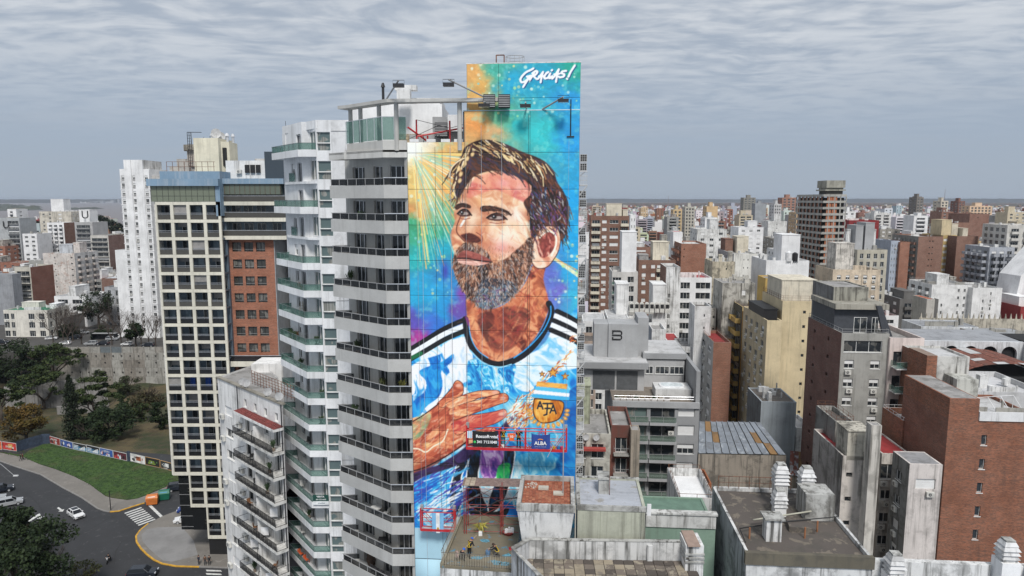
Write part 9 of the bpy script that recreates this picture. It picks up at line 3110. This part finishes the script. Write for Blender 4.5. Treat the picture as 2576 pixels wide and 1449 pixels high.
for c in ind:
 sc_,X,Y,w_,d_,h,z0,u,vt,hid = c
 wi,ri = crnd.choice(WBAG),crnd.choice(RBAG)
 cname,cmat,_ = WALLS[wi]
 rname,rmat,_ = ROOFS[ri]
 nb_ = max(1,int(w_ / 4.2))
 style = crnd.random()
 if h < 9:
  cols,fn = (E(nb_,.45,'m'),'shuttered windows') if style < .6 else ((),'blank walls')
 elif style < .30:
  cols,fn = E(max(1,nb_ - 1),.62,'B'),'stacked balconies'
 elif style < .62:
  cols,fn = E(nb_,.42,'m'),'rows of windows'
 elif style < .80:
  cols,fn = E(max(1,nb_ - 1),.7,'W'),'wide windows'
 else:
  cols,fn = [(.45,.5,'l')],'a bare party wall'
 ex,en = [],[]
 if h > 9:
  x0 = crnd.uniform(.08,.5)
  ex.append(('box',x0,x0 + crnd.uniform(.2,.4),.2,crnd.uniform(.5,.8),crnd.uniform(2.4,5.5),crnd.choice([None,STW,CLEANWHITE,BLKST]),'stair_head'))
  en.append('stair head')
  if crnd.random() < .45:
   ex.append(('tank',crnd.uniform(.6,.85),.5,crnd.uniform(.6,1.0),crnd.uniform(1.4,2.4),crnd.choice([ACW,simple((.03,.03,.03)),simple((.5,.5,.5))])))
   en = ['water tank']
  if crnd.random() < .4:
   ex.append(('chimney',crnd.uniform(.1,.9),crnd.uniform(.1,.4),.4,crnd.uniform(1,3),STW))
  if crnd.random() < .3:
   ex.append(('mast',crnd.uniform(.1,.9),.6,crnd.uniform(3,6)))
 size = 'low' if h < 10 else 'mid-rise' if h < 22 else 'tall'
 lk = sorted(LMK,key=lambda m: abs(m[1] - u) * 300 / 1000 + abs(m[2] - Y) * .5)
 tries = []
 for m in lk[:4]:
  rel = 'behind' if Y > m[2] * 1.25 and abs(u - m[1]) < 60 else 'before' if Y < m[2] * .8 and abs(u - m[1]) < 60 else ('far ' if abs(u - m[1]) > 130 else '') + ('right of' if u > m[1] else 'left of')
  for tail in (fn,(en[0] if en else rname),rname):
   tries.append(f'{size} {cname} block with {tail}, {rel} {m[0]}')
 lab = next((t_ for t_ in tries if t_ not in used_labels and len(t_.split()) < 17),None)
 if lab is None:
  lab = next((f'{size} {cname} block, {rname}, {q} {m[0]}' for m in lk[:8] for q in (('behind','well behind','far behind') if Y > m[2] else ('in front of','well in front of','far in front of')) if f'{size} {cname} block, {rname}, {q} {m[0]}' not in used_labels),'small block in the crowded middle distance')
 used_labels[lab] = 1
 side = E(3,.4,'m') if crnd.random() < .4 and h > 9 else ()
 gbw(lab,X,Y,w_,d_,h,cmat,cols=cols,side=side,roof=rmat,extras=ex,z0=z0,name='house' if h < 9 else 'apartment_building',cat='house' if h < 9 else 'building',joined=True,foot=False,
  acp=.1 if Y < 320 else 0,seed=int(X * 7 + Y),group='city blocks in the middle distance',fh=crnd.uniform(2.7,3.1),zmin=max(0,h - 30),right=(u < 1288),bd=1.0)
# everything farther: one mesh of many small houses, coloured per house
V,F,Cc = [],[],[]
PAL = [(.74,.74,.73),(.74,.74,.73),(.68,.67,.64),(.60,.55,.44),(.55,.42,.28),(.36,.35,.34),(.30,.15,.10),(.34,.14,.09),(.28,.10,.07),(.2,.19,.18),(.42,.46,.5),(.25,.04,.04),(.5,.5,.49),(.76,.76,.76)]
def fbox(x0,x1,y0,y1,z0,z1,col,rc):
 n = len(V)
 P = [(x0,y0),(x1,y0),(x1,y1),(x0,y1)]
 P = [(x * ca + y * sa,-x * sa + y * ca) for x,y in P]
 V.extend([(a,b,z0) for a,b in P] + [(a,b,z1) for a,b in P])
 F.extend([(n,n + 1,n + 5,n + 4),(n + 1,n + 2,n + 6,n + 5),(n + 3,n,n + 4,n + 7),(n + 4,n + 5,n + 6,n + 7)])
 Cc.extend([col,col,col,rc])
def fwin(x0,x1,y,z0,z1,col=(.03,.035,.04)):
 n = len(V)
 P = [(x0,y),(x1,y)]
 P = [(x * ca + yy * sa,-x * sa + yy * ca) for x,yy in P]
 V.extend([(P[0][0],P[0][1],z0),(P[1][0],P[1][1],z0),(P[1][0],P[1][1],z1),(P[0][0],P[0][1],z1)])
 F.append((n,n + 1,n + 2,n + 3))
 Cc.append(col)
for c in rest:
 sc_,X,Y,w_,d_,h,z0,u,vt,hid = c
 lx,ly = X * ca - Y * sa,X * sa + Y * ca
 col = tuple(k * crnd.uniform(.8,1.05) for k in crnd.choice(PAL))
 rc = crnd.choice([(.3,.29,.28),(.55,.55,.55),(.14,.12,.11),(.28,.08,.05),(.4,.39,.38)])
 fbox(lx,lx + w_,ly,ly + d_,z0,z0 + h,col,rc)
 fbox(lx + .2,lx + w_ - .2,ly + .2,ly + .5,z0 + h - .01,z0 + h + .7,col,col)
 if h > 8 and Y < 2500:
  x0 = lx + crnd.uniform(.1,.5) * w_
  c2 = crnd.choice([col,(.74,.74,.73),(.4,.38,.35)])
  fbox(x0,x0 + w_ * crnd.uniform(.2,.45),ly + 3,ly + d_ * .6,z0 + h,z0 + h + crnd.uniform(2,5.5),c2,rc)
  for q in range(crnd.randint(0,3) if Y < 1400 else 0):
   xx,yy = lx + crnd.uniform(.05,.8) * w_,ly + crnd.uniform(.5,d_ * .7)
   fbox(xx,xx + crnd.uniform(.6,2.4),yy,yy + crnd.uniform(.6,2),z0 + h,z0 + h + crnd.uniform(1,3),crnd.choice([(.72,.72,.71),col,(.3,.29,.27)]),rc)
  if crnd.random() < .4:
   fbox(lx + w_ * .1,lx + w_ * .1 + 1.6,ly + 2,ly + 3.6,z0 + h,z0 + h + 2.5,(.6,.6,.6),(.5,.5,.5))
 if not hid and Y < 1500 and crnd.random() < .75:
  nf = int((h - 1) / 2.9)
  nc = max(1,int(w_ / 3.6))
  bal = crnd.random() < .4
  for k in range(min(nf,7)):
   z = z0 + h - 2.6 - k * 2.9
   if bal:
    fwin(lx + w_ * .1,lx + w_ * .9,ly - .03,z,z + 1.4)
    fbox(lx + w_ * .08,lx + w_ * .92,ly - 1.0,ly - .05,z - .9,z,tuple(min(.8,q * 1.1) for q in col),col)
   else:
    for i in range(nc):
     xa = lx + w_ * (i + .3) / nc
     fwin(xa,xa + 1.4,ly - .03,z,z + 1.3,(.03,.035,.04) if crnd.random() < .75 else (.6,.6,.6))
me = bpy.data.meshes.new('far_houses')
me.from_pydata(V,[],F)
at = me.color_attributes.new('paint','FLOAT_COLOR','CORNER')
cols_ = np.repeat(np.array(Cc,np.float32),4,axis=0)
at.data.foreach_set('color',np.hstack([cols_,np.ones((len(cols_),1),np.float32)]).ravel())
me.materials.append(vcolm(.9,name='far_walls'))
put('far_houses',me,None,kind='stuff')
# far woods, brown with winter, to the horizon; streets' trees among the houses
V,F,Cc = [],[],[]
def blob(x,y,z,rx,rz,col):
 n = len(V)
 k = 6
 a0 = crnd.uniform(0,1)
 V.extend([(x + rx * math.cos(a0 + 2 * math.pi * i / k) * crnd.uniform(.8,1.1),y + rx * math.sin(a0 + 2 * math.pi * i / k) * crnd.uniform(.8,1.1),z) for i in range(k)])
 V.extend([(x + .7 * rx * math.cos(a0 + 2 * math.pi * (i + .5) / k),y + .7 * rx * math.sin(a0 + 2 * math.pi * (i + .5) / k),z + rz * crnd.uniform(.5,.8)) for i in range(k)])
 V.append((x,y,z + rz))
 for i in range(k):
  j = (i + 1) % k
  F.append((n + i,n + j,n + k + i))
  F.append((n + j,n + k + j,n + k + i))
  F.append((n + k + i,n + k + j,n + 2 * k))
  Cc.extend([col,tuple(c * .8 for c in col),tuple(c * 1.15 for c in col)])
WOODC = [(.075,.042,.034),(.09,.05,.038),(.06,.038,.03),(.03,.035,.02),(.04,.042,.025),(.10,.05,.04)]
for i in range(24000):
 Y = 900 + 9000 * crnd.random() ** 1.5
 X = crnd.uniform(-.15,.85) * Y
 if X < 120 and Y < 1500:
  continue
 u = 1288 + FP * X / (Y * CP)
 if 400 < u < 1440:
  continue
 s = 1 + Y / 2500
 c = crnd.choice(WOODC)
 blob(X,Y,-.3,crnd.uniform(5,11) * s,crnd.uniform(7,13) * (1 if Y < 4000 else 1.3),c)
for i in range(700):
 Y = crnd.uniform(330,900)
 X = crnd.uniform(.05,.8) * Y
 if Y < 460 and any(a < X < b and c < Y < e for a,b,c,e in FOOT):
  continue
 blob(X,Y,0,crnd.uniform(1.5,3),crnd.uniform(4,8),crnd.choice(WOODC))
me = bpy.data.meshes.new('far_woodland')
me.from_pydata(V,[],F)
at = me.color_attributes.new('paint','FLOAT_COLOR','CORNER')
cols_ = np.repeat(np.array(Cc,np.float32),3,axis=0)
at.data.foreach_set('color',np.hstack([cols_,np.ones((len(cols_),1),np.float32)]).ravel())
me.materials.append(vcolm(.95,name='far_trees'))
put('far_woodland',me,None,kind='stuff')
# ------------------------------------------------------------------ land, river, islands
MB().prism([(-60,40),(30000,40),(30000,30000),(-1200,30000),(-40,1000),(-60,237)],-3,-.32).build('ground',plaster((.075,.068,.06),.3,0),None,kind='structure')
def watermat():
 m,nt,b,out = newmat('river_water')
 v = objvec(nt,False)
 n = noise(nt,vscale(nt,v,(.002,.0006,1)),1,4)
 c = mixc(nt,n,(.125,.095,.085),(.16,.125,.11))
 nt.links.new(c,b.inputs['Base Color'])
 b.inputs['Roughness'].default_value = .35
 w = noise(nt,v,.35,3)
 bp = NN(nt,'ShaderNodeBump',{'Strength': .3,'Distance': .3,'Height': w})
 nt.links.new(bp.outputs[0],b.inputs['Normal'])
 return m
MB().prism([(-26000,1151),(-41,1151),(-1205,30000),(-26000,30000)],-9,-7).build('river',watermat(),None,kind='structure')
MB().prism([(-9000,180),(-28,180),(-28,300),(-9000,300)],-9.5,-9).build('bank',ROUGH,None,kind='structure')
ISL = simple((.045,.05,.03),.95,mott=.4,scale=.01)
def island(pts,h,n):
 P = [G(u,v,-7) for u,v in pts]
 mb = MB()
 mb.prism([(p.x,p.y) for p in P],-7.5,-5.5)
 PX,PY = [p.x for p in P],[p.y for p in P]
 k = 0
 while k < n:
  x,y = crnd.uniform(min(PX),max(PX)),crnd.uniform(min(PY),max(PY))
  k += .2
  if inside(x,y,PX,PY):
   k += .8
   r = crnd.uniform(20,60)
   mb.cyl(x,y,-5.5,-5.5 + h * crnd.uniform(.5,1),r,r * .3,6)
 return mb.build('island',ISL,None,kind='structure')
island([(-200,531),(60,530),(108,528),(100,523),(70,519),(40,516),(-200,515)],22,160)
island([(150,528),(240,526),(262,525),(240,523.5),(160,524)],7,60)
island([(-400,508.5),(320,509),(330,506.6),(100,506),(-400,506)],34,160)
# grain terminal across the river
pq = G(296,511,-7)
gt2 = thing('port_silos','hazy grain silos and conveyor of a port across the river','port',(pq.x,pq.y,-7))
sm = simple((.32,.33,.35),.8)
k_ = pq.y / FP
for i,(x,w_,h_) in enumerate(((-45,9,6),(-30,12,4),(0,5,11),(8,5,11),(16,3,8),(-60,6,3),(22,6,10),(-18,8,7))):
 MB().box(x * k_,(x + w_) * k_,0,8 * k_,0,h_ * k_).build('silo',sm,gt2)
MB().tube([(-75 * k_,-5,2 * k_),(-35 * k_,-5,5 * k_)],.6 * k_,4).build('conveyor',sm,gt2)
for i,(u,v,c,lab) in enumerate(((177,510,(.35,.3,.3),'distant cargo ship on the river, leftmost'),(208,510.5,(.5,.5,.5),'distant pale ship in the middle of the river'),(220,511,(.45,.42,.4),'distant ship nearest the port silos'))):
 q = G(u,v,-7)
 s = q.y / FP
 sp = thing('cargo_ship',lab,'ship',(q.x,q.y,-7),0,'ships far out on the river')
 MB().prism([(-6 * s,-s),(5 * s,-s),(7 * s,0),(5 * s,s),(-6 * s,s)],0,1.4 * s,[(-6.3 * s,-s),(5.5 * s,-s),(7.6 * s,0),(5.5 * s,s),(-6.3 * s,s)]).build('hull',simple(c,.6),sp)
 MB().box(-5.5 * s,-3.5 * s,-.7 * s,.7 * s,1.4 * s,3.4 * s).build('bridge',CLEANWHITE,sp)
# far rise of land on the horizon
V,F = [],[]
nA = 220
for i in range(nA):
 a = math.radians(-50 + 100 * i / (nA - 1))
 r0 = 15500
 hgt = 14 + 16 * abs(math.sin(a * 7 + 1)) * (1 if a > 0 else .6) + crnd.uniform(0,8)
 V += [(r0 * math.sin(a),r0 * math.cos(a),-5),(r0 * math.sin(a),r0 * math.cos(a),40 + hgt),(r0 * 1.15 * math.sin(a),r0 * 1.15 * math.cos(a),-5)]
for i in range(nA - 1):
 F += [(3 * i,3 * i + 3,3 * i + 4,3 * i + 1),(3 * i + 1,3 * i + 4,3 * i + 5,3 * i + 2)]
me = bpy.data.meshes.new('hills')
me.from_pydata(V,[],F)
me.materials.append(simple((.05,.05,.045),.95,mott=.3,scale=.002))
put('hills',me,None,kind='structure')
# radio mast on the horizon
for u,vt_,Yq in ((2378,476,2500),(1682,492,3200)):
 q = W(u,vt_,Yq)
 ms_ = thing('radio_mast',('tall thin radio mast on the skyline right of the unfinished tower','thin radio mast on the skyline near the mural')[u < 2000],'mast',(q.x,Yq,0))
 MB().tube([(0,0,0),(0,0,q.z)],[1.6,.5],4).build('mast',simple((.25,.2,.2),.6),ms_)
# ------------------------------------------------------------------ haze
hz = MB().box(-26500,30500,-320,30500,-10.5,96).build('haze',None,None,kind='stuff')
hz.data.materials.clear()
hm = bpy.data.materials.new('haze')
hm.use_nodes = True
hn = hm.node_tree
hn.nodes.clear()
ho = hn.nodes.new('ShaderNodeOutputMaterial')
pv_ = hn.nodes.new('ShaderNodeVolumePrincipled')
pv_.inputs['Color'].default_value = (.80,.88,1.0,1)
pv_.inputs['Density'].default_value = 0.00005
pv_.inputs['Anisotropy'].default_value = 0.2
hn.links.new(pv_.outputs[0],ho.inputs['Volume'])
hz.data.materials.append(hm)
